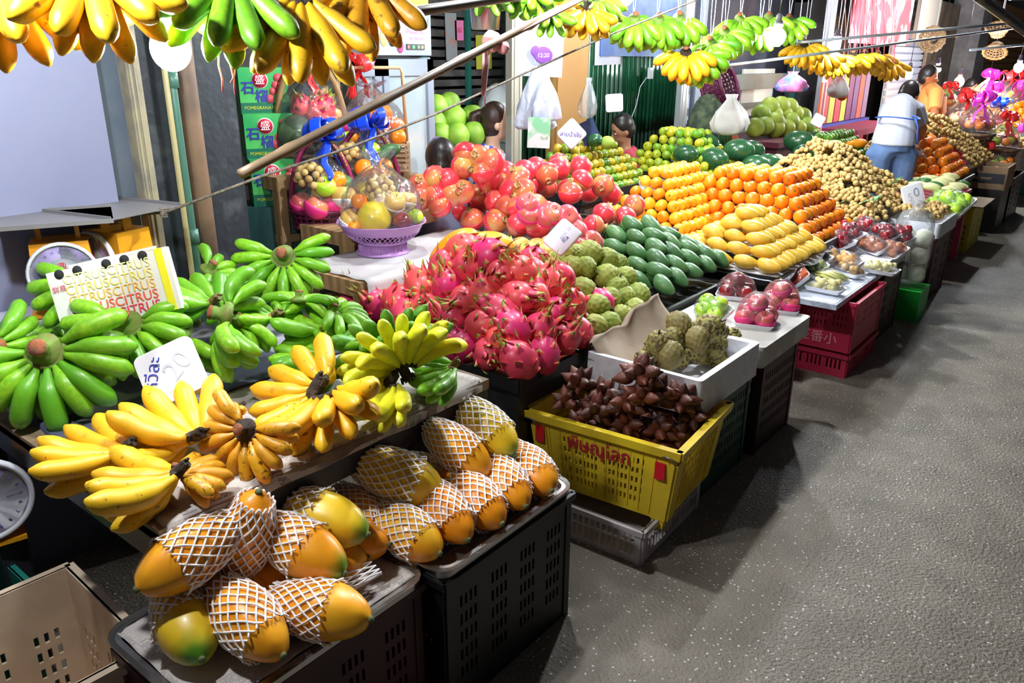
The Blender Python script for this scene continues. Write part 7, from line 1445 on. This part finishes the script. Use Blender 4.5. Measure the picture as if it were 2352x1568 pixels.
# ------------------------------------------------------------------ far tangerine box and far stalls
displaybox('display_box', 'far table with green tangerines and a papaya behind the pale melon', -2.55, -1.95, 6.62, 8.2, .72, rim=.04, h=.3, mat=M_('dark_wood', (.05, .035, .025)))
pyramid(TANG_G, 'tangerine', 'green tangerines in the far pile', -2.55, -2.0, 6.93, 8.05, .70, .040, 5, lay('far green tangerine'), s=1.2, stuff='pile of green tangerines on the far table behind the pale melon')
tray('styrofoam_box', 'white styrofoam box behind the far green tangerines', -3.02, -2.66, 8.0, 8.6, .80, .10, STYRO, .03, cat='box')
pyramid(TANG_L, 'tangerine', 'olive tangerines in the far styrofoam box', -3.0, -2.68, 8.03, 8.5, .87, .042, 3, lay('olive tangerine'), s=1.1, stuff='pile of olive tangerines in the far white styrofoam box')
for (c1, c2, lb) in (((1932, 340), (1960, 330), 'orange papaya in front of the far green tangerines'), ((1955, 330), (1985, 328), 'yellow-orange papaya beside the first far one')):
    A, B = D(*c1, 7.0), D(*c2, 7.0); papaya(lb, (A+B)/2, B-A, s=1, net=None, group=None, size=.72)
displaybox('display_box', 'far box of oranges right of the bending man', -1.88, -1.23, 7.56, 8.4, .62, rim=.04, h=.12)
pyramid(ORANGE, 'orange', 'oranges in the far pile right of the jeans', -1.86, -1.25, 7.58, 8.38, .60, .046, 5, lay('far orange'), s=1.2)
displaybox('display_box', 'far box heaped with golden longans', -2.3, -1.3, 8.6, 9.6, .63, rim=.04, h=.3)
HF = hp(-2.4, -1.26, 8.55, 9.75, .65, .85, .40)
k = 0
for i in range(8):
    for j in range(9):
        x = -1.32-i*.13-.065*(j % 2); y = 8.62+j*.145
        if x < -2.3 or y > 9.5: continue
        z = HF(x, y); n = Vector((.5, -.3, .8)).normalized()
        if k < 60: longan_bunch('golden longan bunch %s of the far heap' % ('low on the side' if z < .9 else 'near the top'), (x, y, z), n, 16, .075, 'far longan bunches, %s' % ('low' if z < .9 else 'top'), 1.25)
        k += 1
for k, (px, py, d) in enumerate(((2185, 348, 6.9), (2200, 365, 6.9), (2178, 372, 6.8), (2205, 382, 6.8), (2192, 392, 6.7))):
    spawn(DRAGON[k], ['far dragon fruit topmost beside the far oranges', 'far dragon fruit second beside the far longans', 'far dragon fruit nearest the far oranges', 'far dragon fruit at the right of its small group', 'far dragon fruit lowest in its small group'][k], 'dragon fruit', Matrix.Translation(D(px, py, d+1.3)) @ rndrot() @ Matrix.Scale(1.3, 4), 'far dragon fruit')
# pale long gourds and green mangoes right of the longans
displaybox('display_box', 'pink-lined tray of pale yellow mangoes and green mangoes beyond the longans', -1.52, -1.10, 6.66, 7.52, .60, rim=.03, h=.2, mat=M_('pink_tray', (.6, .08, .15), .5))
PALE = mango_specs('mango', M_('pale_mango_skin', (.72, .68, .32), .45, (.62, .62, .28), 20), .075, .034)
for k in range(22):
    i, j = k % 4, k//4; spawn(PALE[k % 3] if (k % 5) else MANGO_G[k % 3], 'pale yellow mango in the pink-lined tray' if (k % 5) else 'green mango among the pale ones in the pink-lined tray', 'mango', Matrix.Translation((-1.16-i*.10, 6.74+j*.14, .64+.035*(i > 0 and i < 3)+R.uniform(0, .02))) @ Matrix.Rotation(R.uniform(-.3, .3)-.1, 4, 'Z'), 'pale mangoes in the pink-lined tray' if (k % 5) else 'green mangoes in the pink-lined tray')
# styrofoam box of brown longans, green apple packs, cartons, crates
tray('styrofoam_box', 'white styrofoam box of brown longans right of the coconut bag', -1.36, -1.0, 5.90, 6.50, .46, .10, STYRO, .03, cat='box')
for k in range(8): longan_bunch('brown longan bunch in the white styrofoam box by the coconut bag', (-1.11-(k % 2)*.13, 5.98+(k//2)*.13, .60), Vector((.3, -.3, 1)).normalized(), 20, .07, 'longan bunches in the styrofoam box', 1.25)
crate('plastic_crate', 'dark red crate under the styrofoam box of brown longans', -1.36, -1.02, 5.92, 6.46, 0, .46, DRED, rows=4)
ycr = crate('plastic_crate', 'yellow slotted crate with dark lettering standing further up the lane', -1.50, -1.10, 7.83, 8.4, 0, .40, M_('yellow_far_crate', (.60, .50, .02), .5), rows=4, gx=(3, 4), pitch=.028, sw=.012, z0s=.12, z1s=.62)
lettering('ลาว', .11, M_('dark_purple_ink', (.08, .03, .15), .5), ycr, face((.02, -.291, .31), (1, 0, 0), (0, 0, 1)), bold=.003)
b = MB(); b.box((-1.27, 8.08, .412), (.5, .62, .012)); tag(b.build('cardboard_sheet', M_('brown_cardboard', (.30, .19, .10)), smooth=False), 'flat cardboard sheet on the yellow crate', 'cardboard')
pack('pack of green apples leaning behind the yellow crate, left', P(2170, 470, .58), -.8, .26, .18, .12, [(APPLE_G[k % 2], -.07+.07*(k % 3), -.04+.08*(k//3), .05, 1.1) for k in range(6)], tilt=.8)
pack('pack of green apples leaning behind the yellow crate, right', P(2195, 475, .58), -.8, .30, .20, .13, [(APPLE_G[k % 2], -.09+.09*(k % 3), -.045+.09*(k//3), .05, 1.3) for k in range(6)]+[(APPLE_G[0], 0, 0, .11, 1.3)], tilt=.8)
hb = thing('honey_carton', 'brown open carton with a dark lettered band, filled with yellow fruit', 'carton', (-1.34, 9.15, .44)); b = MB()
b.box((0, -.24, .09), (.62, .012, .22)); b.box((0, .24, .09), (.62, .012, .22)); b.box((.31, 0, .09), (.012, .48, .22)); b.box((-.31, 0, .09), (.012, .48, .22)); b.box((0, 0, 0), (.6, .47, .02)); b.build('box', M_('brown_cardboard', (.30, .19, .10)), hb, smooth=False)
b = MB(); b.box((0, -.2475, .09), (.60, .003, .09)); b.build('dark_band', M_('carton_dark_band', (.02, .02, .03), .5), hb, smooth=False)
lettering('Honey Dolly ionor', .045, M_('band_gold', (.55, .40, .20), .5), hb, face((.02, -.2495, .09), (1, 0, 0), (0, 0, 1)))
for k in range(10): spawn(ORANGE[k % 3], 'yellow-orange fruit inside the brown lettered carton', 'fruit', Matrix.Translation((-1.56+.10*(k % 5), 9.03+.14*(k//5), .56+.02*(k % 2))) @ rndrot(), 'fruit in the lettered carton')
b = MB(); b.box((-1.34, 9.15, .215), (.6, .5, .42)); tag(b.build('crate_stack', BLACKP, smooth=False), 'dark crate under the brown lettered carton', 'crate')
crate('plastic_crate', 'dark slotted crate beyond the yellow crate', -1.50, -1.05, 9.6, 10.4, 0, .46, BLACKP, rows=5, pitch=.03, sw=.014)
for k, (y, lb) in enumerate(((8.95, 'pack of mixed red and green apples on the dark far crate, near end'), (9.3, 'pack of mixed red and green apples on the dark far crate, far end'))):
    pack(lb, (-1.25, y+.75, .465), 0, .3, .26, .2, [((APPLE_P, APPLE_G, ORANGE)[q % 3][0], -.09+.09*(q % 3), -.07+.08*((q//3) % 3), .06+.07*(q//9), 1.1) for q in range(12)])
for k in range(2): crate('plastic_crate', ['upper white crate of longans at the right edge of the lane', 'lower white crate at the right edge of the lane'][1-k], -1.60, -1.17, 10.94, 11.6, .0+.33*k, .32, WC, rows=3, gx=(3, 5), pitch=.03, sw=.014)
for k in range(9): longan_bunch('dark gold longan bunch heaped on the white crates', (-1.25-(k % 3)*.13, 11.04+(k//3)*.2, .70+.06*((k % 3) == 1)), Vector((.3, -.3, 1)).normalized(), 14, .10, 'longans on the white crates', 1.6)
# far gift baskets in film with bright bows
FC = [M_('far_pink_film', (.85, .25, .45), .3, (.9, .6, .65), 12, .45, .6, coat=.8), M_('far_red_film', (.80, .05, .10), .3, (.85, .45, .4), 12, .45, .6, coat=.8), M_('far_purple_film', (.35, .15, .30), .3, (.7, .3, .5), 12, .45, .6, coat=.8)]
def far_basket(label, c, d, s, fm, bm_, bowc=None):
    p = D(*c, d); t = thing('gift_basket', label, 'fruit basket', p, 0, 'wrapped gift baskets further up the lane')
    b = MB(); weave(b, s*.75, s, s*.6, 18, 3, s*.045, z0=-s*.8); b.ell((0, 0, -s*.45), (s*.85, s*.85, s*.3), 14, 8); b.build('basket_body', DRATT, t)
    rr = random.Random(len(label)); me = [ORANGE, APPLE_P, APPLE_G, PEAR, APPLE_R]
    for k in range(12):
        a = k*2.4; q = s*.75*math.sqrt((k+.5)/12); sp = rr.choice(me)[0]; o = link(sp[0], sp[1], t, TR((q*math.cos(a), q*math.sin(a), s*.15+s*.5*(1-q/s)), rr.uniform(-1, 1), 0, rr.uniform(0, 6), s/.105*.75))
    dome(t, s*.98, s*1.7, s*.35, z0=-s*.15, seed=len(label))
    bow(t, Vector((.03, -.05, s*1.55)), s*.75, bm_, 6, 3, len(label)); return t
FBK = [('far basket with a red bow just right of the orange-shirted man', (2170, 245), 8.9, .13, RED_F), ('far basket with a red bow and pale fruit in front of the warm bulb', (2205, 285), 8.6, .17, RED_F), ('far basket with a magenta bow in the middle of the lane row', (2240, 300), 8.3, .18, MAG_F), ('far round basket with pink ribbons under the flat bulb', (2262, 238), 11.5, .22, MAG_F), ('far basket with red ribbons right of the flat bulb', (2310, 240), 11.8, .24, RED_F), ('far basket wrapped in pink with a white bow', (2265, 270), 10.2, .20, MAG_F), ('far basket with a red and blue bow near the right edge', (2300, 335), 8.6, .17, RED_F), ('far basket at the right edge with a magenta bow', (2340, 265), 11.0, .22, MAG_F), ('far basket holding red apples above the lettered carton', (2255, 385), 8.4, .13, RED_F), ('far basket low at the right edge', (2345, 345), 9.6, .17, MAG_F), ('far basket beyond, upper right, wrapped in pink', (2345, 225), 13.0, .25, MAG_F), ('far basket with a blue bow between the pink ones', (2285, 290), 9.4, .16, BLUE_F)]
for lb, c, d, s, m in FBK: far_basket(lb, c, d, s, None, m)
pyramid(ORANGE, 'orange', 'oranges in the farthest pile at the right edge', -1.75, -1.15, 12.0, 13.0, .80, .05, 4, lay('farthest orange'), s=1.3)
b = MB(); b.box((-2.15, 11.6, .33), (.9, 3.2, .66)); tag(b.build('stall_counter', M_('dark_wood', (.05, .035, .025)), smooth=False), 'long dark counter under the far gift baskets', 'counter')
b = MB(); b.box((-1.33, 12.5, .38), (.7, 1.3, .76)); tag(b.build('display_box', M_('teal_board', (.05, .22, .22), .6), smooth=False), 'teal box under the farthest oranges', 'box')
for k, (px, py, d) in enumerate(((2292, 80, 9.5), (2145, 92, 9.0), (2290, 105, 10.0))):
    b = MB(); weave(b, .06, .13, .10, 16, 4, .007); tag(b.build('cane_basket', RATTAN, M=Matrix.Translation(D(px, py, d)) @ Matrix.Rotation(.5+k, 4, 'X')), ['cane basket hanging right of the grey column', 'round cane basket hanging above the bending man', 'cane basket hanging at the far right'][k], 'basket', 'cane baskets hanging over the lane')
